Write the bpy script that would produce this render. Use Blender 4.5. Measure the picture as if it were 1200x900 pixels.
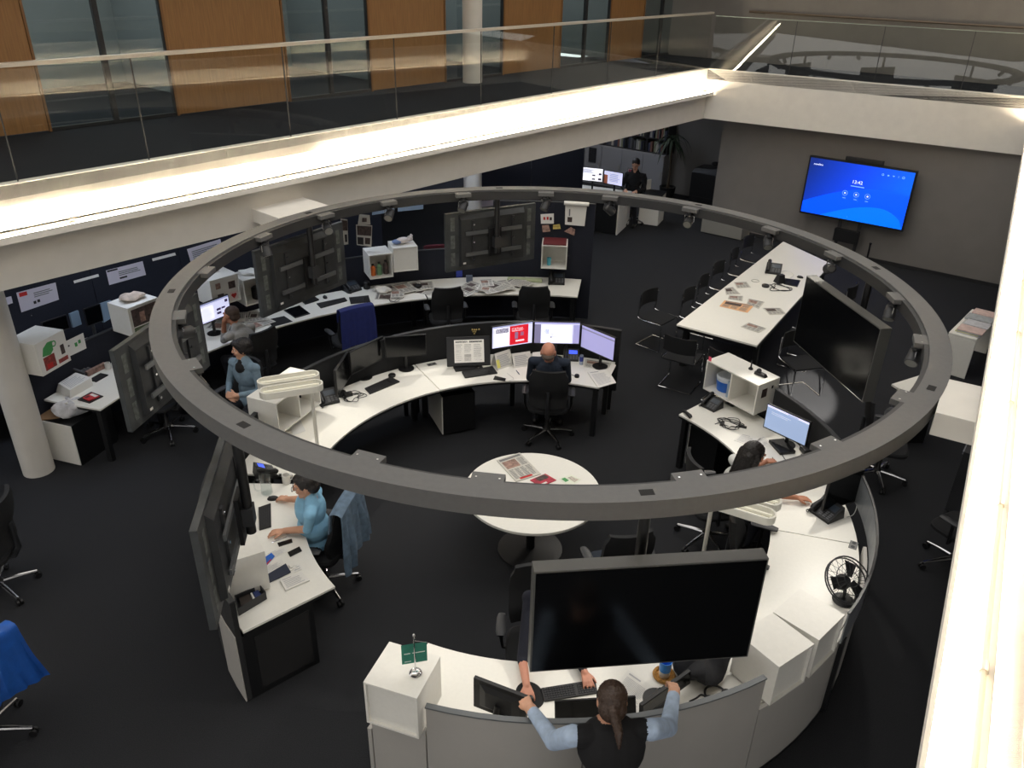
import bpy, bmesh, math, random
from mathutils import Vector, Matrix
R = math.radians
random.seed(7)
scene = bpy.context.scene
for o in list(bpy.data.objects): bpy.data.objects.remove(o, do_unlink=True)
C = scene.collection

# ------------------------------------------------------------------ camera
EYE = 5.4                                   # lens height above the lower floor
PITCH, ROLL, FPX = 0.491803, 0.0236954, 950.0
_cp, _sp, _cr, _sr = math.cos(PITCH), math.sin(PITCH), math.cos(ROLL), math.sin(ROLL)
_right = Vector((1, 0, 0)); _up = Vector((0, _sp, _cp)); _fwd = Vector((0, _cp, -_sp))
_cx = _right * _cr + _up * _sr; _cy = -_right * _sr + _up * _cr
cam_d = bpy.data.cameras.new('camera'); cam_d.sensor_width = 36; cam_d.lens = FPX / 1200 * 36
cam_d.clip_start = 0.05; cam_d.clip_end = 200
cam = bpy.data.objects.new('camera', cam_d); C.objects.link(cam)
mw = Matrix.Identity(4)
for i in range(3):
    mw[i][0] = _cx[i]; mw[i][1] = _cy[i]; mw[i][2] = -_fwd[i]
mw[2][3] = EYE
cam.matrix_world = mw
scene.camera = cam

# ------------------------------------------------------------------ sky light (overcast daylight through the open atrium roof)
world = bpy.data.worlds.new('sky'); scene.world = world; world.use_nodes = True
bg = world.node_tree.nodes['Background']
bg.inputs['Color'].default_value = (1.0, 0.97, 0.93, 1); bg.inputs['Strength'].default_value = 1.6
scene.view_settings.view_transform = 'Standard'
scene.view_settings.look = 'None'
scene.view_settings.gamma = 1
scene.view_settings.use_curve_mapping = False
scene.view_settings.exposure = 0.15
LED_STRENGTH = 150.0
SPOT_WATTS = 85.0

# ------------------------------------------------------------------ pixel helpers (1200 x 900 frame)
def ray(px, py):
    return _cx * ((px - 600) / FPX) + _cy * (-(py - 450) / FPX) + _fwd
def PR(px, py, r, c=(.26, 6.58)):           # where it meets the upright cylinder of radius r (far side)
    d = ray(px, py); a = d.x*d.x+d.y*d.y; b = -2*(d.x*c[0]+d.y*c[1]); k = c[0]**2+c[1]**2-r*r
    t = (-b+math.sqrt(max(b*b-4*a*k, 0)))/(2*a); return Vector((d.x*t, d.y*t, EYE+d.z*t))
def P(px, py, z):                           # where the pixel's line meets the level z
    d = ray(px, py); t = (z - EYE) / d.z
    return Vector((d.x * t, d.y * t, z))
def PL(px, py, A, B):                       # where it meets the upright plane through A and B
    d = ray(px, py); t = B - A; nx, ny = t.y, -t.x
    k = (A.x * nx + A.y * ny) / (d.x * nx + d.y * ny)
    return Vector((d.x * k, d.y * k, EYE + d.z * k))
def V2(v): return Vector((v[0], v[1], 0))
def yaw_of(A, B): return math.atan2(B[1] - A[1], B[0] - A[0])
def line_x(A, d, B, e):                     # plan intersection of A+t*d and B+s*e
    det = d.x * -e.y + e.x * d.y
    t = ((B.x - A.x) * -e.y + e.x * (B.y - A.y)) / det
    return Vector((A.x + d.x * t, A.y + d.y * t, 0))
def smooth(pts, n=8, closed=False):         # Catmull-Rom through the points
    pts = [Vector(p) for p in pts]; out = []; L = len(pts)
    rng = L if closed else L - 1
    for i in range(rng):
        if closed: a, b, c, d = pts[(i-1) % L], pts[i], pts[(i+1) % L], pts[(i+2) % L]
        else: a, b, c, d = pts[max(i-1, 0)], pts[i], pts[i+1], pts[min(i+2, L-1)]
        for k in range(n):
            t = k / n
            out.append(0.5 * ((2*b) + (c-a)*t + (2*a-5*b+4*c-d)*t*t + (3*b-a-3*c+d)*t**3))
    if not closed: out.append(pts[-1])
    return out

# ------------------------------------------------------------------ materials
def lin(c):
    return tuple(((x/255)/12.92 if x/255 <= .04045 else ((x/255+.055)/1.055)**2.4) for x in c)
MATS = {}
def mat(name, rgb, rough=.6, metal=0, emit=0, noise=0, nscale=30, bump=0, bscale=200, spec=.5, stretch=None, alpha=None, ecol=None):
    if name in MATS: return MATS[name]
    m = bpy.data.materials.new(name); m.use_nodes = True
    nt = m.node_tree; b = nt.nodes['Principled BSDF']
    c = lin(rgb); b.inputs['Base Color'].default_value = (*c, 1)
    b.inputs['Roughness'].default_value = rough; b.inputs['Metallic'].default_value = metal
    b.inputs['Specular IOR Level'].default_value = spec
    m.diffuse_color = (*c, 1)
    tc = None
    if noise or bump:
        tc = nt.nodes.new('ShaderNodeTexCoord'); src = tc.outputs['Object']
        if stretch:
            mp = nt.nodes.new('ShaderNodeMapping'); mp.inputs['Scale'].default_value = stretch
            nt.links.new(src, mp.inputs['Vector']); src = mp.outputs['Vector']
    if noise:
        n = nt.nodes.new('ShaderNodeTexNoise'); n.inputs['Scale'].default_value = nscale; n.inputs['Detail'].default_value = 4
        nt.links.new(src, n.inputs['Vector'])
        r = nt.nodes.new('ShaderNodeValToRGB')
        r.color_ramp.elements[0].position = .3; r.color_ramp.elements[1].position = .7
        r.color_ramp.elements[0].color = (*[x*(1-noise) for x in c], 1)
        r.color_ramp.elements[1].color = (*[min(1, x*(1+noise)) for x in c], 1)
        nt.links.new(n.outputs['Fac'], r.inputs['Fac']); nt.links.new(r.outputs['Color'], b.inputs['Base Color'])
    if bump:
        n2 = nt.nodes.new('ShaderNodeTexNoise'); n2.inputs['Scale'].default_value = bscale; n2.inputs['Detail'].default_value = 3
        nt.links.new(src, n2.inputs['Vector'])
        bp = nt.nodes.new('ShaderNodeBump'); bp.inputs['Strength'].default_value = bump; bp.inputs['Distance'].default_value = .01
        nt.links.new(n2.outputs['Fac'], bp.inputs['Height']); nt.links.new(bp.outputs['Normal'], b.inputs['Normal'])
    if emit:
        e = lin(ecol) if ecol else c
        b.inputs['Emission Color'].default_value = (*e, 1); b.inputs['Emission Strength'].default_value = emit
    MATS[name] = m
    return m
def glass_mat(name, tint=(1, 1, 1), ior=1.45, rough=0.0, bump=0):
    m = bpy.data.materials.new(name); m.use_nodes = True; nt = m.node_tree; nt.nodes.clear()
    out = nt.nodes.new('ShaderNodeOutputMaterial'); mix = nt.nodes.new('ShaderNodeMixShader')
    tr = nt.nodes.new('ShaderNodeBsdfTransparent'); tr.inputs['Color'].default_value = (*tint, 1)
    gl = nt.nodes.new('ShaderNodeBsdfGlossy'); gl.inputs['Roughness'].default_value = rough
    fr = nt.nodes.new('ShaderNodeFresnel'); fr.inputs['IOR'].default_value = ior
    ge = nt.nodes.new('ShaderNodeNewGeometry'); mx = nt.nodes.new('ShaderNodeMix'); mx.data_type = 'FLOAT'; mx.inputs[2].default_value = ior; mx.inputs[3].default_value = 1/ior   # same index seen from either face of the pane
    nt.links.new(ge.outputs['Backfacing'], mx.inputs[0]); nt.links.new(mx.outputs[0], fr.inputs['IOR'])
    nt.links.new(fr.outputs[0], mix.inputs[0]); nt.links.new(tr.outputs[0], mix.inputs[1]); nt.links.new(gl.outputs[0], mix.inputs[2])
    if bump:
        tc = nt.nodes.new('ShaderNodeTexCoord'); n2 = nt.nodes.new('ShaderNodeTexNoise'); n2.inputs['Scale'].default_value = 1.2
        nt.links.new(tc.outputs['Object'], n2.inputs['Vector'])
        bp = nt.nodes.new('ShaderNodeBump'); bp.inputs['Strength'].default_value = bump; bp.inputs['Distance'].default_value = .02
        nt.links.new(n2.outputs['Fac'], bp.inputs['Height'])
        nt.links.new(bp.outputs['Normal'], gl.inputs['Normal'])
    nt.links.new(mix.outputs[0], out.inputs[0]); MATS[name] = m
    return m
carpet = mat('carpet charcoal', (39, 40, 43), .95, noise=.35, nscale=140, bump=.6, bscale=260, spec=.25)
carpet_up = mat('carpet gallery', (36, 38, 44), .95, noise=.2, nscale=90, bump=.4, spec=.2)
white_paint = mat('white paint', (226, 222, 214), .7, noise=.03, nscale=6)
beam_paint = mat('beam paint', (205, 201, 193), .75, noise=.03, nscale=5)
taupe = mat('taupe wall', (112, 108, 104), .85, noise=.05, nscale=4, bump=.05)
grey_wall = mat("grey wall", (124, 120, 116), .85, noise=.04, nscale=3)
ceil_m = mat('ceiling white', (205, 205, 205), .8, noise=.02)
oak = mat('oak veneer', (140, 101, 60), .45, noise=.16, nscale=7, stretch=(9, 9, .5))
oak_edge = mat('oak edge', (120, 84, 46), .5)
dark_frame = mat('dark window frame', (38, 38, 40), .5)
off_glass = glass_mat('office glass', (.80, .86, .87), 1.6)
rail_glass = glass_mat('balustrade glass', (.95, .965, .95), 1.5)
steel = mat('brushed steel', (190, 186, 178), .32, 1)
chrome = mat('chrome', (220, 220, 222), .12, 1)
ring_m = mat('ring grey paint', (92, 92, 92), .55, noise=.05, nscale=25, bump=.06, bscale=90)
ring_dark = mat('ring inner track', (40, 41, 43), .5)
black_pl = mat('black plastic', (17, 17, 19), .45)
black_mat = mat('black matte', (13, 13, 15), .8)
dark_grey = mat('dark grey plastic', (42, 43, 46), .5)
tv_back = mat('television back', (44, 46, 48), .5, noise=.2, nscale=9)
tv_flange = mat('television flange', (58, 61, 63), .5, noise=.45, nscale=5)
tv_glass = mat('dark screen glass', (8, 9, 11), .18, spec=.5)
tv_edge = mat('television edge', (82, 82, 80), .45)
white_lam = mat('white laminate', (232, 230, 222), .35, noise=.015, nscale=40)
white_side = mat('white board', (228, 226, 219), .5, noise=.02)
grey_panel = mat('pale grey panel', (168, 165, 160), .55, noise=.03, nscale=3)
black_lam = mat('black laminate', (15, 16, 18), .45)
navy_felt = mat('navy felt', (25, 28, 40), .95, noise=.12, nscale=60, bump=.2)
black_felt = mat('charcoal felt', (27, 28, 30), .95, noise=.12, nscale=60, bump=.2)
paper = mat('white paper', (228, 226, 220), .8)
newsprint = mat('newsprint', (200, 197, 188), .85)
news_pink = mat('salmon newsprint', (226, 176, 130), .85)
ink = mat('grey ink', (120, 120, 120), .9)
ink_dark = mat('black ink', (44, 42, 42), .9)
red_ink = mat('red print', (188, 40, 36), .7)

# ------------------------------------------------------------------ mesh builder
class MB:
    def __init__(s): s.v = []; s.f = []; s.m = []; s.M = Matrix.Identity(4); s.k = 0
    def at(s, loc=(0, 0, 0), rz=0, rx=0, ry=0):
        s.M = Matrix.Translation(loc) @ Matrix.Rotation(rz, 4, 'Z') @ Matrix.Rotation(ry, 4, 'Y') @ Matrix.Rotation(rx, 4, 'X'); return s
    def mi(s, k): s.k = k; return s
    def add(s, vs, fs):
        o = len(s.v); s.v += [s.M @ Vector(p) for p in vs]
        s.f += [tuple(i+o for i in f) for f in fs]; s.m += [s.k]*len(fs); return s
    def box(s, c, d, rz=0):
        x, y, z = d[0]/2, d[1]/2, d[2]/2; r = Matrix.Rotation(rz, 3, 'Z'); c = Vector(c)
        vs = [c + r @ Vector((sx*x, sy*y, sz*z)) for sz in (-1, 1) for sx, sy in ((-1, -1), (1, -1), (1, 1), (-1, 1))]
        return s.add(vs, [(3, 2, 1, 0), (4, 5, 6, 7), (0, 1, 5, 4), (1, 2, 6, 5), (2, 3, 7, 6), (3, 0, 4, 7)])
    def bb(s, a, b):
        return s.box([(a[i]+b[i])/2 for i in range(3)], [abs(b[i]-a[i]) for i in range(3)])
    def prism(s, poly, z0, z1):
        n = len(poly); A = sum(poly[i][0]*poly[(i+1) % n][1]-poly[(i+1) % n][0]*poly[i][1] for i in range(n))
        if A < 0: poly = list(reversed(poly))
        vs = [(p[0], p[1], z0) for p in poly] + [(p[0], p[1], z1) for p in poly]
        return s.add(vs, [tuple(range(n-1, -1, -1)), tuple(range(n, 2*n))] + [(i, (i+1) % n, n+(i+1) % n, n+i) for i in range(n)])
    def band(s, left, right, z0, z1):       # slab between two polylines of equal length (z may be a number or a list)
        n = len(left); zz0 = z0 if isinstance(z0, (list, tuple)) else [z0]*n; zz1 = z1 if isinstance(z1, (list, tuple)) else [z1]*n
        vs = []
        for i in range(n):
            vs += [(left[i][0], left[i][1], zz0[i]), (right[i][0], right[i][1], zz0[i]), (right[i][0], right[i][1], zz1[i]), (left[i][0], left[i][1], zz1[i])]
        fs = [(3, 2, 1, 0), tuple(4*(n-1)+j for j in range(4))]
        for i in range(n-1):
            a = 4*i; b = a+4
            fs += [(a+j, a+(j+1) % 4, b+(j+1) % 4, b+j) for j in range(4)]
        return s.add(vs, fs)
    def hexa(s, q):                          # 8 corners: 4 bottom then 4 top, same order
        return s.add(q, [(3, 2, 1, 0), (4, 5, 6, 7), (0, 1, 5, 4), (1, 2, 6, 5), (2, 3, 7, 6), (3, 0, 4, 7)])
    def tube(s, pts, r, n=8, closed=False):
        pts = [Vector(p) for p in pts]; L = len(pts); rs = r if isinstance(r, (list, tuple)) else [r]*L
        vs = []; prev = None
        for i, p in enumerate(pts):
            if closed: t = pts[(i+1) % L]-pts[i-1]
            else: t = pts[min(i+1, L-1)]-pts[max(i-1, 0)]
            t = t.normalized() if t.length > 1e-9 else Vector((0, 0, 1))
            if prev is None:
                u = Vector((0, 0, 1)) if abs(t.z) < .9 else Vector((1, 0, 0))
                u = (u - t*u.dot(t)).normalized()
            else:
                u = prev - t*prev.dot(t)
                u = u.normalized() if u.length > 1e-6 else t.orthogonal().normalized()
            prev = u; w = t.cross(u)
            vs += [p + (u*math.cos(2*math.pi*k/n) + w*math.sin(2*math.pi*k/n))*rs[i] for k in range(n)]
        fs = []
        for i in range(L if closed else L-1):
            a = i*n; b = ((i+1) % L)*n
            fs += [(a+k, a+(k+1) % n, b+(k+1) % n, b+k) for k in range(n)]
        if not closed: fs += [tuple(range(n-1, -1, -1)), tuple((L-1)*n+k for k in range(n))]
        return s.add(vs, fs)
    def cyl(s, a, b, r, r2=None, n=14): return s.tube([a, b], [r, r if r2 is None else r2], n)
    def lathe(s, prof, c=(0, 0, 0), n=20):
        vs = []; L = len(prof)
        for r, z in prof: vs += [(c[0]+r*math.cos(2*math.pi*k/n), c[1]+r*math.sin(2*math.pi*k/n), c[2]+z) for k in range(n)]
        fs = []
        for i in range(L-1): fs += [(i*n+k, i*n+(k+1) % n, (i+1)*n+(k+1) % n, (i+1)*n+k) for k in range(n)]
        if prof[0][0] > 1e-5: fs.append(tuple(range(n-1, -1, -1)))
        if prof[-1][0] > 1e-5: fs.append(tuple((L-1)*n+k for k in range(n)))
        return s.add(vs, fs)
    def ell(s, c, d, n=12, m=8, rot=None):
        c = Vector(c); vs = []; q = rot or Matrix.Identity(3)
        for i in range(m+1):
            t = math.pi*i/m
            for k in range(n):
                a = 2*math.pi*k/n
                vs.append(c + q @ Vector((d[0]*math.sin(t)*math.cos(a), d[1]*math.sin(t)*math.sin(a), -d[2]*math.cos(t))))
        return s.add(vs, [(i*n+k, i*n+(k+1) % n, (i+1)*n+(k+1) % n, (i+1)*n+k) for i in range(m) for k in range(n)])
    def quad(s, a, b, c, d): return s.add([a, b, c, d], [(0, 1, 2, 3)])
    def ring(s, c, r0, r1, z0, z1, n=96, a0=0, a1=2*math.pi):
        full = abs(a1-a0-2*math.pi) < 1e-6
        an = [a0+(a1-a0)*i/n for i in range(n+1)]
        if full:
            vs = []; 
            for a in an[:-1]:
                ca, sa = math.cos(a), math.sin(a)
                vs += [(c[0]+r0*ca, c[1]+r0*sa, z0), (c[0]+r1*ca, c[1]+r1*sa, z0), (c[0]+r1*ca, c[1]+r1*sa, z1), (c[0]+r0*ca, c[1]+r0*sa, z1)]
            return s.add(vs, [(4*i+j, 4*i+(j+1) % 4, 4*((i+1) % n)+(j+1) % 4, 4*((i+1) % n)+j) for i in range(n) for j in range(4)])
        return s.band([(c[0]+r0*math.cos(a), c[1]+r0*math.sin(a)) for a in an], [(c[0]+r1*math.cos(a), c[1]+r1*math.sin(a)) for a in an], z0, z1)

def obj(name, mb, mats, parent=None, bevel=0, smooth_=False, world=False, kind=None, label=None):
    """link what the builder holds as one mesh object; with world=True the builder holds world coordinates"""
    me = bpy.data.meshes.new(name)
    vs = mb.v
    if world and parent is not None:
        inv = WM[parent.name].inverted(); vs = [inv @ v for v in vs]
    me.from_pydata([tuple(v) for v in vs], [], mb.f)
    mats = mats if isinstance(mats, (list, tuple)) else [mats]
    for m_ in mats: me.materials.append(m_)
    for p, k in zip(me.polygons, mb.m): p.material_index = min(k, len(mats)-1)
    bm = bmesh.new(); bm.from_mesh(me)
    bmesh.ops.recalc_face_normals(bm, faces=bm.faces)
    if bevel:
        ed = [e for e in bm.edges if len(e.link_faces) == 2 and e.calc_face_angle(0) > .5]
        bmesh.ops.bevel(bm, geom=ed, offset=bevel, segments=2, profile=.6, affect='EDGES', clamp_overlap=True)
    bm.to_mesh(me); bm.free()
    if smooth_:
        for p in me.polygons: p.use_smooth = True
        try: me.set_sharp_from_angle(angle=R(40))
        except Exception: pass
    o = bpy.data.objects.new(name, me); C.objects.link(o)
    if parent is not None:
        o.parent = parent; WM[o.name] = WM[parent.name]
    else: WM[o.name] = Matrix.Identity(4)
    if kind: o['kind'] = kind
    if label: o['label'] = label
    return o
WM = {}
def tag(o, label, cat, group=None):
    o['label'] = label; o['category'] = cat
    if group: o['group'] = group
    return o
def thing(name, label, cat, loc=(0, 0, 0), rz=0, group=None):
    o = bpy.data.objects.new(name, None); C.objects.link(o)
    o.empty_display_size = .1; o.location = loc; o.rotation_euler = (0, 0, rz)
    WM[o.name] = Matrix.Translation(loc) @ Matrix.Rotation(rz, 4, 'Z')
    return tag(o, label, cat, group)
def place(o, loc, rz=0):                    # set a single-mesh thing down
    o.location = loc; o.rotation_euler = (0, 0, rz); WM[o.name] = Matrix.Translation(loc) @ Matrix.Rotation(rz, 4, 'Z'); return o
def dup(root, loc, rz, label=None, group=None, skip=()):
    r = root.copy(); C.objects.link(r); r.location = loc; r.rotation_euler = (0, 0, rz)
    WM[r.name] = Matrix.Translation(loc) @ Matrix.Rotation(rz, 4, 'Z')
    if label: r['label'] = label
    if group: r['group'] = group
    for ch in list(root.children):
        if ch.name.split('.')[0] in skip: continue
        c = ch.copy(); C.objects.link(c); c.parent = r; WM[c.name] = WM[r.name]
        for g in list(ch.children):
            d = g.copy(); C.objects.link(d); d.parent = c; WM[d.name] = WM[r.name]
    return r
def struct(name, mb, mats, parent=None, **k):
    return obj(name, mb, mats, parent, kind='structure' if parent is None else None, world=parent is not None, **k)

_fonts = {}
def text_mesh(txt, size):                   # (verts, faces) of flat lettering, origin at its lower left
    cu = bpy.data.curves.new('t', 'FONT'); cu.body = txt; cu.size = size; cu.resolution_u = 2
    to = bpy.data.objects.new('t', cu); C.objects.link(to)
    dg = bpy.context.evaluated_depsgraph_get(); ev = to.evaluated_get(dg); me = ev.to_mesh()
    vs = [tuple(v.co) for v in me.vertices]; fs = [tuple(p.vertices) for p in me.polygons]
    ev.to_mesh_clear(); bpy.data.objects.remove(to, do_unlink=True); bpy.data.curves.remove(cu)
    return vs, fs
class Print(MB):
    """flat print in a sheet's own x (right) / y (up) plane; M carries it into place; layers are stacked by 0.4 mm"""
    def __init__(s, w, h, eps=.0004): MB.__init__(s); s.w = w; s.h = h; s.e = eps; s.l = 1
    def base(s, k=0): s.mi(k); return s.add([(0, 0, s.e), (s.w, 0, s.e), (s.w, s.h, s.e), (0, s.h, s.e)], [(0, 1, 2, 3)])
    def rect(s, x0, y0, x1, y1, k, lay=2):   # fractions of the sheet
        s.mi(k); z = s.e*lay
        return s.add([(x0*s.w, y0*s.h, z), (x1*s.w, y0*s.h, z), (x1*s.w, y1*s.h, z), (x0*s.w, y1*s.h, z)], [(0, 1, 2, 3)])
    def disc(s, cx, cy, rx, k, lay=2, n=24, hole=0):
        s.mi(k); z = s.e*lay; x, y, r = cx*s.w, cy*s.h, rx*s.w
        if not hole: return s.add([(x+r*math.cos(2*math.pi*i/n), y+r*math.sin(2*math.pi*i/n), z) for i in range(n)], [tuple(range(n))])
        vs = []
        for i in range(n):
            a = 2*math.pi*i/n; vs += [(x+r*math.cos(a), y+r*math.sin(a), z), (x+r*hole*math.cos(a), y+r*hole*math.sin(a), z)]
        return s.add(vs, [(2*i, 2*((i+1) % n), 2*((i+1) % n)+1, 2*i+1) for i in range(n)])
    def poly(s, pts, k, lay=2): s.mi(k); return s.add([(x*s.w, y*s.h, s.e*lay) for x, y in pts], [tuple(range(len(pts)))])
    def text(s, txt, x, y, size, k, lay=3, center=False):
        vs, fs = text_mesh(txt, size*s.h)
        if not vs: return s
        ox = -(max(v[0] for v in vs)+min(v[0] for v in vs))/2 if center else 0
        s.mi(k); return s.add([(v[0]+ox+x*s.w, v[1]+y*s.h, s.e*lay) for v in vs], fs)
    def lines(s, x0, y0, x1, y1, n, k, lay=2, rnd=None, fill=.5):
        rr = rnd or random
        for i in range(n):
            yy = y1-(y1-y0)*(i+.5)/n; hh = (y1-y0)/n*fill/2
            s.rect(x0, yy-hh, x0+(x1-x0)*rr.uniform(.75, 1), yy+hh, k, lay)
        return s
def sheet_M(o, ux, uy):                     # sheet frame: origin, right vector, up vector
    ux = Vector(ux).normalized(); uy = Vector(uy); uy = (uy-ux*uy.dot(ux)).normalized(); w = ux.cross(uy)
    M = Matrix.Identity(4)
    for i in range(3): M[i][0] = ux[i]; M[i][1] = uy[i]; M[i][2] = w[i]; M[i][3] = o[i]
    return M

# ================================================================== THE SETTING
ZF = 3.384                                  # upper gallery floor
ZC = 2.43                                   # underside of the beams
Z = Vector((0, 0, 1))
LA, LB = P(0, 218, ZF), P(820, 82, ZF); dL = V2(LB-LA).normalized(); nL = Vector((dL.y, -dL.x, 0))      # left slab edge, normal into the hall
FA, FB = P(825, 80, ZF), P(1200, 113, ZF); dF = V2(FB-FA).normalized(); nF = Vector((dF.y, -dF.x, 0))
RA, RB = P(1075, 900, 2.93), P(1198, 180, 2.93); dR = V2(RB-RA).normalized(); nR = Vector((-dR.y, dR.x, 0))
LEDGE = .20
RF = V2(RA) - nR*LEDGE                      # a point of the right fascia
K = line_x(V2(LA), dL, V2(FA), dF)          # far left corner of the opening
KR = line_x(V2(FA), dF, RF, dR)             # far right corner
L0 = V2(LA) - dL*7.0                        # the left slab runs on past the frame
R0 = RF - dR*3.2
def run(a, b, off0, off1, n, z0, z1):       # box along a plan line, between two offsets along n
    q = [a+n*off0, b+n*off0, b+n*off1, a+n*off1]
    m = MB(); return m.hexa([Vector((p.x, p.y, z0)) for p in q] + [Vector((p.x, p.y, z1)) for p in q])
# floors
m = MB(); m.bb((-22, -2, -.1), (22, 30, 0)); struct('floor', m, carpet)
m = MB(); e = .004
m.prism([L0, K, K-dF*9, K-dF*9+dL*9, L0-nL*14+dL*9, L0-nL*14], ZF-.2, ZF-e); struct('floor_gallery_left', m, carpet_up)
m = MB(); m.prism([K, KR, KR-nF*8+dF*6, K-nF*8-dF*9], ZF-.2, ZF-e-.006); struct('floor_gallery_far', m, carpet_up)
m = MB(); m.prism([R0, KR, KR-nR*7, R0-nR*7], ZF-.2, ZF-e); struct('floor_gallery_right', m, carpet_up)
# fascias, ledges, beams (left and right carry the light cove, the far one is plain)
struct('trim_1', run(L0, K, -.12, 0, nL, 2.97, ZF), white_paint)
struct('trim_2', run(L0, K+dL*.0, -.12, .04, nL, ZC, 2.90), beam_paint)
m = run(L0, K, -.10, LEDGE, nL, 2.90, 2.935); lip = run(L0, K, LEDGE-.02, LEDGE, nL, 2.935, 2.965); m.add(lip.v, lip.f); struct('trim_3', m, white_paint)
struct('trim_4', run(K, KR, -.12, 0, nF, ZC, ZF), white_paint)
struct('trim_5', run(R0, KR, -.12, 0, nR, 2.97, ZF), white_paint)
struct('trim_6', run(R0, KR, -.12, .04, nR, ZC, 2.90), beam_paint)
m = run(R0, KR, -.10, LEDGE, nR, 2.90, 2.935); lip = run(R0, KR, LEDGE-.02, LEDGE, nR, 2.935, 2.965); m.add(lip.v, lip.f); struct('trim_7', m, white_paint)
# ceilings of the lower floor under the galleries
m = MB(); m.prism([L0-nL*.1, K-nL*.1, K-dF*9, K-dF*9+dL*9, L0-nL*14+dL*9, L0-nL*14], 2.75, 2.85); struct('ceiling', m, ceil_m)
m = MB(); m.prism([K-nF*.12-dF*1.5, KR-nF*.12, KR-nF*8+dF*6, K-nF*8-dF*1.5], 2.45, 2.55); struct('ceiling_far', m, ceil_m)
m = MB(); m.prism([R0-nR*.1, KR-nR*.1, KR-nR*7, R0-nR*7], 2.75, 2.85); struct('ceiling_right', m, ceil_m)
# light strips lying in the coves, with a round bar along the foot of the fascia
led = mat('cove light', (255, 244, 222), .5, emit=LED_STRENGTH, ecol=(255, 236, 205))
def cove(a, b, n, lab, where):
    d = (b-a).normalized(); L = (b-a).length; k = int(L/1.25); t = thing('cove_light', lab, 'light', a+Z*2.935)
    for i in range(k):
        p, q = a+d*(L*i/k+.01), a+d*(L*(i+1)/k-.01)
        obj('light_tube', run(p, q, .12, .17, n, 2.94, 2.952), led, t, world=True)
    mm = MB(); mm.tube([a+n*.035+Z*2.955, b+n*.035+Z*2.955], .012, 6)
    for i in range(k+1):
        c = a+d*(L*i/k); mm.tube([c+n*.035-d*.03+Z*2.955, c+n*.035+d*.03+Z*2.955], .018, 8)
    obj('rail', mm, steel, t, world=True)
cove(L0, K, nL, 'long light strip glowing in the ledge below the glass railing and oak doors', 'left')
cove(R0, KR, nR, 'light strip glowing in the ledge that carries the white block of the ring', 'right')

# ---- upper gallery wall of oak panels and glass
UA, UB = V2(P(205, 136, ZF)), V2(P(655, 80, ZF)); dU = (UB-UA).normalized(); nU = Vector((dU.y, -dU.x, 0))
def up(px, py): q = PL(px, py, UA, UB); return (V2(q)-UA).dot(dU)
edges = [up(62, 165), up(210, 135), up(340, 118), up(437, 108), up(522, 97), up(590, 88), up(655, 80), up(712, 73.5), up(750, 69), up(793, 64.5)]
edges = [edges[0]-2.2] + edges + [up(840, 59)+1.5]
kinds = 'wgwgwgwgwgw'
wl = struct('wall_gallery', run(UA+dU*(edges[0]-3), UA+dU*(edges[-1]+3), -.12, .0, nU, 6.05, 6.35), beam_paint)
for i, kd in enumerate(kinds):
    a, b = UA+dU*edges[i], UA+dU*edges[i+1]
    if kd == 'w':
        obj('oak_panel', run(a+dU*.012, b-dU*.012, -.06, .0, nU, ZF+.015, 6.05), oak, wl, world=True)
        obj('oak_trim', run(a-dU*.02, a+dU*.008, -.07, .012, nU, ZF, 6.05), oak_edge, wl, world=True)
        obj('oak_trim', run(b-dU*.008, b+dU*.02, -.07, .012, nU, ZF, 6.05), oak_edge, wl, world=True)
    else:
        n_ = 2 if (b-a).length > 1.2 else 1
        for j in range(n_):
            p, q = a+(b-a)*(j/n_), a+(b-a)*((j+1)/n_)
            obj('glass_pane', run(p+dU*.03, q-dU*.03, -.04, -.03, nU, ZF+.04, 6.05), off_glass, wl, world=True)
            obj('frame_post', run(q-dU*.03, q+dU*.03, -.07, -.005, nU, ZF, 6.05), dark_frame, wl, world=True)
        obj('frame_rail', run(a, b, -.06, -.01, nU, ZF, ZF+.04), dark_frame, wl, world=True)
office_back = mat('office back wall', (150, 158, 160), .9, noise=.05, nscale=2)
struct('wall_office_back', run(UA+dU*(edges[0]-6), UA+dU*(edges[-1]+6), -3.4, -3.3, nU, ZF, 5.6), office_back)
off_w = mat('office partition', (120, 128, 130), .9)
for i in (2, 4, 6, 8):
    a = UA+dU*((edges[i]+edges[i+1])/2)
    struct('wall_office_%d' % i, run(a-dU*.05, a+dU*.05, -3.3, -.07, nU, ZF, 5.6), off_w)
struct('ceiling_gallery', run(L0, K+dL*3, -(V2(LA)-UA).dot(nL)-.1 if False else -2.3, 0, nL, 6.35, 6.5), ceil_m)
# far upper wall
GA, GB = V2(P(861, 71, ZF)), V2(P(1200, 102, ZF)); dG = (GB-GA).normalized(); nG = Vector((dG.y, -dG.x, 0))
struct('wall_gallery_far', run(GA-dG*5.5, GB+dG*8, -.15, 0, nG, ZF, 6.4), taupe)
hr = MB(); hr.tube([GA+dG*.2+nG*.09+Z*(ZF+.98), GB+dG*5+nG*.09+Z*(ZF+.98)], .022, 8)
for i in range(6): hr.tube([GA+dG*(.5+i*1.6)+nG*.0+Z*(ZF+.94), GA+dG*(.5+i*1.6)+nG*.09+Z*(ZF+.97)], .009, 6)
tag(obj('handrail', hr, mat('bronze rail', (96, 84, 72), .4, .6)), 'bronze handrail fixed to the taupe wall behind the far glass railing', 'handrail')
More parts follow.
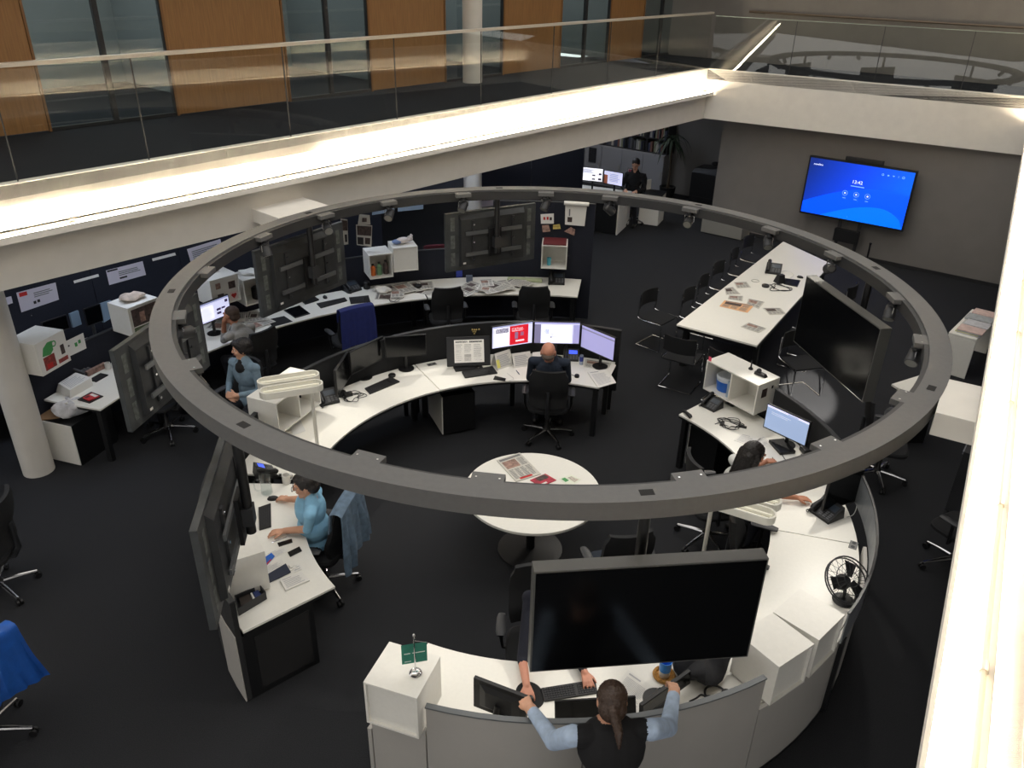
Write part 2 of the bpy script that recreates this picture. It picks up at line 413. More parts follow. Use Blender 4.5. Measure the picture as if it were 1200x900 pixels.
# ---- glass railings
def railing(a, b, n, cuts, lab, top, rail=True, ztop=1.0):
    d = (b-a).normalized(); t = thing('glass_railing', lab, 'railing', a+Z*ZF)
    cs = [0]+[c for c in cuts if 0 < c < (b-a).length]+[(b-a).length]
    for i in range(len(cs)-1):
        p, q = a+d*(cs[i]+.006), a+d*(cs[i+1]-.006)
        obj('glass_pane', run(p, q, -.045, -.030, n, ZF+.005, ZF+ztop), rail_glass, t, world=True)
        if i:
            c = a+d*cs[i]; obj('joint_seal', run(c-d*.005, c+d*.005, -.043, -.032, n, ZF+.005, ZF+ztop), dark_frame, t, world=True)
    if rail:
        obj('handrail', run(a, b, -.075, 0.0, n, ZF+ztop, ZF+ztop+.035), mat('rail cap', (196, 190, 180), .35, .7), t, world=True)
    else:
        obj('top_edge', run(a, b, -.047, -.028, n, ZF+ztop, ZF+ztop+.006), mat('glass edge', (150, 165, 155), .3), t, world=True)
def upL(px, py): return (V2(PL(px, py, LA, LB))-L0).dot(dL)
base = [upL(x, 218-.1659*x-60) for x in (166, 337, 465, 566, 651, 718, 776)]
base = [base[0]-1.28*k for k in (4, 3, 2, 1)] + base
railing(L0, K-dL*.02, nL, base, 'long glass railing with a metal cap rail in front of the oak doors', True)
def upF(px, py): return (V2(PL(px, py, FA, FB))-K).dot(dF)
cf = [upF(x, 60) for x in (927, 1030, 1136)]; cf += [cf[-1]+1.25*k for k in (1, 2, 3)]
railing(K+dF*.02, KR, nF, cf, 'frameless glass railing in front of the taupe wall on the far gallery', True, rail=False, ztop=.96)
railing(R0, KR, nR, [1.3*k for k in range(1, 14)], 'glass railing with a metal cap rail above the light strip by the white block', True)
# ---- the gallery the photographer stands on, and unseen walls above it, added to block low-angle sky
near = [R0+Vector((0, 0, 0)), L0]; yN = .85
m = MB(); m.prism([Vector((-12, yN, 0)), Vector((R0.x+.2, yN, 0)), Vector((R0.x+.2, -6, 0)), Vector((-12, -6, 0))], ZF-.9, ZF-e); struct('floor_gallery_near', m, carpet_up)
m = MB(); m.bb((-14, -2.6, ZF), (9, -2.4, 6.35)); struct('wall_gallery_near', m, taupe)
m = MB(); m.bb((-14, -2.6, 6.35), (9, .7, 6.5)); struct('ceiling_gallery_near', m, ceil_m)
ZTOP = 9.2
struct('wall_skyblock_left', run(L0, K, -.15, 0, nL, 6.5, ZTOP), white_paint)
struct('wall_skyblock_far', run(K, KR, -.15, 0, nF, 6.4, ZTOP), white_paint)
struct('wall_skyblock_right', run(R0, KR, -.15, 0, nR, 6.5, ZTOP), white_paint)
m = MB(); m.bb((-14, .55, 6.5), (R0.x, .7, ZTOP)); struct('wall_skyblock_near', m, white_paint)
struct('ceiling_gallery_far', run(K, KR, -6, 0, nF, 6.35, 6.5), ceil_m)
struct('ceiling_gallery_right', run(R0, KR, -6, 0, nR, 6.35, 6.5), ceil_m)
struct('wall_gallery_right', run(R0-nR*2.6, KR-nR*2.6, -.15, 0, nR, ZF, 6.35), taupe)
glow = mat('gallery fill', (255, 240, 215), .5, emit=9, ecol=(255, 238, 214))  # unseen lamps added to brighten the gallery corridor
for k in range(7):
    c = L0+dL*(2.4+k*2.9)-nL*1.2; t = thing('gallery_fill', 'slim light added unseen above the upper gallery walkway', 'light', c+Z*6.35, math.atan2(dL.y, dL.x), group='added gallery lights')
    m = MB(); m.bb((-.6, -.05, -.05), (.6, .05, -.001)); obj('housing', m, white_paint, t); m = MB(); m.bb((-.58, -.04, -.056), (.58, .04, -.0505)); obj('diffuser', m, glow, t)
# ---- columns
cu_ = P(553, 98, ZF); c0 = P(46, 551, 0)
def column(c, r, z0, z1, lab):
    mm = MB(); mm.lathe([(r, z0), (r, z1)], (c.x, c.y, 0), 40)
    o = obj('column', mm, beam_paint, smooth_=True); return tag(o, lab, 'column')
column(c0, .165, 0, 2.75, 'round white column standing on the carpet beside the paper strewn cabinet')
cU = V2(cu_)-nU*.0+Vector((0, .17, 0))
column(cU, .165, ZF, 6.3, 'round white column on the upper gallery in front of the oak wall')
cl = cU - Vector((0, 0, 0))
column(cl, .165, 0, 2.75, 'round white column below the gallery, behind the ring')
# ---- lower walls
WA, WB = V2(P(831, 266, 0)), V2(P(1178, 339, 0)); dW = (WB-WA).normalized(); nW = Vector((dW.y, -dW.x, 0))
struct('wall_far', run(WA, WB+dW*7, -.3, 0, nW, 0, 2.5), grey_wall)
BA = V2(P(775, 231, 0)); 
struct('wall_back', run(BA-dW*9, BA+dW*6, -.75, -.55, nW, 0, 2.75), grey_wall)
struct('wall_left', run(L0-nL*6.2, K-nL*6.2+dL*8, -.15, 0, nL, 0, 2.75), mat('blue grey wall', (96, 100, 112), .9, noise=.04, nscale=3))
struct('wall_right', run(R0-nR*6, KR-nR*6+dR*3, -.15, 0, nR, 0, 2.75), grey_wall)
m = MB(); a = WA-nW*.02; struct('baseboard_far', run(WA, WB+dW*7, 0, .015, nW, 0, .07), dark_frame)

# ================================================================== THE RING
ZR = 2.674; RC = Vector((.109*(EYE-ZR), 2.6187*(EYE-ZR), 0)); RO, RI = 1.2636*(EYE-ZR), 1.203*(EYE-ZR); RH = .125
ring = thing('lighting_ring', 'huge dark grey ring hanging over the desks with television arms and spotlights', 'ring', (RC.x, RC.y, ZR-RH))
m = MB(); m.ring(RC, RI, RO, ZR-RH, ZR, 160); obj('ring_body', m, ring_m, ring, world=True, smooth_=True)
m = MB(); m.ring(RC, RI-.035, RI-.0005, ZR-RH+.002, ZR-.016, 160); obj('inner_track', m, ring_dark, ring, world=True, smooth_=True)
def rpt(px, py, z=ZR):                      # angle on the ring of a pixel on its top face
    q = P(px, py, z); return math.atan2(q.y-RC.y, q.x-RC.x)
def pol(a, r, z=0): return Vector((RC.x+r*math.cos(a), RC.y+r*math.sin(a), z))
slots = [(201, 341), (287, 497), (757, 575), (1089, 454), (1027, 314), (817, 241), (585, 220), (360, 249)]
for s_ in slots:
    a = rpt(*s_); c = pol(a, (RI+RO)/2, ZR)
    m = MB(); m.box(c+Z*.0008, (.055, .085, .0016), a); obj('slot', m, black_mat, ring, world=True)
plates = [(428, 536), (571, 560), (812, 560), (975, 520), (1062, 463), (1076, 395), (1044, 345), (975, 296), (897, 268), (803, 246), (713, 232), (640, 227), (545, 228), (460, 237), (386, 251), (312, 275), (247, 315), (211, 367), (223, 425)]
PLATE_A = [rpt(px, py) for px, py in plates]
for a in PLATE_A:
    m = MB(); m.box(pol(a, RI-.05, ZR-.035), (.11, .20, .045), a); p_ = obj('mounting_plate', m, ring_m, ring, world=True, bevel=.004)
    for s_ in (-.07, .07):
        m = MB(); m.box(pol(a, RI-.05, ZR-.0115)+Vector((-math.sin(a)*s_, math.cos(a)*s_, 0)), (.012, .012, .005), a)
        obj('screw', m, chrome, p_, world=True)
# blocks that tie the ring to the slabs
def tie(c0_, c1_, w, z0, z1):
    d = V2(c1_-c0_).normalized(); n = Vector((-d.y, d.x, 0)); q = [c0_-n*w/2, c1_-n*w/2, c1_+n*w/2, c0_+n*w/2]
    m = MB(); m.hexa([Vector((p.x, p.y, z0)) for p in q]+[Vector((p.x, p.y, z1)) for p in q]); return obj('tie_block', m, white_paint, ring, world=True, bevel=.004)
aR = math.atan2(-nR.y, -nR.x); aL = math.atan2(-nL.y, -nL.x)
qR = P(1106, 463, ZR); aR = math.atan2(qR.y-RC.y, qR.x-RC.x)
qL = P(354, 247, ZR); aLp = math.atan2(qL.y-RC.y, qL.x-RC.x)
cR = pol(aR, RO-.01); tie(cR, cR-nR*1.0, .60, ZR-.18, ZR-.002)
cL = pol(aLp, RO-.01); tie(cL, cL-nL*1.2, .72, ZR-.16, ZR-.002)

# ================================================================== DESK ISLAND: everything lies on circles about one centre
DC = Vector((.26, 6.58, 0)); R_IN, R_OUT = 2.24, 3.00; ZD = .73
def PD(deg, r, z=0): a = R(deg); return Vector((DC.x+r*math.cos(a), DC.y+r*math.sin(a), z))
def arc(r, a0, a1, n=None):
    n = n or max(2, int(abs(a1-a0)/3)); return [PD(a0+(a1-a0)*i/n, r) for i in range(n+1)]
def face(deg): return R(deg)-math.pi/2      # rotation that turns local +y outwards along the radius
def sector_desk(lab, a0, a1, r0, r1, legs, group=None, square=False, panels=()):
    t = thing('curved_desk', lab, 'desk', PD((a0+a1)/2, (r0+r1)/2, 0), group=group)
    g = .12
    m = MB(); m.band(arc(r0, a0+g, a1-g), arc(r1, a0+g, a1-g), ZD-.022, ZD); obj('desk_top', m, white_lam, t, world=True, bevel=.002)
    m = MB(); m.band(arc(r0+.004, a0+g, a1-g), arc(r1-.004, a0+g, a1-g), ZD-.05, ZD-.0225); obj('desk_frame', m, black_lam, t, world=True)
    for (la, lr) in legs:
        m = MB(); m.box(PD(la, lr, (ZD-.05)/2), (.06, .06, ZD-.05), face(la)); obj('leg', m, black_lam, t, world=True)
    return t
def divider(lab, a0, a1, r, z0, z1, mt=None, th=.04, group=None, cap=True):
    t = thing('divider_screen', lab, 'divider', PD((a0+a1)/2, r, 0), group=group)
    m = MB(); m.band(arc(r, a0, a1), arc(r+th, a0, a1), z0, z1); obj('panel', m, mt or black_felt, t, world=True)
    if cap:
        m = MB(); m.band(arc(r-.004, a0, a1), arc(r+th+.004, a0, a1), z1, z1+.012); obj('cap', m, dark_grey, t, world=True)
    if z0 > .1:
        for a in (a0+1.5, a1-1.5):
            m = MB(); m.box(PD(a, r+th/2, z0/2), (.05, .03, z0), face(a)); obj('foot', m, black_lam, t, world=True)
    return t
DA = sector_desk('white curved desk with three lit monitors where the bald man works', 69, 120, R_IN, R_OUT, [(70.5, 2.31), (70.5, 2.9), (118.5, 2.9), (95, 2.92)])
DA2 = sector_desk('white curved desk with two dark monitors and the fluorescent twin lamp', 120, 178, R_IN, R_OUT, [(121.5, 2.9), (150, 2.92), (176.5, 2.31), (176.5, 2.9)])
DB = sector_desk('white curved desk under the blue shirted person\'s hands', 181, 221.4, R_IN, R_OUT+.04, [(182.5, 2.31), (182.5, 2.9)])
DC1 = sector_desk('long white curved counter desk with the big fan and two white cubes', 247.5, 345, R_IN, R_OUT, [(249, 2.31), (300, 2.92), (343.5, 2.31), (272, 2.92)])
DD = sector_desk('white curved desk with cables and the white double cube', 345, 402, R_IN, R_OUT, [(346.5, 2.9), (400.5, 2.31), (400.5, 2.9), (375, 2.92)])
# end panel of the desk beside the gap
def end_panel(t, a, r0, r1, z0, z1, mt, name='end_panel', th=.03):
    p, q = PD(a, r0), PD(a, r1); d = (q-p).normalized(); n = Vector((-d.y, d.x, 0))
    obj(name, run(p, q, -th, 0, n, z0, z1), mt, t, world=True, bevel=.003)
end_panel(DB, 221.2, 2.45, 3.06, 0, ZD-.05, black_lam)
m = MB(); p, q = PD(221.0, 2.5), PD(221.0, 2.96); d = (q-p).normalized(); n = Vector((-d.y, d.x, 0))
obj('inset_panel', run(p, q, .001, .012, n, .06, ZD-.11), black_mat, DB, world=True)
divider('black curved screen behind the monitors of the bald man', 68.5, 121, 3.02, .30, 1.16)
divider('black curved screen behind the two dark monitors', 121, 151.5, 3.02, .30, 1.16)
divider('low black curved screen carrying the white double cube by the lamp', 151.6, 165.4, 3.02, .30, .825)
divider('short black curved screen beside the white double cube at the lamp', 165.5, 179, 3.02, .30, 1.05)
t = divider('black curved screen behind the blue shirted person\'s television', 181, 221.4, 3.06, .02, 1.05)
m = MB(); m.band(arc(3.105, 214, 221.4), arc(3.115, 214, 221.4), .02, .72); obj('white_end_strip', m, grey_panel, t, world=True)
# pale front panels of the counter: separate curved boards with fine joints
front = thing('counter_front', 'pale grey curved counter front that the person in the black vest leans over', 'counter', PD(285, 3.05, 0))
for a0, a1, z1 in ((247.6, 255.3, .838), (255.3, 275, 1.06), (275, 299.9, 1.06), (299.9, 318, .7505), (318, 343, .80)):
    m = MB(); m.band(arc(3.02, a0+.1, a1-.1), arc(3.05, a0+.1, a1-.1), .03, z1); obj('front_board', m, grey_panel, front, world=True, smooth_=True)
    if z1 > 1:
        m = MB(); m.band(arc(3.015, a0, a1), arc(3.055, a0, a1), z1, z1+.012); obj('cap', m, mat('counter cap', (96, 100, 102), .3), front, world=True)
m = MB(); m.band(arc(3.02, 247.6, 343), arc(3.05, 247.6, 343), 0, .03); obj('plinth', m, black_lam, front, world=True)
p, q = PD(247.5, 2.3), PD(247.5, 3.05); d = (q-p).normalized(); n = Vector((-d.y, d.x, 0))
obj('end_board', run(p, q, -.03, 0, n, 0, ZD-.05), grey_panel, front, world=True)
smoke = mat('grey translucent screen', (116, 120, 124), .35, noise=.05)
divider('grey curved screen along the desk with the fan and the office telephone', 318, 367, 3.06, .80, 1.10, mt=smoke, th=.012)
divider('black curved screen behind the long haired person\'s monitor', 367, 387.9, 3.04, .25, 1.12)
divider('low black curved screen carrying the white double cube with the aerial', 388, 402.5, 3.04, .25, .825)
# ---- outer ring of desks under the gallery
O_IN, O_OUT = 5.07, 5.83
F1 = sector_desk('outer white desk strewn with newspapers in front of the grey hanging television', 81.8, 108, O_IN, O_OUT, [(82.8, 5.13), (82.8, 5.74), (107, 5.74)])
F2 = sector_desk('outer white desk with black keyboards beside the blue covered chair', 108, 138.5, O_IN, O_OUT, [(109, 5.74), (137.5, 5.13)])
F3 = sector_desk('outer white desk of the person in the grey sweater', 138.5, 152, O_IN, O_OUT, [(151, 5.13), (151, 5.74)])
G1 = sector_desk('outer white desk with a pile of papers and a red booklet', 154.5, 165.3, O_IN, O_OUT, [(164.6, 5.13), (155.2, 5.13), (155.2, 5.74)])
divider('tall navy screen with pinned photos and the red topped cube', 80.5, 96, 5.87, .03, 1.95, mt=navy_felt)
divider('navy screen behind the newspaper desk and the hanging televisions', 96, 135, 5.87, .03, 1.20, mt=navy_felt)
divider('navy screen behind the desk of the person in the grey sweater', 135, 153, 5.87, .03, 1.12, mt=navy_felt)
divider('navy screen with a pinned paper behind the pile of papers', 153, 166.3, 5.87, .03, 1.12, mt=navy_felt)

# ---- white storage cubes that hang on the screens
def cube_shelf(lab, deg, r, ztop, cells=1, open_to='in', w=.38, d=.37, h=.38, group=None, back=True, rotdeg=0):
    """open box of boards; local x runs along the screen, -y towards the centre"""
    t = thing('storage_cube', lab, 'shelf', PD(deg, r, ztop-h), face(deg)+R(rotdeg)+(math.pi if open_to == 'out' else 0), group=group)
    W = w*cells; th = .016
    def b(n, a, c): m = MB(); m.bb(a, c); return obj(n, m, white_side, t, bevel=.001)
    b('top_board', (-W/2, -d/2, h-th), (W/2, d/2, h)); b('bottom_board', (-W/2, -d/2, 0), (W/2, d/2, th))
    for i in range(cells+1):
        x = -W/2+th/2+(W-th)*i/cells; b('side_board', (x-th/2, -d/2, th), (x+th/2, d/2, h-th))
    if back: b('back_board', (-W/2+th, d/2-.034, th), (W/2-th, d/2-.022, h-th))
    return t
cube_shelf('white double storage cube beside the fluorescent twin lamp', 158.3, 2.93, 1.22, 2, 'in')
cube_shelf('white double storage cube with a tape dispenser and small aerial on top', 36, 2.95, 1.22, 2, 'in')
cube_shelf('white storage cube at the counter end with the green flag on top', 251.4, 2.93, 1.22, 1, 'in')
cube_shelf('white storage cube on the counter beside the one next to the fan', 305.2, 2.868, 1.132, 1, 'in')
cube_shelf('white storage cube on the counter next to the fan', 313.4, 2.868, 1.132, 1, 'in')

# ---- drawer pedestals under the desks
def pedestal(lab, deg, r, rot=0, h=.56, w=.42, d=.58, group=None):
    t = thing('drawer_cabinet', lab, 'cabinet', PD(deg, r, 0), face(deg)+R(rot), group=group)
    m = MB(); m.bb((-w/2, -d/2+.02, .03), (w/2, d/2, h)); obj('body', m, black_lam, t, bevel=.003)
    m = MB(); m.bb((-w/2, -d/2, .03), (w/2, -d/2+.0195, h)); obj('front', m, black_lam, t, bevel=.002)
    m = MB(); m.bb((-w/2-.012, -d/2, .03), (-w/2-.0005, d/2, h)); obj('side_board', m, white_side, t, bevel=.002)
    for sx in (-1, 1):
        for sy in (-1, 1):
            m = MB(); m.cyl((sx*(w/2-.05), sy*(d/2-.06), 0), (sx*(w/2-.05), sy*(d/2-.06), .03), .02); obj('foot', m, black_pl, t)
    return t
pedestal('drawer cabinet with a white side under the desk of the bald man', 113.0, 2.62, 0)
pedestal('drawer cabinet under the desk with the cables', 395, 2.68, 0)
# round table in the middle
t = thing('round_table', 'round white table with newspapers in the middle of the desks', 'table', (.225, 6.52, 0))
m = MB(); m.lathe([(0, ZD-.03), (.667, ZD-.03), (.672, ZD-.027), (.672, ZD-.003), (.669, ZD), (0, ZD)], n=64); obj('table_top', m, white_lam, t)
m = MB(); m.lathe([(.045, .03), (.045, ZD-.031)], n=20); obj('pole', m, black_pl, t, smooth_=True)
m = MB(); m.lathe([(0, 0), (.33, 0), (.33, .012), (.06, .03), (0, .03)], n=40); obj('base', m, black_pl, t)
# conference table
ct = [P(793, 380, .74), P(887, 405, .74), P(974, 309, .74), P(918, 283, .74)]
CTm = sum(ct, Vector())/4
t = thing('conference_table', 'long white conference table with papers and a dark telephone', 'table', (CTm.x, CTm.y, 0))
m = MB(); m.prism([(p.x, p.y) for p in ct], .715, .74); obj('table_top', m, white_lam, t, world=True, bevel=.002)
m = MB(); m.prism([(CTm.x+(p.x-CTm.x)*.985, CTm.y+(p.y-CTm.y)*.985) for p in ct], .66, .7145); obj('table_frame', m, black_lam, t, world=True)
for k in range(4):
    c = CTm+(ct[k]-CTm)*.88; m = MB(); m.box((c.x, c.y, .33), (.08, .08, .66), yaw_of(ct[0], ct[3])); obj('leg', m, black_lam, t, world=True)

# ================================================================== TELEVISIONS hanging from the ring
def television(lab, A, B, back_to_camera, anchor=None, W=1.40, zt=2.25, h=.82, th=.05):
    A = P(*A, zt); B = P(*B, zt); y = yaw_of(A, B); d = (B-A); d.z = 0; d.normalize()
    mid = (A+B)/2
    if anchor == 'A': mid = A+d*W/2
    rz = y+(math.pi if back_to_camera else 0); z0 = zt-h
    t = thing('television', lab, 'television', (mid.x, mid.y, z0), rz)
    m = MB(); m.bb((-W/2, 0 if th <= .06 else .05-th, 0), (W/2, .05, h)); bz = obj('housing', m, tv_edge if not back_to_camera else tv_flange, t, bevel=.003)
    m = MB(); m.bb((-W/2+.012, .0497-th-.004, .014), (W/2-.012, .0497-th, h-.012)); obj('screen', m, tv_glass, t)
    m = MB(); m.hexa([(-W*.36, .0505, .06), (W*.36, .0505, .06), (W*.36, .0505, h-.03), (-W*.36, .0505, h-.03), (-W*.35, .10, .08), (W*.35, .10, .08), (W*.35, .10, h-.09), (-W*.35, .10, h-.09)])
    bb_ = obj('back_cover', m, tv_back, t)
    for zz in (h*.30, h*.66):
        m = MB(); m.bb((-W*.31, .121, zz-.025), (W*.31, .14, zz+.025)); obj('bracket_rail', m, mat('bracket steel', (120, 122, 124), .45, .7), t)
    for sx in (-.22, .22):
        m = MB(); m.bb((sx*W-.02, .1005, h*.16), (sx*W+.02, .1205, h*.86)); obj('bracket_arm', m, dark_grey, t)
        for zz in (.2, .5, .8):
            m = MB(); m.cyl((sx*W, .1205, h*zz), (sx*W, .132, h*zz), .012, n=8); obj('screw', m, chrome, t)
    m = MB(); m.bb((-.09, .1405, h*.24), (.09, .17, h*.72)); obj('bracket_plate', m, black_pl, t)
    m = MB(); m.tube([(0, .21, h*.30), (0, .21, ZR-.10-z0)], .036, 14); obj('pole', m, black_pl, t, smooth_=True)
    m = MB(); m.tube([(-.0, .172, h*.48), (0, .175, h*.48)], .03, 12)
    m.bb((-.05, .17, h*.40), (.05, .25, h*.58)); obj('pole_clamp', m, dark_grey, t)
    # arm from the head of the pole to the ring
    hd = WM[t.name] @ Vector((0, .21, ZR-.10-z0)); a = math.atan2(hd.y-RC.y, hd.x-RC.x); q = pol(a, RI-.034, ZR-.10)
    if (hd-q).length > .03:
        m = MB(); m.tube([hd, q], .03, 8); obj('arm', m, black_pl, t, world=True)
    if back_to_camera:
        for k in range(3):
            for sx in (-1, 1):
                m = MB(); m.bb((sx*W*.425-.03, .0505, .08+k*.24), (sx*W*.425+.03, .053, .26+k*.24)); obj('highlight_strip', m, mat('highlight strip', (92, 96, 94), .55, noise=.4, nscale=25), t)  # pale mottled strips painted as highlight streaks along the flange
        m = MB(); m.bb((.36*W-.04, .1005, .10), (.36*W-.01-.0, .103, .125)) if False else m.bb((.30*W, .0995, .10), (.33*W, .103, .125)); obj('rating_label', m, paper, t)
    return t
television('dark television facing the counter above the person in the black vest', (622, 664), (900, 648), False, zt=2.20, W=1.43, th=.10)
television('dark television facing the conference table above the bright patch of carpet', (950, 321), (1043, 387), False, zt=2.22, W=1.48, th=.12)
television('back of the television above the blue shirted person', (221, 623), (256, 513), True, anchor='A', zt=2.22)
television('back of the television hanging over the outer desk beside the round white column', (127, 411), (222, 346), True, anchor='A', zt=2.28, W=1.38)
television('back of the television hanging in front of the outer desk with keyboards', (294, 294), (398, 259), True, zt=2.33, W=1.42)
television('back of the television hanging in front of the newspaper strewn outer desk', (520, 250), (626, 237), True, zt=2.36, W=1.34, h=.80)

# ================================================================== SPOTLIGHTS on the ring
SPOT_AT = {3: 'under the ring above the pale lit monitor', 4: 'under the ring nearest the white block and the corner table', 5: 'under the ring beside the white block, over the carpet', 6: 'under the ring above the dark television facing the table', 7: 'under the ring at the far corner of the conference table', 8: 'under the ring over the far end of the conference table', 9: 'under the ring over the low grey bench', 10: 'under the ring in front of the far white cabinet', 11: 'under the ring beside the flip chart sheet', 12: 'under the ring above the grey hanging television', 13: 'under the ring above the cube of bottles', 14: 'under the ring above the photo strip', 15: 'under the ring above the television over the keyboard desk', 17: 'under the ring above the lit monitor with tables', 18: 'under the ring above the person in the denim shirt'}
def spotlight(lab, a, target, watts, size=40, blend=.5):
    c = pol(a, RI-.07, 0); z = ZR-.058
    t = thing('spotlight', lab, 'spotlight', (c.x, c.y, z), a, group='spotlights on the ring')
    m = MB(); m.cyl((0, 0, -.03), (0, 0, 0), .02, n=10); m.cyl((0, 0, -.05), (0, 0, -.03), .038, n=14); obj('swivel', m, dark_grey, t)
    d = (Vector(target)-Vector((c.x, c.y, z-.12))).normalized(); dl = Matrix.Rotation(-a, 3, 'Z') @ d
    o = Vector((0, 0, -.12))
    m = MB(); m.tube([o-dl*.075, o-dl*.06, o+dl*.07], [.035, .05, .056], 14); obj('head', m, dark_grey, t, smooth_=True)
    m = MB(); m.tube([o+dl*.0705, o+dl*.073], .048, 14); obj('lens', m, mat('lamp lens', (120, 120, 116), .15), t)
    m = MB(); m.tube([(0, -.06, -.05), (0, -.062, -.12)], .006, 6); m.tube([(0, .06, -.05), (0, .062, -.12)], .006, 6); m.tube([(0, -.06, -.05), (0, .06, -.05)], .006, 6); obj('yoke', m, chrome, t)
    L = bpy.data.lights.new('spot_beam', 'SPOT'); L.energy = watts; L.spot_size = R(size); L.spot_blend = blend; L.shadow_soft_size = .05; L.color = (1.0, .94, .84)
    lo = bpy.data.objects.new('spot_beam', L); C.objects.link(lo); lo.parent = t
    lo.location = o+dl*.09; lo.rotation_euler = dl.to_track_quat('-Z', 'Y').to_euler()
    return t
SL = 'small black spotlight clamped under the inner edge of the ring'
spots = {3: (P(560, 790, .73), 1.1, 40, .6), 4: (P(948, 467, 0), 120.0, 8, .3), 5: (P(935, 735, 1.1), 1.0, 40, .6), 8: (P(900, 560, .73), .9, 44, .6), 10: (P(860, 370, .74), .7, 46, .6), 7: (P(870, 330, .74), .7, 46, .6),
         9: (P(625, 600, .73), 1.1, 30, .5), 6: (P(960, 640, .73), .7, 44, .6), 11: (P(560, 430, .73), .7, 50, .6), 12: (P(450, 470, .73), .8, 50, .6), 13: (P(340, 600, .73), .7, 40, .6), 14: (P(650, 790, .73), .9, 40, .6), 15: (P(390, 500, .73), .7, 40, .6), 17: (P(600, 330, .73), .5, 50, .6), 18: (P(480, 760, 1.0), 1.0, 30, .6)}
for i, (tg, w, sz, bl) in spots.items(): spotlight('small black spotlight clamped '+SPOT_AT[i], PLATE_A[i], tg, SPOT_WATTS*w, sz, bl)

# ================================================================== CHAIRS
seat_black = mat('black seat fabric', (20, 21, 24), .9, noise=.15, nscale=80)
seat_navy = mat('dark blue seat fabric', (30, 38, 50), .9, noise=.15, nscale=80)
mesh_black = mat('black chair mesh', (23, 24, 27), .8, noise=.25, nscale=220)
polished = mat('polished aluminium', (190, 190, 192), .22, 1)
def office_chair(seat=seat_black, star=polished, spin=0, name='office_chair', az=0.0):
    t = thing(name, 'chair', 'chair')
    for k in range(5):
        a = spin+2*math.pi*k/5; u = Vector((math.cos(a), math.sin(a), 0))
        m = MB(); m.tube([u*.03+Z*.115, u*.17+Z*.10, u*.32+Z*.075], [.022, .019, .014], 8); obj('base_arm', m, star, t, smooth_=True)
        w = Vector((-u.y, u.x, 0)); c = u*.32+Z*.03
        m = MB(); m.tube([c-w*.026, c-w*.006], .03, 12); m.tube([c+w*.006, c+w*.026], .03, 12); m.tube([c+Z*.02, c+Z*.05], .011, 8); obj('caster', m, black_pl, t)
    m = MB(); m.lathe([(.045, .085), (.05, .13), (.028, .16), (.028, .30), (.018, .30), (.018, .40)], n=16); obj('gas_lift', m, black_pl, t, smooth_=True)
    m = MB(); m.bb((-.12, -.14, .395), (.12, .12, .43)); obj('seat_mechanism', m, dark_grey, t, bevel=.01)
    m = MB(); w, d = .245, .235                       # padded seat: rounded outline, slightly dished
    out = [(w*math.copysign(abs(math.cos(a))**.45, math.cos(a)), .02+d*math.copysign(abs(math.sin(a))**.5, math.sin(a))) for a in [2*math.pi*i/28 for i in range(28)]]
    for z0, z1, s0, s1 in ((.43, .445, .9, 1), (.445, .475, 1, 1), (.475, .49, 1, .92)):
        vs = [(x*s0, .02+(y-.02)*s0, z0) for x, y in out]+[(x*s1, .02+(y-.02)*s1, z1) for x, y in out]; n = len(out)
        m.add(vs, [(i, (i+1) % n, n+(i+1) % n, n+i) for i in range(n)])
    n = len(out); m.add([(x*.92, .02+(y-.02)*.92, .49) for x, y in out], [tuple(range(n))]); m.add([(x*.9, .02+(y-.02)*.9, .43) for x, y in out], [tuple(reversed(range(n)))])
    obj('seat', m, seat, t, smooth_=True)
    nx, nz = 10, 12; m = MB(); fr = []; bk = []       # curved backrest
    for j in range(nz+1):
        v = j/nz; z = .54+.52*v; hw = .235*(1-.10*abs(2*v-1)**3)-(.02 if v > .9 else 0)
        for i in range(nx+1):
            u = 2*i/nx-1; x = u*hw; y = -.235+.05*u*u-.035*math.sin(math.pi*v)*0-.06*v+.035*math.exp(-((v-.25)/.2)**2)
            fr.append((x, y+.02, z)); bk.append((x, y-.02, z))
    N = len(fr); fs = []
    for j in range(nz):
        for i in range(nx):
            a = j*(nx+1)+i; fs += [(a, a+1, a+nx+2, a+nx+1), (N+a, N+a+nx+1, N+a+nx+2, N+a+1)]
    rim = [i for i in range(nx+1)]+[j*(nx+1)+nx for j in range(1, nz+1)]+[nz*(nx+1)+i for i in range(nx-1, -1, -1)]+[j*(nx+1) for j in range(nz-1, 0, -1)]
    fs += [(rim[k], rim[(k+1) % len(rim)], N+rim[(k+1) % len(rim)], N+rim[k]) for k in range(len(rim))]
    m.add(fr+bk, fs); obj('backrest', m, mesh_black, t, smooth_=True)
    m = MB(); m.tube([(0, -.06, .40), (0, -.22, .41), (0, -.275, .50), (0, -.27, .78)], [.03, .03, .026, .02], 8); obj('back_support', m, dark_grey, t, smooth_=True)
    for sx in (-1, 1):
        m = MB(); m.tube([(sx*.13, 0, .41), (sx*.27, -.02, .42), (sx*.285, -.03, .50), (sx*.285, -.02, .655+az)], .016, 8); ar = obj('armrest_post', m, black_pl, t, smooth_=True)
        m = MB(); m.tube([(sx*.285, -.13, .668), (sx*.285, -.08, .672), (sx*.285, .06, .672), (sx*.285, .11, .664)], [.03, .042, .042, .03], 10)
        m.v = [Vector((v.x, v.y, .665+az+(v.z-.668)*.42)) for v in m.v]; obj('armrest_pad', m, dark_grey, t, smooth_=True)
    return t
def put(t, loc, rz, label, group=None):
    t.location = loc; t.rotation_euler = (0, 0, rz); WM[t.name] = Matrix.Translation(loc) @ Matrix.Rotation(rz, 4, 'Z'); t['label'] = label
    for ch in t.children_recursive: WM[ch.name] = WM[t.name]
    if group: t['group'] = group
    return t
oc = office_chair(spin=R(12))
put(oc, (.45, 8.70, 0), face(86), 'black swivel chair the bald man sits on')
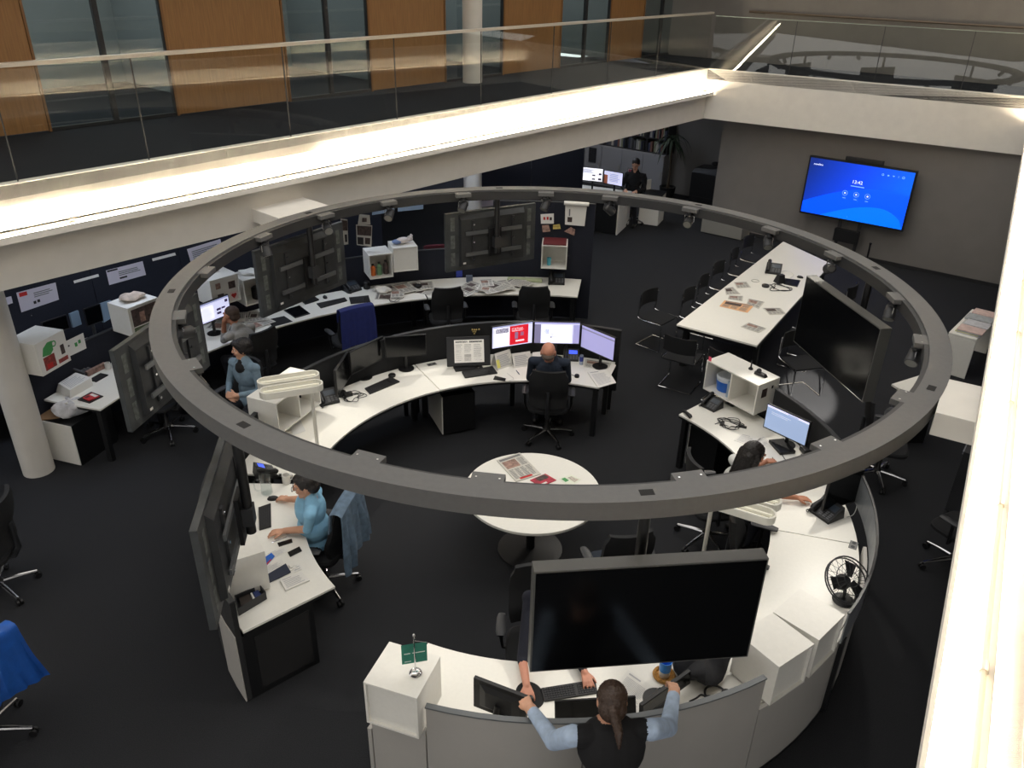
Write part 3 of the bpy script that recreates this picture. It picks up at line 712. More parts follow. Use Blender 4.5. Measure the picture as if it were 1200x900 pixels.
def chair_at(lab, loc, rz): return dup(oc, (loc[0], loc[1], 0), rz, lab)
bl_p = P(371, 632, .57)+Vector((.03, 0, 0)); chair_blue = chair_at('black swivel chair with a denim jacket over its back', bl_p, face(170))
chair_at('black swivel chair pushed up to the papers of the outer desk', PD(105.3, 4.86), face(103))
chair_at('black swivel chair at the clear white end of the outer desk', PD(89.6, 4.82), face(92))
chair_cov = chair_at('swivel chair covered by a royal blue cloth', PD(124, 4.62), face(126))
chair_at('black swivel chair under the hanging television beside the round column', PD(156.3, 4.93), face(160))
chair_at('black swivel chair standing alone on the open carpet', P(-2, 683, .1), R(100))
cb = chair_at('swivel chair with a bright blue coat on the open carpet', P(-16, 856, .1), R(70))
nav = office_chair(seat_navy, spin=R(40)); put(nav, (.98, 5.72, 0), R(15), 'swivel chair with a dark blue seat beside the round table')
hi = office_chair(spin=R(70), az=.10); put(hi, PD(336.8, 2.17), face(337), 'black swivel chair pushed up to the counter between the lamp and the fan')
ch_long = chair_at('black swivel chair of the long haired person', PD(4, 1.80), face(8))
ch_hid = chair_at('black swivel chair behind the dark television at the counter', PD(269.5, 1.82), face(268))
ch_den = chair_at('black swivel chair of the person in the open denim shirt', PD(153, 3.95), R(155))
ch_gry = chair_at('black swivel chair of the person in the grey sweater', PD(141, 4.72), face(146))
chair_at('black swivel chair on the carpet outside the desks beside the light strip', (4.30, 7.95, 0), R(250))

# ---- cantilever visitor chairs round the conference table
def visitor_chair():
    t = thing('visitor_chair', 'chair', 'chair', group='visitor chairs at the conference table')
    m = MB(); m.band([(-.225, .21), (-.225, -.20)], [(.225, .21), (.225, -.20)], .44, .462); obj('seat', m, seat_black, t, bevel=.008)
    m = MB(); pts = [(-.225, -.19), (-.12, -.235), (0, -.25), (.12, -.235), (.225, -.19)]
    m.band(smooth([(x, y, 0) for x, y in pts], 4), smooth([(x, y-.018, 0) for x, y in pts], 4), .60, .83); obj('backrest', m, seat_black, t, smooth_=True)
    for sx in (-1, 1):
        m = MB(); m.tube(smooth([(sx*.235, -.19, .78), (sx*.235, -.205, .55), (sx*.235, -.19, .45), (sx*.235, .17, .445), (sx*.235, .215, .42), (sx*.235, .225, .10), (sx*.235, .215, .02), (sx*.235, .16, .011), (sx*.235, -.20, .011)], 4), .011, 8); obj('side_tube', m, chrome, t, smooth_=True)
    m = MB(); m.tube([(-.235, -.20, .011), (.235, -.20, .011)], .011, 8); obj('floor_bar', m, chrome, t)
    m = MB(); m.tube([(-.235, .19, .436), (.235, .19, .436)], .009, 8); obj('front_bar', m, chrome, t)
    return t
vis = visitor_chair(); ux = (ct[3]-ct[0]); ux.z = 0; ux.normalize(); uy = Vector((ux.y, -ux.x, 0))    # along the table / from its left side to its right
ty = math.atan2(uy.y, uy.x)-math.pi/2
ls = (ct[0]+Vector((0, 0, 0)))
VL = [('visitor chair drawn back from the open corner of the conference table', P(771, 372, .45), ty-R(8)),
      ('visitor chair tucked under the conference table, first beside the drawn back one', ls+ux*1.15-uy*.12, ty),
      ('visitor chair tucked under the conference table near the single newspapers', ls+ux*1.85-uy*.16, ty+R(4)),
      ('visitor chair tucked under the conference table across from the telephone', ls+ux*2.6-uy*.22, ty-R(3)),
      ('visitor chair tucked under the conference table past the telephone', ls+ux*3.45-uy*.25, ty+R(5)),
      ('visitor chair at the far corner of the conference table by the low grey box', ls+ux*4.3-uy*.32, ty-R(5))]
for i, (lab, loc, rz) in enumerate(VL):
    if i == 0: put(vis, (loc[0], loc[1], 0), rz, lab)
    else: dup(vis, (loc[0], loc[1], 0), rz, lab)
ex = (ct[1]-ct[0]); ex.z = 0; ex.normalize(); ey = Vector((-ex.y, ex.x, 0)); te = math.atan2(ey.y, ey.x)-math.pi/2
q = P(800, 418, .45); dup(vis, (q.x, q.y, 0), te+R(4), 'visitor chair with its back to the white double cube at the table end')
q = ct[1]-ey*.42-ex*.20; dup(vis, (q.x, q.y, 0), te-R(6), 'visitor chair at the table end hidden behind the white double cube')
q = P(940, 425, .45); dup(vis, (q.x, q.y, 0), R(195), 'visitor chair standing in the bright patch of light on the carpet')
q = ct[1]+ux*1.35+uy*.25; dup(vis, (q.x, q.y, 0), ty+math.pi, 'visitor chair half hidden behind the dark television facing the table')
q = ct[1]+ux*3.0+uy*.30; dup(vis, (q.x, q.y, 0), ty+math.pi-R(5), 'visitor chair seen between the hanging television and the ring')
q = ct[1]+ux*2.2+uy*.30; dup(vis, (q.x, q.y, 0), ty+math.pi+R(6), 'visitor chair behind the upper corner of the television facing the table')

# ---- cloths hung over chair backs: a folded sheet in the chair's own frame
def drape(name, lab, cat, chair, mt, hw=.26, front=.15, back=.48, ztop=1.075, flare=.05, seed=1, thick=.012, wave=.02, yb=-.30):
    rnd = random.Random(seed); nu, nv = 26, 30; m = MB(); outer = []; ph = [rnd.uniform(0, 6.28) for _ in range(4)]
    L = front+back+.10
    for j in range(nv+1):
        s = L*j/nv
        for i in range(nu+1):
            u = 2*i/nu-1
            if s < front: z = ztop-(front-s); y = yb+.055; dn = front-s; sg = 1
            elif s < front+.10:
                a = math.pi*(s-front)/.10; z = ztop+.03*math.sin(a); y = yb+.055-.055*(1-math.cos(a)); dn = 0; sg = 0
            else: dn = s-front-.10; z = ztop-dn; y = yb-.055-.02*dn; sg = -1
            w = wave*min(1, dn*3)*(math.sin(u*7+ph[0])+.6*math.sin(u*13+ph[1]+s*3))
            x = u*(hw+flare*dn*(1+.3*math.sin(s*9+ph[2]))); z -= .04*u*u*(1 if dn > .02 else .4)
            z -= (.05*math.sin(u*3+ph[3])*dn)
            outer.append((x, y+sg*abs(w)+w*.3+.05*u*u*0, z))
    inn = [(x, y+(thick if j_ else 0), z) for (x, y, z), j_ in zip(outer, [1]*len(outer))]
    N = len(outer); fs = []
    for j in range(nv):
        for i in range(nu):
            a = j*(nu+1)+i; fs += [(a, a+1, a+nu+2, a+nu+1), (N+a, N+a+nu+1, N+a+nu+2, N+a+1)]
    rim = [i for i in range(nu+1)]+[j*(nu+1)+nu for j in range(1, nv+1)]+[nv*(nu+1)+i for i in range(nu-1, -1, -1)]+[j*(nu+1) for j in range(nv-1, 0, -1)]
    fs += [(rim[k], rim[(k+1) % len(rim)], N+rim[(k+1) % len(rim)], N+rim[k]) for k in range(len(rim))]
    m.add(outer+inn, fs); o = obj(name, m, mt, smooth_=True); M = WM[chair.name]
    o.location = M.translation; o.rotation_euler = chair.rotation_euler; WM[o.name] = M
    return tag(o, lab, cat)
denim_m = mat('washed denim', (92, 112, 132), .9, noise=.28, nscale=14, bump=.3, bscale=60)
drape('denim_jacket', 'washed denim jacket hung over the chair of the blue shirted person', 'jacket', chair_blue, denim_m, seed=3, back=.56, flare=.10, wave=.035)
drape('blue_cloth', 'royal blue cloth hung over the chair at the keyboard desk', 'cloth', chair_cov, mat('royal blue cloth', (24, 36, 98), .85, noise=.1, nscale=20), seed=5, back=.54, wave=.012, hw=.25)
drape('blue_coat', 'bright blue coat hung over a chair on the open carpet', 'coat', cb, mat('bright blue quilt', (22, 84, 170), .6, noise=.15, nscale=12), seed=9, back=.50, flare=.12, wave=.03)

# ================================================================== PEOPLE
import numpy as np
def capsule(a, b, r0, r1, n=14):
    a = Vector(a); b = Vector(b); d = b-a; L = d.length
    if L < 1e-6: d = Vector((0, 0, 1)); L = 1e-6
    d = d/L; pts = []; rs = []
    for k in range(4): t = (k/4)*math.pi/2; pts.append(a-d*r0*math.cos(t)); rs.append(max(r0*math.sin(t), r0*.05))
    pts.append(a); rs.append(r0); pts.append(b); rs.append(r1)
    for k in range(1, 5): t = (k/4)*math.pi/2; pts.append(b+d*r1*math.sin(t)); rs.append(max(r1*math.cos(t), r1*.05))
    m = MB(); m.tube(pts, rs, n); return m
class Body:
    def __init__(s): s.mb = MB(); s.prim = []          # prim: (a, b, r0, r1, material index)
    def cap(s, a, b, r0, r1, k):
        c = capsule(a, b, r0, r1); s.mb.add(c.v, c.f); s.prim.append((Vector(a), Vector(b), r0, r1, k)); return s
    def ell(s, c, d, k, rot=None):
        s.mb.ell(c, d, 16, 12, rot); r = min(d); 
        ax = max(range(3), key=lambda i: d[i]); v = Vector((0, 0, 0)); v[ax] = d[ax]-r
        if rot: v = rot @ v
        s.prim.append((Vector(c)-v, Vector(c)+v, r, r, k)); return s
    def hand(s, w, f, nrm, k, side=1, curl=.35, spread=.12, scale=1.0, thumb=.7):
        """w wrist, f finger direction, nrm back-of-hand normal, side +1 thumb towards nrm x f"""
        f = Vector(f).normalized(); nrm = Vector(nrm); nrm = (nrm-f*nrm.dot(f)).normalized(); lat = nrm.cross(f)*side   # lat: towards the thumb
        S = scale; w = Vector(w)
        for i in range(4):
            o = (1.5-i)*.020*S; s.cap(w+lat*o*.6+f*.012*S, w+lat*o+f*.078*S, .0135*S, .0115*S, k)
        lens = [.068, .076, .071, .055]
        for i in range(4):
            o = (1.5-i)*.021*S; d = (f+lat*(1.5-i)*spread*.5).normalized(); p = w+lat*o+f*.080*S; c = curl*(1+.15*i)
            seg = [lens[i]*.42, lens[i]*.32, lens[i]*.28]; ang = c*.5
            for j in range(3):
                dd = (d*math.cos(ang)-nrm*math.sin(ang)); q = p+dd*seg[j]*S
                s.cap(p, q, (.0092-.0007*j)*S, (.0088-.0009*j)*S, k); p = q; ang += c
        p = w+lat*.026*S+f*.022*S; d1 = (lat*thumb+f*.75-nrm*.25).normalized(); q = p+d1*.042*S; s.cap(p-d1*.01, q, .0135*S, .011*S, k)
        d2 = (lat*thumb*.4+f*.9-nrm*.3).normalized(); s.cap(q, q+d2*.032*S, .0105*S, .009*S, k); return s
    def finish(s, name, parent, mats, voxel=.0065, sm=4):
        me = bpy.data.meshes.new('tmp'); me.from_pydata([tuple(v) for v in s.mb.v], [], s.mb.f)
        o = bpy.data.objects.new('tmp', me); C.objects.link(o)
        r = o.modifiers.new('r', 'REMESH'); r.mode = 'VOXEL'; r.voxel_size = voxel
        q = o.modifiers.new('s', 'SMOOTH'); q.factor = .5; q.iterations = sm
        dg = bpy.context.evaluated_depsgraph_get(); ev = o.evaluated_get(dg); em = ev.to_mesh()
        nv = len(em.vertices); co = np.empty(nv*3); em.vertices.foreach_get('co', co); co = co.reshape(-1, 3)
        faces = [tuple(p.vertices) for p in em.polygons]; ev.to_mesh_clear()
        bpy.data.objects.remove(o, do_unlink=True); bpy.data.meshes.remove(me)
        best = np.full(nv, 1e9); idx = np.zeros(nv, int)
        for a, b, r0, r1, k in s.prim:
            a_ = np.array(a); d = np.array(b)-a_; L2 = max(d@d, 1e-12); t = np.clip(((co-a_)@d)/L2, 0, 1)
            dist = np.linalg.norm(co-a_-t[:, None]*d, axis=1)-(r0+(r1-r0)*t)
            w = dist < best; best[w] = dist[w]; idx[w] = k
        inv = WM[parent.name].inverted(); A = np.array(inv)[:3, :3]; T = np.array(inv)[:3, 3]; co2 = co@A.T+T
        me2 = bpy.data.meshes.new(name); me2.from_pydata(co2.tolist(), [], faces)
        for m_ in mats: me2.materials.append(m_)
        mi = [int(max(idx[f[0]], idx[f[1]], idx[f[2]]) if False else idx[f[0]]) for f in faces]
        me2.polygons.foreach_set('material_index', mi); me2.polygons.foreach_set('use_smooth', [True]*len(faces)); me2.update()
        ob = bpy.data.objects.new(name, me2); C.objects.link(ob); ob.parent = parent; WM[ob.name] = WM[parent.name]; return ob
def frame_of(f, upv=(0, 0, 1)):
    f = Vector(f).normalized(); u = Vector(upv); r = f.cross(u).normalized(); u = r.cross(f); return r, f, u      # right, forward, up
def head(B, c, f, upv, k_skin, s=1.0):
    r, f, u = frame_of(f, upv); c = Vector(c); rot = Matrix((r, f, u)).transposed()
    def w(x, y, z): return c+r*x*s+f*y*s+u*z*s
    B.ell(w(0, -.012, .03), (.077*s, .098*s, .088*s), k_skin, rot); B.ell(w(0, .022, -.035), (.060*s, .072*s, .078*s), k_skin, rot)
    B.cap(w(-.018, .062, -.088), w(.018, .062, -.088), .024*s, .024*s, k_skin)
    B.cap(w(0, .092, .018), w(0, .108, -.018), .010*s, .015*s, k_skin)
    for sx in (-1, 1):
        B.ell(w(sx*.080, -.012, -.005), (.010*s, .020*s, .033*s), k_skin, rot); B.cap(w(sx*.045, .062, -.02), w(sx*.04, .066, -.03), .022*s, .02*s, k_skin)
        B.cap(w(sx*.02, .088, .03), w(sx*.05, .078, .032), .011*s, .010*s, k_skin)
    return w, rot
def face_parts(t, w, rot, s=1.0, brow=(40, 30, 26), glasses=False):
    dark = mat('eye dark', (28, 22, 20), .4); wh = mat('eye white', (225, 220, 215), .4); bm_ = mat('brow %d' % brow[0], brow, .9); lip = mat('lips', (150, 82, 76), .6)
    for sx in (-1, 1):
        m = MB(); m.ell(w(sx*.033, .079, .008), (.013, .008, .0075), 10, 8, rot); e = obj('eye', m, wh, t, world=True, smooth_=True)
        m = MB(); m.ell(w(sx*.034, .0855, .008), (.006, .003, .0065), 10, 6, rot); obj('iris', m, dark, e, world=True)
        m = MB(); m.tube([w(sx*.016, .098, .030), w(sx*.034, .096, .036), w(sx*.053, .084, .031)], .0045, 6); obj('eyebrow', m, bm_, t, world=True)
    m = MB(); m.tube([w(-.024, .088, -.055), w(0, .099, -.052), w(.024, .088, -.055)], [.003, .006, .003], 8); obj('mouth', m, lip, t, world=True, smooth_=True)
    if glasses:
        m = MB()
        for sx in (-1, 1):
            m.tube([w(sx*.036+.025*math.cos(2*math.pi*i/16), .112, .006+.019*math.sin(2*math.pi*i/16)) for i in range(16)], .0022, 6, True)
            m.tube([w(sx*.061, .112, .008), w(sx*.079, .06, .012), w(sx*.082, -.01, .010)], .0022, 6)
        m.tube([w(-.011, .113, .008), w(.011, .113, .008)], .0022, 6); obj('glasses', m, dark_frame, t, world=True)
def hair(t, blobs, mt, voxel=.009, noise=.004, seed=1, name='hair'):
    B = Body()
    for b in blobs:
        if len(b) == 4: B.cap(b[0], b[1], b[2], b[3], 0)
        else: B.ell(b[0], b[1], 0, b[2])
    o = B.finish(name, t, [mt], voxel, 3); rnd = random.Random(seed)
    for v in o.data.vertices: v.co += Vector((rnd.uniform(-1, 1), rnd.uniform(-1, 1), rnd.uniform(-1, 1)))*noise
    return o
skin1 = mat('skin light', (206, 156, 128), .55, noise=.06, nscale=20); skin2 = mat('skin tan', (168, 112, 84), .55, noise=.06, nscale=20); skin3 = mat('skin ruddy', (196, 136, 112), .55, noise=.08, nscale=18)
hair_dark = mat('dark hair', (26, 21, 20), .5, noise=.4, nscale=40, stretch=(6, 6, 1)); hair_brown = mat('brown hair', (62, 46, 36), .5, noise=.4, nscale=40, stretch=(6, 6, 1)); hair_grey = mat('cropped grey hair', (96, 84, 76), .7, noise=.2, nscale=120)
trouser = mat('dark trousers', (22, 24, 32), .9, noise=.15, nscale=30); shoe = mat('black shoes', (16, 15, 15), .4)
def torso(B, pel, che, neck, f, k, sw=.185, depth=1.0, belly=1.0):
    r, f2, u = frame_of(f); up = (che-pel).normalized()
    rr = Matrix((r, (up.cross(r)*-1 if False else up.cross(r)), up)).transposed()
    B.ell(pel+up*.02, (.165, .115*depth, .12), k, rr); B.ell(pel+(che-pel)*.45, (.150*belly, .105*depth*belly, .17), k, rr); B.ell(che+up*.02, (.168, .112*depth, .18), k, rr)
    sh = neck-up*.075
    B.cap(sh-r*sw, sh+r*sw, .058, .058, k); B.cap(sh-r*.06+up*.01, neck+up*.02-r*.03, .07, .05, k); B.cap(sh+r*.06+up*.01, neck+up*.02+r*.03, .07, .05, k)
    return sh+r*sw, sh-r*sw, r, up               # right shoulder, left shoulder
def limb(B, a, b, c, ra, rb, rc, k1, k2, split=1.0, kend=None):
    B.cap(a, b, ra, rb, k1); 
    if split >= 1: B.cap(b, c, rb*.95, rc, k2)
    else:
        m_ = b.lerp(c, split); B.cap(b, m_, rb*.95, rb+(rc-rb)*split, k1); B.cap(m_, c, rb+(rc-rb)*split-.003, rc, k2)
def legs_seated(B, pel, f, k_tr, k_sh, spread=.10, kz=.50, reach=.42, foot=.14):
    r, f2, u = frame_of(f)
    for sx in (-1, 1):
        hip = pel+r*sx*.09; kn = pel+f2*reach+r*sx*(.09+spread*.5); kn.z = kz; an = kn+f2*(.02-foot)+r*sx*.02; an.z = .09
        B.cap(hip, kn, .085, .062, k_tr); B.cap(kn, an, .060, .042, k_tr)
        toe = an+f2*.15; toe.z = .035; B.cap(an-Z*.04+f2*-.03, toe, .042, .035, k_sh)

# 1 --- bald man at the lit monitors
f = Vector((math.cos(R(86)), math.sin(R(86)), 0)); t = thing('person', 'bald person in a dark blue shirt seated at three lit monitors', 'person', (.45, 8.70, 0))
navy_shirt = mat('dark blue shirt', (32, 42, 58), .9, noise=.12, nscale=30)
B = Body(); pel = Vector((.45, 8.72, .58)); che = Vector((.445, 8.66, .93)); neck = Vector((.44, 8.66, 1.14)); hd = P(642.5, 413, 1.27)
rs, ls, r, up_ = torso(B, pel, che, neck, f, 1, .20, 1.1, 1.1)
B.cap(neck-Z*.03, hd-Z*.05, .056, .058, 0); w, rot = head(B, hd, f+Vector((0, 0, -.12)), (0, 0, 1), 0, 1.05)
for s_, sh, side in ((1, rs, -1), (-1, ls, 1)):
    el = sh+f*.12+r*s_*.035-Z*.29; wr = el+f*.23-r*s_*.09+Z*.03; wr.z = .775
    limb(B, sh, el, wr, .056, .045, .029, 1, 0, .25); B.hand(wr, f-r*s_*.15-Z*.05, Z, 0, side=side, curl=.35)
legs_seated(B, pel, f, 2, 3); B.finish('body', t, [skin3, navy_shirt, trouser, shoe]); face_parts(t, w, rot)
hair(t, [(w(0, -.035, -.03), (.076, .082, .052), rot)], hair_grey, .006, .001, name='cropped_hair')

# 2 --- blue shirted person with glasses
f = Vector((math.cos(R(197)), math.sin(R(197)), 0)); seatp = V2(P(371, 632, .57)); f = Vector((math.cos(R(184)), math.sin(R(184)), 0))
t = thing('person', 'person with short dark hair and glasses in a light blue shirt using a mouse', 'person', (seatp.x, seatp.y, 0))
blue_shirt = mat('light blue shirt', (138, 190, 222), .85, noise=.08, nscale=12, bump=.15, bscale=25)
B = Body(); pel = seatp+Z*.57; che = pel+f*.02+Z*.34; neck = Vector((-1.75, 5.84, 1.10)); hd = P(355, 577, 1.27); 
rs, ls, r, up_ = torso(B, pel, che, neck, f, 1, .175, 1.25, 1.15)
hd = P(358, 569, 1.225)
B.cap(neck-Z*.03, hd-Z*.04, .052, .055, 0); w, rot = head(B, hd, f+Vector((0, 0, -.18)), (0, 0, 1), 0, 1.0)
wr = P(337, 585, .775); el = P(357, 585, .85); limb(B, rs, el, wr, .053, .042, .028, 1, 0, .05); B.hand(wr, P(322, 582, .76)-wr, Z, 0, side=-1, curl=.45)
wr = P(333, 622, .775); el = P(361, 620, .84); limb(B, ls, el, wr, .053, .042, .028, 1, 0, .05); B.hand(wr, P(312, 625, .76)-wr, Z, 0, side=1, curl=.25, spread=.3)
legs_seated(B, pel, f, 2, 3, reach=.40); B.finish('body', t, [skin1, blue_shirt, trouser, shoe]); face_parts(t, w, rot, glasses=True)
hair(t, [(w(0, -.025, .055), (.088, .103, .075), rot), (w(0, -.065, -.005), (.078, .062, .078), rot), (w(-.06, -.01, .03), (.026, .05, .05), rot), (w(.06, -.01, .03), (.026, .05, .05), rot), (w(0, .05, .088), (.06, .04, .025), rot)], hair_dark, .007, .003)
d_ = (P(333, 622, .775)-P(350, 620, .8)).normalized(); c_ = P(337, 622, .776); m = MB(); m.tube([c_-d_*.013, c_+d_*.013], .031, 14); wb = obj('wristwatch', m, black_pl, t, world=True)

# 3 --- person in the open denim shirt
f = Vector((-.42, -.90, 0)).normalized(); c_ = PD(153, 3.95); t = thing('person', 'person with short dark hair in an open denim shirt sitting with folded hands', 'person', (c_.x, c_.y, 0))
denim2 = mat('denim shirt', (116, 138, 154), .9, noise=.2, nscale=16, bump=.25, bscale=30); black_tee = mat('black t shirt', (18, 18, 20), .9)
B = Body(); hd = P(283, 409, 1.27); pel = V2(hd)+Z*.56-f*.03; che = pel+Z*.36+f*.02; neck = V2(hd)+Z*1.135
rs, ls, r, up_ = torso(B, pel, che, neck, f, 1, .165, .95, .92)
B.ell(che+f*.055+Z*.13, (.075, .07, .075), 4, Matrix((r, f, Z)).transposed()); B.cap(neck-Z*.06+f*.03, neck-Z*.02+f*.02, .05, .05, 4)
hf = Vector((-.96, -.28, -.12)); B.cap(neck-Z*.02, hd-Z*.05, .047, .05, 0); w, rot = head(B, hd, hf, (0, 0, 1), 0, .97)
mid = che+f*.27-Z*.16
for s_, sh, side in ((1, rs, -1), (-1, ls, 1)):
    el = sh+r*s_*.07+f*.04-Z*.27; wr = mid+r*s_*.055+f*.0+Z*(.0 if s_ > 0 else .03); limb(B, sh, el, wr, .05, .043, .03, 1, 0, .8); B.hand(wr, -r*s_+f*.15, f*.8+Z*.5, 0, side=-side, curl=.5)
legs_seated(B, pel, f, 2, 3); B.finish('body', t, [skin1, denim2, trouser, shoe, black_tee]); face_parts(t, w, rot)
hair(t, [(w(0, -.03, .05), (.090, .108, .088), rot), (w(0, -.07, -.01), (.08, .062, .085), rot), (w(.065, -.015, .01), (.026, .05, .055), rot), (w(-.065, -.015, .01), (.026, .05, .055), rot), (w(0, .055, .092), (.062, .042, .026), rot)], hair_dark, .007, .003)

# 4 --- person in the grey sweater, head propped on a hand
f = Vector((math.cos(R(148)), math.sin(R(148)), 0)); c_ = PD(141, 4.72); t = thing('person', 'person with cropped hair in a grey sweater leaning on a hand before a lit monitor', 'person', (c_.x, c_.y, 0))
grey_sw = mat('grey sweater', (150, 149, 147), .95, noise=.1, nscale=40)
B = Body(); hd = P(271, 369, 1.22); pel = c_+Z*.56; neck = V2(hd)-f*.09+Z*1.07; che = pel.lerp(neck, .62)-f*.03
rs, ls, r, up_ = torso(B, pel, che, neck, f, 1, .185, 1.05, 1.08)
B.cap(neck-Z*.03, hd-Z*.05, .053, .056, 0); w, rot = head(B, hd, f+Vector((-.2, 0, -.2)), (0, 0, 1), 0, 1.0)
el = P(262, 399, .79); wr = hd+r*-.075+f*.06-Z*.07; limb(B, ls, el, wr, .054, .043, .03, 1, 0, .45); B.hand(wr, (hd-wr)+Z*.12, -r+f*.3, 0, side=1, curl=.6)
el = rs+r*.07+f*.12-Z*.24; wr = el+f*.24-r*.1; wr.z = .775; limb(B, rs, el, wr, .054, .043, .03, 1, 0, .7); B.hand(wr, f-r*.2, Z, 0, side=-1)
legs_seated(B, pel, f, 2, 3); B.finish('body', t, [skin2, grey_sw, trouser, shoe], .008); face_parts(t, w, rot)
hair(t, [(w(0, -.03, .045), (.082, .100, .078), rot), (w(0, -.06, -.01), (.076, .055, .07), rot)], mat('cropped brown hair', (70, 56, 48), .8, noise=.2, nscale=90), .007, .0015)

# 5 --- long haired person in a white top
f = Vector((math.cos(R(14)), math.sin(R(14)), 0)); c_ = PD(3, 1.86); t = thing('person', 'person with long dark hair in a white top at the desk with the cables', 'person', (c_.x, c_.y, 0))
white_top = mat('white top', (214, 214, 210), .85, noise=.05, nscale=20)
B = Body(); hd = P(884, 533, 1.27); neck = V2(hd)-f*.06+Z*1.15; pel = c_+Z*.56; che = pel.lerp(neck, .62)
rs, ls, r, up_ = torso(B, pel, che, neck, f, 1, .185)
B.cap(neck-Z*.03, hd-Z*.04, .045, .048, 0); w, rot = head(B, hd, f+Vector((0, 0, -.25)), (0, 0, 1), 0, .97)
wr = P(933, 583, .785); el = P(903, 579, .80); limb(B, rs, el, wr, .046, .040, .027, 1, 0, .0001); B.hand(wr, Vector((1, -.1, -.05)), Z, 0, side=-1, curl=.2, spread=.02)
el = ls-r*.06+f*.13-Z*.25; wr = P(897, 541, .775); limb(B, ls, el, wr, .046, .038, .026, 1, 0, .2); B.hand(wr, f, Z, 0, side=1, curl=.35)
legs_seated(B, pel, f, 2, 3); B.finish('body', t, [skin2, white_top, trouser, shoe]); face_parts(t, w, rot)
bl = [(w(0, -.03, .05), (.092, .110, .090), rot), (w(0, -.07, -.02), (.086, .066, .10), rot)]
for s_ in (-1, 1): bl += [(w(s_*.075, -.02, .02), w(s_*.095, -.03, -.16), .04, .035), (w(s_*.05, -.085, 0), w(s_*.07, -.10, -.26), .055, .03)]
bl += [(w(0, -.09, 0), w(.01, -.12, -.29), .06, .035), (w(-.09, -.06, -.1), w(-.11, -.08, -.30), .035, .015)]
hair(t, bl, hair_dark, .008, .004)

# 6 --- person in the black vest leaning over the counter
f = Vector((.0, 1, 0)); t = thing('person', 'person with a brown ponytail in a black vest leaning over the counter front', 'person', (.68, 3.12, 0))
vest = mat('black vest', (14, 14, 17), .9, noise=.15, nscale=60); stripe_shirt = mat('pale blue shirt', (172, 190, 214), .85, noise=.14, nscale=18, bump=.4, bscale=22)
B = Body(); rs = P(762, 855, 1.36); ls = P(672, 862, 1.36); mid = (rs+ls)/2; hd = P(717, 822, 1.56); neck = mid+Vector((.0, .03, .05)); pel = Vector((mid.x, mid.y-.16, .93)); che = pel.lerp(neck, .66)
r = Vector((1, 0, 0)); rr = Matrix.Identity(3)
upv = (neck-pel).normalized(); rr = Matrix((r, upv.cross(r), upv)).transposed()
B.ell(pel, (.175, .13, .14), 2, rr); B.ell(pel.lerp(che, .5), (.155, .12, .2), 1, rr); B.ell(che+upv*.03, (.205, .135, .20), 1, rr); B.cap(ls+Vector((.05, 0, 0)), rs-Vector((.05, 0, 0)), .068, .068, 1); B.cap(mid-Z*.02, neck, .085, .06, 1)
B.cap(ls, ls+Vector((.02, 0, 0)), .062, .062, 4); B.cap(rs, rs-Vector((.02, 0, 0)), .062, .062, 4)
B.cap(neck-Z*.02, hd-Z*.05, .05, .052, 0); w, rot = head(B, hd, f+Vector((.05, 0, -.45)), (0, .3, 1), 0, 1.0)
el = P(649, 868, 1.16); wr = P(622, 831, 1.10); limb(B, ls, el, wr, .066, .060, .040, 4, 0, .86); B.hand(wr, P(608, 811, 1.08)-wr+Z*.01, Vector((-.3, -.3, .9)), 0, side=-1 if False else 1, curl=.75, thumb=.4)
el = P(783, 852, 1.16); wr = P(790, 811, 1.12); limb(B, rs, el, wr, .066, .060, .040, 4, 0, .86); B.hand(wr, P(786, 789, 1.09)-wr, Vector((.2, -.3, .9)), 0, side=-1, curl=.75, thumb=.4)
for s_ in (-1, 1):
    kn = pel+Vector((s_*.11, -.02, 0)); kn.z = .50; an = kn+Vector((0, -.08, 0)); an.z = .09; B.cap(pel+Vector((s_*.09, 0, -.05)), kn, .09, .06, 2); B.cap(kn, an, .058, .042, 2); B.cap(an-Z*.04, an+Vector((0, .15, -.055)), .042, .035, 3)
B.finish('body', t, [skin1, vest, trouser, shoe, stripe_shirt]); face_parts(t, w, rot)
bl = [(w(0, -.025, .045), (.088, .106, .088), rot), (w(0, -.065, -.01), (.084, .066, .085), rot), (w(0, -.12, -.0), (.03, .03, .03), rot), (w(0, -.125, 0), w(.03, -.165, -.10), .03, .026), (w(.03, -.165, -.10), w(.035, -.17, -.19), .026, .010)]
hair(t, bl, hair_brown, .007, .003)
m = MB()
for sx in (-1, 1): m.tube([w(sx*.055, .104, .022), w(sx*.085, .05, .03), w(sx*.088, -.02, .028)], .003, 6)
m.tube([w(-.055, .104, .022), w(0, .114, .022), w(.055, .104, .022)], .003, 6); obj('glasses', m, black_pl, t, world=True)

# 7 --- person behind the dark television, hands on the keyboard and mouse
f = Vector((math.cos(R(268)), math.sin(R(268)), 0)); c_ = PD(269.5, 1.82); t = thing('person', 'person in navy hidden by the dark television, hands at the black keyboard', 'person', (c_.x, c_.y, 0))
navy_sw = mat('navy sweater', (26, 28, 40), .95, noise=.1, nscale=40)
B = Body(); pel = c_+Z*.56+f*.02+Vector((.10, 0, 0)); che = pel+Z*.36+f*.04; neck = pel+Z*.56+f*.07; hd = neck+f*.05+Z*.13
rs, ls, r, up_ = torso(B, pel, che, neck, f, 1, .17); B.cap(neck-Z*.03, hd-Z*.04, .05, .05, 0); w, rot = head(B, hd, f+Vector((0, 0, -.2)), (0, 0, 1), 0, 1.0)
wr = P(617, 803, .78); el = P(612, 772, .80); limb(B, rs, el, wr, .048, .041, .027, 1, 0, .12); B.hand(wr, P(621, 818, .76)-wr, Z, 0, side=-1, curl=.45)
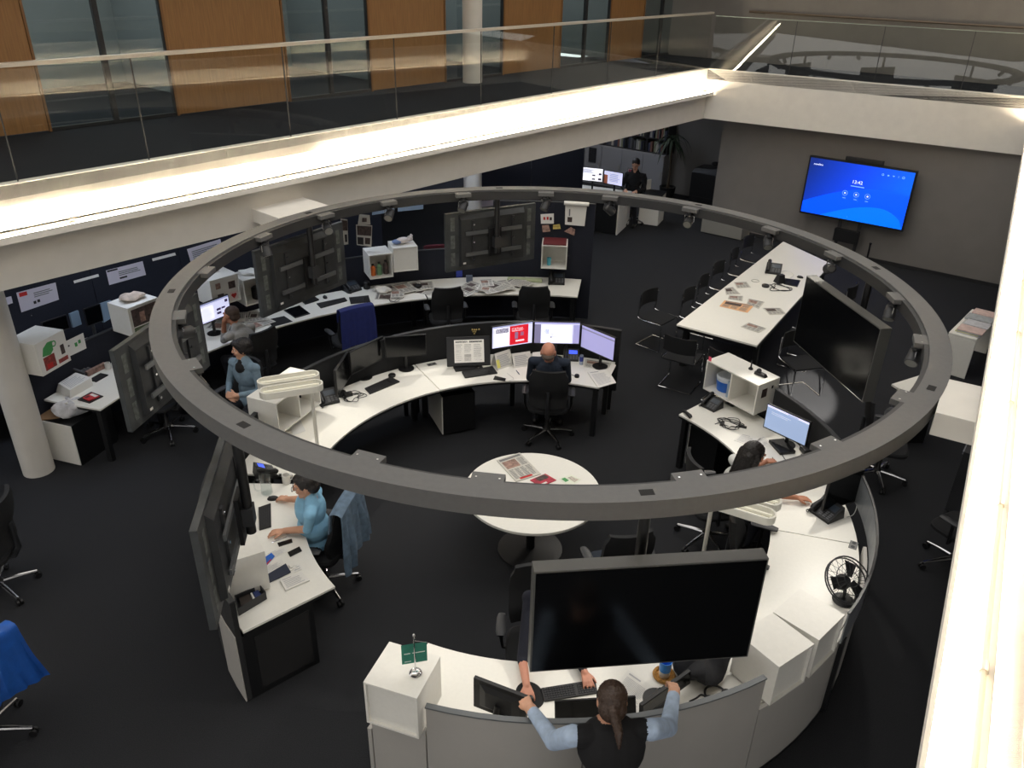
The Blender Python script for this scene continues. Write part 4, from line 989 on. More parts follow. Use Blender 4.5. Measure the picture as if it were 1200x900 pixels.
wr = P(685, 788, .785); el = P(672, 762, .79); limb(B, ls, el, wr, .048, .041, .028, 1, 0, .9); B.hand(wr, P(691, 806, .76)-wr, Z, 0, side=1, curl=.4, spread=.3)
legs_seated(B, pel, f, 2, 3); B.finish('body', t, [skin3, navy_sw, trouser, shoe]); face_parts(t, w, rot)
hair(t, [(w(0, -.03, .05), (.088, .104, .084), rot), (w(0, -.065, -.01), (.08, .06, .08), rot)], hair_brown, .008, .003)

# 8 --- far person behind the pair of lit screens
f = Vector((-.35, -.93, 0)).normalized(); hd = P(745, 193, 1.30); t = thing('person', 'person in black looking down behind the far pair of lit screens', 'person', (hd.x, hd.y, 0))
B = Body(); pel = V2(hd)+Z*.57-f*.02; che = pel+Z*.37; neck = V2(hd)+Z*1.14-f*.03; rs, ls, r, up_ = torso(B, pel, che, neck, f, 1, .175); B.cap(neck-Z*.03, hd-Z*.05, .05, .05, 0); w, rot = head(B, hd, f+Vector((0, 0, -.5)), (0, 0, 1), 0, 1.0)
for s_, sh, side in ((1, rs, -1), (-1, ls, 1)):
    el = sh+r*s_*.08+f*.06-Z*.27; wr = el+f*.22-r*s_*.14; wr.z = .785; limb(B, sh, el, wr, .052, .044, .03, 1, 0, .9); B.hand(wr, f-r*s_*.3, Z, 0, side=side)
legs_seated(B, pel, f, 2, 3); B.finish('body', t, [skin1, mat('black jacket', (20, 20, 24), .9), trouser, shoe], .009); face_parts(t, w, rot)
hair(t, [(w(0, -.03, .05), (.088, .104, .084), rot), (w(0, -.065, -.01), (.08, .06, .08), rot)], hair_dark, .009, .003)
dup(oc, (hd.x-f.x*.02, hd.y-f.y*.02, 0), math.atan2(f.y, f.x)-math.pi/2, 'black swivel chair of the person behind the far lit screens')

# ================================================================== THINGS ON THE DESKS
scr_white = mat('lit screen white', (206, 208, 236), .4, emit=.85, ecol=(206, 208, 240)); scr_lil = mat('lit screen lilac', (150, 146, 190), .4, emit=.75, ecol=(160, 158, 206))
scr_red = mat('lit screen red', (196, 24, 40), .4, emit=.8, ecol=(200, 22, 40)); scr_grey = mat('lit screen grey', (120, 118, 150), .4, emit=.6, ecol=(128, 124, 160)); scr_dark = mat('lit screen dark', (60, 50, 80), .4, emit=.4, ecol=(70, 56, 90))
scr_text = mat('lit screen text', (160, 165, 200), .4, emit=.55, ecol=(160, 166, 205)); scr_pale = mat('lit screen pale', (150, 170, 205), .4, emit=.55, ecol=(150, 172, 210)); scr_pure = mat('lit screen bright', (235, 235, 240), .4, emit=1.0, ecol=(235, 235, 240))
blue_lcd = mat('blue telephone display', (50, 80, 230), .3, emit=.9, ecol=(60, 90, 240)); grey_key = mat('grey keys', (86, 87, 90), .5); lcd_dim = mat('dim display', (44, 54, 66), .3)
brown_card = mat('brown card', (150, 118, 86), .8); wicker = mat('wicker', (176, 128, 62), .8, noise=.4, nscale=60, bump=.5); blue_pl = mat('blue plastic', (28, 96, 190), .35); green_pl = mat('green print', (70, 150, 84), .6); orange_pl = mat('orange plastic', (206, 106, 40), .5); pink = mat('pink note', (238, 92, 120), .7); yellow = mat('yellow note', (232, 226, 120), .7); maroon = mat('maroon card', (96, 30, 36), .7); photo_dark = mat('photo dark', (70, 56, 52), .6, noise=.6, nscale=30); photo_mid = mat('photo mid', (150, 120, 108), .6, noise=.5, nscale=25)
cable_m = mat('black cable', (20, 20, 22), .5); cable_w = mat('white cable', (200, 200, 196), .5); teal = mat('turquoise plastic', (90, 178, 196), .3); cyan_mug = mat('white china', (224, 222, 216), .3)

def layout_news(q, seed, pic=True, red=False, tone=ink):
    rnd = random.Random(seed); q.rect(.06, .88, .94, .96, 1); k = rnd.choice((3, 4)); py = rnd.uniform(.42, .56)
    if pic: q.rect(.08, py, .08+.55, .84, 2); q.lines(.68, py, .94, .84, 8, 1, rnd=rnd)
    for i in range(k): q.lines(.06+.9*i/k, .08, .06+.9*(i+1)/k-.03, py-.05 if pic else .84, 9, 1, rnd=rnd)
    if red: q.rect(.2, .03, .7, .10, 3)
    return q
class Quad(Print):                           # print laid on a four cornered sheet given by its world corners (TL, TR, BR, BL)
    def __init__(s, c, thick=.003):
        MB.__init__(s); s.c = [Vector(p) for p in c]; s.w = s.h = 1; s.e = .0005; s.t = thick
        n = (s.c[1]-s.c[0]).cross(s.c[3]-s.c[0]).normalized(); s.n = -n if (n.z < 0 and abs(n.z) > .15) else n
        lo = s.c; hi = [p+s.n*thick for p in s.c]; MB.add(s, lo+hi, [(3, 2, 1, 0), (4, 5, 6, 7), (0, 1, 5, 4), (1, 2, 6, 5), (2, 3, 7, 6), (3, 0, 4, 7)])
    def add(s, vs, fs):
        TL, TR, BR, BL = s.c; out = []
        for v in vs:
            u, w, e = v[0], v[1], v[2]; out.append((BL*(1-u)+BR*u)*(1-w)+(TL*(1-u)+TR*u)*w+s.n*(s.t+e))
        return MB.add(s, out, fs)
def corners(px, z): return [P(x, y, z) for x, y in px]
def sheet(name, lab, cat, px, z, mats=None, lay=None, thick=.003, group=None):
    c = corners(px, z); q = Quad(c, thick)
    if lay: lay(q)
    o = obj(name, q, mats or [paper, ink, photo_mid, red_ink]); return tag(o, lab, cat, group)
def newspaper(lab, px, z=ZD+.001, seed=1, base=newsprint, red=False, pic=True, thick=.004, group=None):
    return sheet('newspaper', lab, 'newspaper', px, z, [base, ink, photo_mid if seed % 2 else photo_dark, red_ink], lambda q: layout_news(q, seed, pic, red), thick, group)
def paper_sheet(lab, px, z=ZD+.001, seed=1, lines=10, thick=.002, name='paper_sheet', mats=None):
    def lay(q):
        q.rect(.1, .88, .5, .93, 1); q.lines(.1, .1, .9, .8, lines, 1, rnd=random.Random(seed), fill=.35)
    return sheet(name, lab, 'paper', px, z, mats or [paper, mat('faint ink', (176, 176, 178), .9)], lay if lines else None, thick)
def keyboard(lab, px, z=ZD+.001, name='keyboard', mt=black_pl, keymat=None, rows=5, cols=16):
    c = corners(px, z); ctr = sum(c, Vector())/4; t = thing(name, lab, 'keyboard', ctr)
    obj('case', Quad(c, .016), mt, t, world=True, bevel=.002)
    q = MB(); TL, TR, BR, BL = c
    def at(u, v, e): return (BL*(1-u)+BR*u)*(1-v)+(TL*(1-u)+TR*u)*v+Z*e
    for r_ in range(rows):
        for k in range(cols):
            if k in (12,) : continue
            u0, u1 = .02+.96*k/cols+.004, .02+.96*(k+1)/cols-.004; v0, v1 = .08+.84*r_/rows+.012, .08+.84*(r_+1)/rows-.012
            q.hexa([at(u0, v0, .0162), at(u1, v0, .0162), at(u1, v1, .0162), at(u0, v1, .0162), at(u0+.006, v0+.02, .0205), at(u1-.006, v0+.02, .0205), at(u1-.006, v1-.02, .0205), at(u0+.006, v1-.02, .0205)])
    obj('keys', q, keymat or mat('key caps', (34, 34, 37), .5), t, world=True, kind='stuff'); return t
def mouse(lab, px, py, rz=0, z=ZD, name='computer_mouse', mt=black_pl, s=1):
    c = P(px, py, z); m = MB(); m.ell((0, 0, .004), (.032*s, .055*s, .032*s), 16, 10); m.v = [Vector((v.x, v.y, max(v.z, 0))) for v in m.v]
    t = thing(name, lab, 'mouse', (c.x, c.y, z+.0005), rz); obj('shell', m, mt, t, smooth_=True); m = MB(); m.tube([(-.004, .03, .0315), (.004, .03, .0315)], .006, 8); obj('wheel', m, dark_grey, t); return t
def puck(name, lab, cat, px, py, z=ZD, r=.035, h=.02, mt=black_pl):
    c = P(px, py, z); m = MB(); m.lathe([(r*.95, 0), (r, h*.2), (r, h*.8), (r*.85, h), (r*.4, h*1.02), (0, h*.9)], n=20); o = obj(name, m, mt, smooth_=True); place(o, (c.x, c.y, z+.0005)); return tag(o, lab, cat)
def smartphone(lab, px, z=ZD+.001, name='smartphone'):
    c = corners(px, z); t = thing(name, lab, 'phone', sum(c, Vector())/4); q = Quad(c, .009); obj('case', q, black_pl, t, world=True, bevel=.003)
    cc = sum(c, Vector())/4; obj('glass', Quad([cc+(p-cc)*.93+Z*.0091 for p in c], .0008), tv_glass, t, world=True); return t
def monitor(lab, c4, zb, back=False, lay=None, mats=None, stand=True, tilt=0, bezel=.010, zdesk=ZD, name='monitor', W=None):
    """c4: pixel corners TL TR BR BL of the visible face, zb height of its lower edge"""
    TL, TR, BR, BL = c4; A, B = P(*BL, zb), P(*BR, zb); w = W or V2(B-A).length; y = yaw_of(A, B); h = (PL(*TL, A, B).z+PL(*TR, A, B).z)/2-zb
    mid = (A+B)/2; rz = y+(math.pi if back else 0); t = thing(name, lab, 'monitor', (mid.x, mid.y, zdesk), rz); z0 = zb-zdesk
    def T(mb): mb.at((0, 0, z0), rx=R(tilt)); return mb
    m = T(MB()); m.bb((-w/2, 0, 0), (w/2, .028, h)); obj('housing', m, black_pl, t, bevel=.003)
    m = T(MB()); m.hexa([(-w*.38, .0285, h*.12), (w*.38, .0285, h*.12), (w*.38, .0285, h*.88), (-w*.38, .0285, h*.88), (-w*.25, .05, h*.25), (w*.25, .05, h*.25), (w*.25, .05, h*.75), (-w*.25, .05, h*.75)]); obj('back_cover', m, dark_grey, t)
    q = Print(w-2*bezel, h-2*bezel-.006); q.M = Matrix.Translation((0, 0, z0)) @ Matrix.Rotation(R(tilt), 4, 'X') @ sheet_M(Vector((-w/2+bezel, -.0012, bezel+.006)), (1, 0, 0), (0, 0, 1)); q.base(0)
    if lay: lay(q)
    obj('screen', q, mats or [tv_glass], t)
    if stand:
        c = (Matrix.Translation((0, 0, z0)) @ Matrix.Rotation(R(tilt), 4, 'X')) @ Vector((0, .055, h*.45))
        m = MB(); m.tube([c, (0, .085, c.z-.05), (0, .085, .012)], [.022, .022, .02], 10); obj('stand_neck', m, black_pl, t, smooth_=True)
        m = MB(); m.lathe([(.10, .001), (.10, .008), (.03, .014), (0, .014)], (0, .085, 0), 24); obj('stand_foot', m, black_pl, t)
    return t
def ip_phone(lab, px, py, rz, z=ZD, lit=True, s=1.0, name='office_telephone'):
    c = P(px, py, z); t = thing(name, lab, 'telephone', (c.x, c.y, z+.0005), rz)
    m = MB(); m.hexa([(-.10*s, -.09*s, 0), (.10*s, -.09*s, 0), (.10*s, .09*s, 0), (-.10*s, .09*s, 0), (-.10*s, -.09*s, .025*s), (.10*s, -.09*s, .025*s), (.10*s, .07*s, .11*s), (-.10*s, .07*s, .11*s)]); obj('base', m, black_pl, t, bevel=.004)
    n = Vector((0, -.085, .16)).normalized(); ux_ = Vector((1, 0, 0)); uy_ = Vector((0, .16, .085)).normalized()
    q = Print(.11*s, .06*s); q.M = sheet_M(Vector((-.03*s, -.0095*s, .0695*s)), ux_, uy_); q.base(0); obj('display', q, blue_lcd if lit else lcd_dim, t)
    o0 = Vector((-.03*s, -.09*s, .0262*s)); m = MB()
    for i in range(4):
        for j in range(3):
            cc = o0+ux_*(.016+j*.036)*s+uy_*(.012+i*.017)*s; m.M = sheet_M(cc, ux_, uy_); m.bb((0, 0, 0), (.026*s, .011*s, .004*s))
    m.M = Matrix.Identity(4); obj('keys', m, grey_key, t, kind='stuff')
    m = MB(); hx = -.068*s
    m.tube([(hx, -.095*s, .050*s), (hx, -.075*s, .066*s), (hx, .0, .098*s), (hx, .065*s, .128*s), (hx, .085*s, .130*s)], [.020*s, .026*s, .015*s, .026*s, .02*s], 10); obj('handset', m, black_pl, t, smooth_=True)
    m = MB(); m.tube([(hx-.02*s+.012*math.cos(k*1.3)*s, -.10*s-.004*k*s*0-.02*math.sin(k*.25)*s, .02*s+.012*math.sin(k*1.3)*s+0*k) for k in range(24)], .003*s, 5); obj('cord', m, cable_m, t); return t
def cable(lab, pts, z=ZD, r=.004, mt=None, loops=0, seed=1, rad=.05, name='cable'):
    rnd = random.Random(seed); w = [P(x, y, z+r+.0008) for x, y in pts]
    if loops:
        c = sum(w, Vector())/len(w); ph = rnd.uniform(0, 6)
        w += [c+Vector((math.cos(ph+k*.6), math.sin(ph+k*.6)*.9, 0))*rad*(1+.35*math.sin(k*1.7+ph))+Vector((.02*math.sin(k), .02*math.cos(k*.7), r*.12*k)) for k in range(int(loops*10.5))]
    m = MB(); m.tube(smooth(w, 4), r, 6); return tag(obj(name, m, mt or cable_m, smooth_=True), lab, 'cable')
def mug(lab, px, py, z=ZD, mt=cyan_mug, r=.04, h=.095, name='mug', handle=True, rz=0):
    c = P(px, py, z); t = thing(name, lab, 'mug', (c.x, c.y, z+.0005), rz); m = MB(); m.lathe([(0, 0), (r*.85, 0), (r, h*.1), (r, h), (r*.9, h), (r*.88, h*.12), (0, h*.08)], n=24); obj('bowl', m, mt, t, smooth_=True)
    if handle: m = MB(); m.tube(smooth([(r*.95, 0, h*.8), (r*1.6, 0, h*.75), (r*1.65, 0, h*.35), (r*.95, 0, h*.2)], 5), .006, 8); obj('handle', m, mt, t, smooth_=True)
    return t
# ---------------- desk of the bald man
def lay_m1(q):
    q.rect(.0, .94, 1, 1, 3); q.rect(.06, .08, .42, .9, 1); q.rect(.08, .66, .40, .88, 4); q.lines(.1, .15, .38, .6, 9, 3); q.rect(.43, .04, .90, .93, 2)
    q.text('57 AI People', .48, .76, .10, 1); q.lines(.48, .66, .84, .74, 2, 1); q.rect(.56, .30, .64, .62, 5); q.rect(.70, .42, .78, .60, 5); q.rect(.58, .16, .80, .24, 1)
SM = [scr_white, scr_pure, scr_red, scr_text, scr_dark, scr_grey, scr_lil]
monitor('lit monitor with a red page on its right half', [(576, 384), (625, 375), (624, 402.5), (576, 410)], .98, lay=lay_m1, mats=SM)
def lay_m2(q): q.rect(0, .93, 1, 1, 6); q.rect(.0, .0, .14, .9, 5); q.rect(.86, .0, 1, .9, 6); q.rect(.16, .04, .82, .86, 1); q.lines(.2, .74, .6, .82, 2, 3); q.rect(.2, .45, .32, .68, 3); q.lines(.36, .3, .78, .7, 7, 3); q.poly([(.34, .26), (.40, .26), (.37, .36)], 4)
monitor('lit monitor showing one pale page, the middle of the three', [(626, 376), (680, 378), (679, 404), (625, 403)], .98, lay=lay_m2, mats=SM)
def lay_m3(q): q.rect(0, .9, 1, 1, 6); q.rect(0, .84, 1, .9, 3); q.rect(.02, .02, .4, .8, 6); q.rect(.42, .02, .74, .8, 6); q.rect(.76, .02, .98, .8, 6)
monitor('lit lilac monitor turned inwards beside the divider end', [(681, 379), (720, 396), (719, 424), (680, 407)], .93, lay=lay_m3, mats=[scr_lil, scr_pure, scr_red, scr_grey, scr_dark, scr_grey, scr_lil])
page_m = mat('page on screen', (212, 208, 200), .5, emit=.35, ecol=(212, 208, 200))
def lay_pg(q): q.rect(.17, .10, .86, .90, 1); q.rect(.20, .80, .48, .86, 2); q.rect(.52, .80, .82, .86, 2); q.lines(.2, .15, .36, .76, 9, 3); q.lines(.40, .45, .58, .76, 5, 3); q.rect(.40, .15, .56, .4, 3); q.lines(.62, .15, .82, .76, 9, 3)
monitor('leaning black display showing a white newspaper page', [(520.5, 400), (573, 395), (575, 428), (524, 430)], .765, lay=lay_pg, mats=[dark_grey, page_m, ink_dark, mat('page grey', (170, 166, 160), .6, emit=.2)], tilt=-18, bezel=.004)
keyboard('black keyboard in front of the leaning display', [(541, 436.5), (577, 430), (583, 438), (545, 443.5)])
keyboard('black laptop keyboard under the leaning display', [(531, 431), (564, 428), (566, 432), (534, 436)])
def tent(name, lab, px, z=ZD, lean=.07, note=False):
    a, b = P(*px[0], z), P(*px[1], z); d = (b-a).normalized(); n = Vector((-d.y, d.x, 0)); h = px[2]; t = thing(name, lab, 'calendar', a)
    q = Quad([a+n*lean+Z*h, b+n*lean+Z*h, b+Z*.001, a+Z*.001], .002); q.lines(.1, .1, .9, .85, 8, 1)
    if note: q.rect(.02, .1, .22, .6, 2, 3)
    obj('front_leaf', q, [paper, mat('faint ink', (176, 176, 178), .9), yellow], t, world=True); obj('back_leaf', Quad([a+n*(lean+.004)+Z*h, b+n*(lean+.004)+Z*h, b+n*lean*2.2+Z*.001, a+n*lean*2.2+Z*.001], .002), white_side, t, world=True)
tent('desk_calendar', 'standing white desk calendar with a yellow note', ((583, 434), (601, 428), .20), note=True)
tent('paper_stand', 'standing sheaf of printed pages next to the desk calendar', ((602, 431.5), (623, 428.5), .17))
ip_phone('black office telephone with a blue display by the energy drink can', 669, 420, face(84)+R(2))
c = P(681, 427, ZD); t = thing('drink_can', 'blue and silver drink can beside the office telephone', 'can', (c.x, c.y, ZD+.0005)); m = MB(); m.lathe([(.022, 0), (.026, .006), (.026, .12), (.022, .132), (0, .131)], n=20); obj('body', m, mat('silver can', (170, 180, 200), .3, .6), t, smooth_=True)
m = MB(); m.lathe([(.0264, .05), (.0264, .115)], n=20); obj('blue_label', m, mat('blue can print', (30, 50, 140), .4), t, smooth_=True)
newspaper('folded newspaper beside the drink can', [(686, 421), (716, 426), (713, 435), (684, 430)], seed=3)
paper_sheet('open white notebook hanging over the desk end', [(688, 436), (712, 433), (722, 449), (701, 455)], seed=4, lines=12, thick=.008, z=ZD+.006, name='notebook')
paper_sheet('white sheet leaning by the divider end', [(712, 433), (719, 426), (722, 428), (716, 440)], z=ZD+.02, lines=0)
puck('speaker_puck', 'small black round speaker right of the bald man', 'speaker', 676, 442, r=.03, h=.035)
smartphone('black smartphone in front of the desk calendar', [(580, 441), (593, 444), (592, 447), (578, 445)])
m = MB(); a, b = P(605, 434, ZD+.005), P(609, 439, ZD+.005); m.tube([a, a.lerp(b, .9), b], [.005, .005, .001], 8); tag(obj('pen', m, mat('blue pen', (40, 60, 90), .4), smooth_=True), 'dark blue pen on the desk of the bald man', 'pen')
cable('thin white earphone lead beside the black smartphone', [(594, 437), (599, 441), (602, 444), (597, 446), (601, 447)], r=.0022, mt=cable_w, name='earphones')
cable('dark cable trailing behind the middle lit monitor', [(640, 420), (652, 424), (660, 432), (668, 438), (675, 441)], r=.0035)
q = Quad([P(624, 413, ZD+.16), P(634, 412, ZD+.16), P(636, 431, ZD+.004), P(625, 432, ZD+.004)], .002); tag(obj('paper_card', q, paper), 'white card standing behind the bald man\'s head', 'paper')
# ornament pinned on the divider
c = PD(104.6, 3.012, 1.06); m = MB()
for dx, dz in ((-.022, .03), (.022, .03), (0, .03), (-.011, .008), (.011, .008), (0, -.015), (.05, .035)): m.ell(c+Vector((dx*1.2, -.012, dz*1.2)), (.013, .012, .012), 8, 6)
tag(obj('gold_ornament', m, mat('gold', (190, 168, 110), .35, .7), smooth_=True), 'small gold ornament pinned on the black curved screen', 'ornament')
# ---------------- desk with two dark monitors
monitor('dark monitor turned towards the twin lamp', [(408, 413), (449, 395), (451, 420), (412, 440)], .90)
monitor('dark monitor flat against the black curved screen', [(450.5, 395), (500.5, 392), (500, 416), (452, 420)], .94)
monitor('narrow dark monitor seen nearly edge on beside the office telephone', [(393, 437), (406, 413), (411, 441), (395.5, 466)], .83, W=.5)
keyboard('black keyboard in front of the two dark monitors', [(427.5, 456), (458, 442.5), (468.5, 448), (433.5, 462.5)])
puck('desk_puck', 'black round puck at the end of the keyboard before the dark monitors', 'puck', 459.5, 441, r=.045, h=.03)
cable('coiled black cables beside the desk telephone and dark monitors', [(402, 468), (410, 464), (420, 462)], loops=3, seed=2, rad=.13)
m = MB(); c = P(408, 464, ZD); m.bb((-.05, -.03, 0), (.05, .03, .045)); o = obj('power_adapter', m, black_pl, bevel=.006); place(o, (c.x, c.y, ZD+.001), R(30)); tag(o, 'black power adapter among the coiled cables', 'adapter')
ip_phone('dark office telephone between the double cube and the dark monitors', 384, 470, face(150)+R(-30), lit=False, s=1.15)
for nm, lab, px, py, a_ in (('socket_plate', 'grey socket plate in the desk behind the leaning display', 506, 427, 120), ('socket_plate', 'grey socket plate in the counter near the fan', 1000, 639, 330), ('socket_plate', 'grey socket plate in the desk under the white double cube', 856, 474, 35)):
    c = P(px, py, ZD); t = thing(nm, lab, 'socket', (c.x, c.y, ZD), face(a_)); m = MB(); m.bb((-.06, -.035, .0003), (.06, .035, .004)); obj('plate', m, mat('socket grey', (110, 110, 108), .5), t, bevel=.002)
    for sx in (-.03, .03): m = MB(); m.lathe([(.018, .0042), (.018, .006), (.012, .0062), (0, .005)], (sx, 0, 0), 16); obj('outlet', m, dark_grey, t)
paper_sheet('clear pad lying under the double cube by the lamp pole', [(338, 497), (352, 492), (358, 505), (344, 510)], lines=0, mats=[mat('clear pad', (226, 226, 224), .15)])
# ---------------- twin fluorescent desk lamps
lamp_m = mat('lamp white', (226, 224, 214), .4); tube_m = mat('fluorescent tube', (235, 232, 215), .3, emit=.25); reflector = mat('lamp reflector', (206, 202, 186), .3)
def twin_lamp(lab, base, ztop, yaw, L=.62, base_z=ZD, off=.0, side=1):
    t = thing('desk_lamp', lab, 'lamp', (base.x, base.y, base_z), yaw); h = ztop-base_z
    m = MB(); m.lathe([(.05, .0005), (.05, .012), (.03, .02), (0, .02)], n=20); obj('foot', m, lamp_m, t)
    m = MB(); m.tube([(0, 0, .018), (0, 0, h-.03)], .019, 14); obj('pole', m, lamp_m, t, smooth_=True)
    m = MB(); m.bb((-.06, -.03, h-.045), (.06, .03, h-.028)); obj('cross_arm', m, lamp_m, t)
    for k, yy in enumerate((-.105, .105)):
        def oval(l, w_, n=8):
            out = []
            for cx, a0 in ((l/2-w_/2, -90), (-l/2+w_/2, 90)):
                out += [(cx+w_/2*math.cos(R(a0+180*i/n)), w_/2*math.sin(R(a0+180*i/n))) for i in range(n+1)]
            return out
        ox = off
        a, b = oval(L, .17), oval(L-.03, .14); n = len(a)
        a = [(x+ox, y+yy) for x, y in a]; b = [(x+ox, y+yy) for x, y in b]
        m = MB(); z0, z1, zi = h-.03, h+.04, h-.005
        m.add([(x, y, z0) for x, y in a]+[(x, y, z1) for x, y in a]+[(x, y, z1) for x, y in b]+[(x, y, zi) for x, y in b],
              [tuple(reversed(range(n))), tuple(3*n+i for i in range(n))]+[(r_*n+i, r_*n+(i+1) % n, (r_+1)*n+(i+1) % n, (r_+1)*n+i) for r_ in range(3) for i in range(n)])
        tr = obj('tray', m, lamp_m, t)
        for tx in (-.030, .030):
            m = MB(); m.tube([(ox-L*.44, yy+tx, zi+.014), (ox+L*.44, yy+tx, zi+.014)], .008, 8); obj('tube', m, tube_m, tr, smooth_=True)
        m = MB(); m.bb((ox-L*.42, yy-.007, zi+.001), (ox+L*.42, yy+.007, zi+.016)); obj('reflector', m, reflector, tr)
    return t
b = P(372, 523, ZD); twin_lamp('white twin tray lamp standing on the desk with the dark monitors', b, 1.50, R(22), off=-.20)
b = PD(332, 1.98, 0); twin_lamp('white twin tray lamp rising beside the counter with the fan', P(826, 640, 0.73), 1.31, R(-28), off=.24, base_z=.0)
# ---------------- desk of the blue shirted person
ip_phone('office telephone with a blue display on the desk of the blue shirted person', 311, 557, face(186)+R(25), s=1.1)
mug('white china mug near the glass jug', 336, 566, rz=R(40))
c = P(313, 578, ZD); t = thing('glass_jug', 'clear glass jug beside the telephone', 'jug', (c.x, c.y, ZD+.0005), R(200)); clear = glass_mat('clear glass', (.93, .95, .95), 1.5); m = MB(); m.lathe([(.05, 0), (.055, .01), (.05, .15), (.056, .2), (.052, .2), (.046, .15), (.05, .014), (0, .01)], n=24); obj('body', m, clear, t, smooth_=True); m = MB(); m.tube(smooth([(.05, 0, .17), (.10, 0, .16), (.10, 0, .06), (.05, 0, .04)], 5), .007, 8); obj('handle', m, clear, t, smooth_=True)
keyboard('black keyboard under the left hand of the blue shirted person', [(303, 596), (317.5, 591), (318, 618), (304, 622)], rows=16, cols=6)
mouse('black mouse under the right hand of the blue shirted person', 320, 585, R(100))
smartphone('black handset with a rounded end on the desk', [(337, 648), (351, 641), (354, 646), (340, 653)], name='cordless_handset')
smartphone('slim black remote control beside the spoon', [(325, 637), (342, 632), (343, 636), (327, 641)], name='remote_control')
m = MB(); a, b = P(318, 636, ZD+.006), P(336, 629, ZD+.006); m.tube([a, a.lerp(b, .12), a.lerp(b, .2), b], [.006, .012, .004, .004], 8); tag(obj('spoon', m, chrome, smooth_=True), 'metal spoon next to the remote control', 'spoon')
paper_sheet('white sheet below the remote control', [(311, 650), (334, 640), (338, 646), (318, 655)], lines=6, seed=8)
sheet('blue_card', 'bright blue card sticking out from the white papers', 'card', [(308, 655), (318, 648), (322, 652), (309, 667)], ZD+.004, [blue_pl, red_ink], lambda q: q.rect(.3, 0, .7, .2, 1))
paper_sheet('white papers under the blue card', [(304, 668), (330, 655), (334, 661), (308, 676)], lines=7, seed=9)
sheet('folder', 'dark navy folder beside the spiral notebook', 'folder', [(308, 677), (335, 661), (341, 671), (313, 684.5)], ZD+.004, [mat('navy folder', (34, 42, 62), .6)], None, .008)
paper_sheet('white spiral notebook at the desk corner', [(328, 681), (353, 671), (363, 681), (335, 693)], seed=10, lines=5, thick=.012, name='notebook', z=ZD+.001)
paper_sheet('small white card with keys beside the navy folder', [(343, 664), (352, 660), (354, 667), (345, 671)], seed=12, lines=2)
m = MB(); c = P(341, 667, ZD+.004)
m.tube([c+Vector((.018*math.cos(2*math.pi*i/14), .018*math.sin(2*math.pi*i/14), 0)) for i in range(14)], .002, 6, True)
for a_ in (.4, 1.2, 2.2): m.tube([c+Vector((.018*math.cos(a_), .018*math.sin(a_), 0)), c+Vector((.055*math.cos(a_), .055*math.sin(a_), .0))], .004, 6)
tag(obj('key_ring', m, steel), 'ring of keys on the white card', 'keys')
bx = corners([(276, 706), (306, 693), (313, 702), (280, 722)], ZD+.001); t = thing('open_box', 'open black box of small items at the end of the desk', 'box', sum(bx, Vector())/4)
cc = sum(bx, Vector())/4
obj('floor_board', Quad(bx, .008), black_pl, t, world=True)
for k in range(4):
    a, b = bx[k], bx[(k+1) % 4]; n = (cc-(a+b)/2); n.z = 0; n.normalize(); obj('wall_board', run(V2(a), V2(b), 0, .008, n, ZD+.009, ZD+.075), dark_grey, t, world=True)
ci = [cc+(p-cc)*.8+Z*.012 for p in bx]; m = MB(); a = ci[0].lerp(ci[1], .1); 
obj('brown_wallet', Quad([ci[0].lerp(ci[1], .05), ci[0].lerp(ci[1], .55), ci[3].lerp(ci[2], .55), ci[3].lerp(ci[2], .05)], .03), mat('brown leather', (52, 44, 38), .6), t, world=True, bevel=.004)
obj('white_label', Quad([ci[0].lerp(ci[1], .6), ci[0].lerp(ci[1], .68), ci[3].lerp(ci[2], .68), ci[3].lerp(ci[2], .6)], .03), paper, t, world=True)
obj('blue_pack', Quad([ci[0].lerp(ci[1], .72), ci[0].lerp(ci[1], .97), ci[3].lerp(ci[2], .97), ci[3].lerp(ci[2], .72)], .028), mat('blue pack', (46, 60, 110), .5), t, world=True)
cube_shelf('white storage cube behind the television of the blue shirted person', 210.8, 2.86, 1.132, 1, 'in')
# ---------------- counter with the vest person
monitor('black monitor held by the left hand of the person in the vest, back outwards', [(556, 788), (606, 812), (618, 848), (557, 824)], .80, back=True)
monitor('dark monitor lying low in front of the ponytail', [(650, 832), (745, 826), (746, 847), (651, 853)], .755, back=False, tilt=-30)
monitor('dark monitor tilted under the right hand of the person in the vest', [(753, 829), (816, 784), (809, 801), (752, 842)], .80, back=False, tilt=-6)
keyboard('long black keyboard under the hidden person\'s fingers', [(634, 808), (697, 798), (700.5, 813), (638, 823)], cols=20)
c = P(621, 815, ZD); m = MB(); m.lathe([(0, 0), (.105, 0), (.11, .002), (.105, .005), (0, .005)], n=32); m.v = [Vector((v.x*.9, v.y*1.15, v.z)) for v in m.v]; o = obj('mouse_pad', m, black_mat); place(o, (c.x, c.y, ZD+.0006), R(20)); tag(o, 'round black mouse pad beside the long keyboard', 'mouse pad')
mouse('black mouse under the hidden person\'s right hand', 621, 817, R(190), z=ZD+.0062)
paper_sheet('printed white form by the ponytail, partly under the monitor', [(736, 785), (770, 808), (748, 838), (714, 812)], seed=21, lines=16)
c = P(778, 792, ZD); t = thing('rope_coaster', 'coiled wicker ring under the blue cup', 'coaster', (c.x, c.y, ZD+.0005)); m = MB(); m.tube([(.072*math.cos(2*math.pi*i/24), .072*math.sin(2*math.pi*i/24), .013) for i in range(24)], .0125, 8, True); obj('rope', m, wicker, t, smooth_=True); m = MB(); m.lathe([(0, .0005), (.064, .0005), (.064, .004), (0, .004)], n=24); obj('base', m, wicker, t)
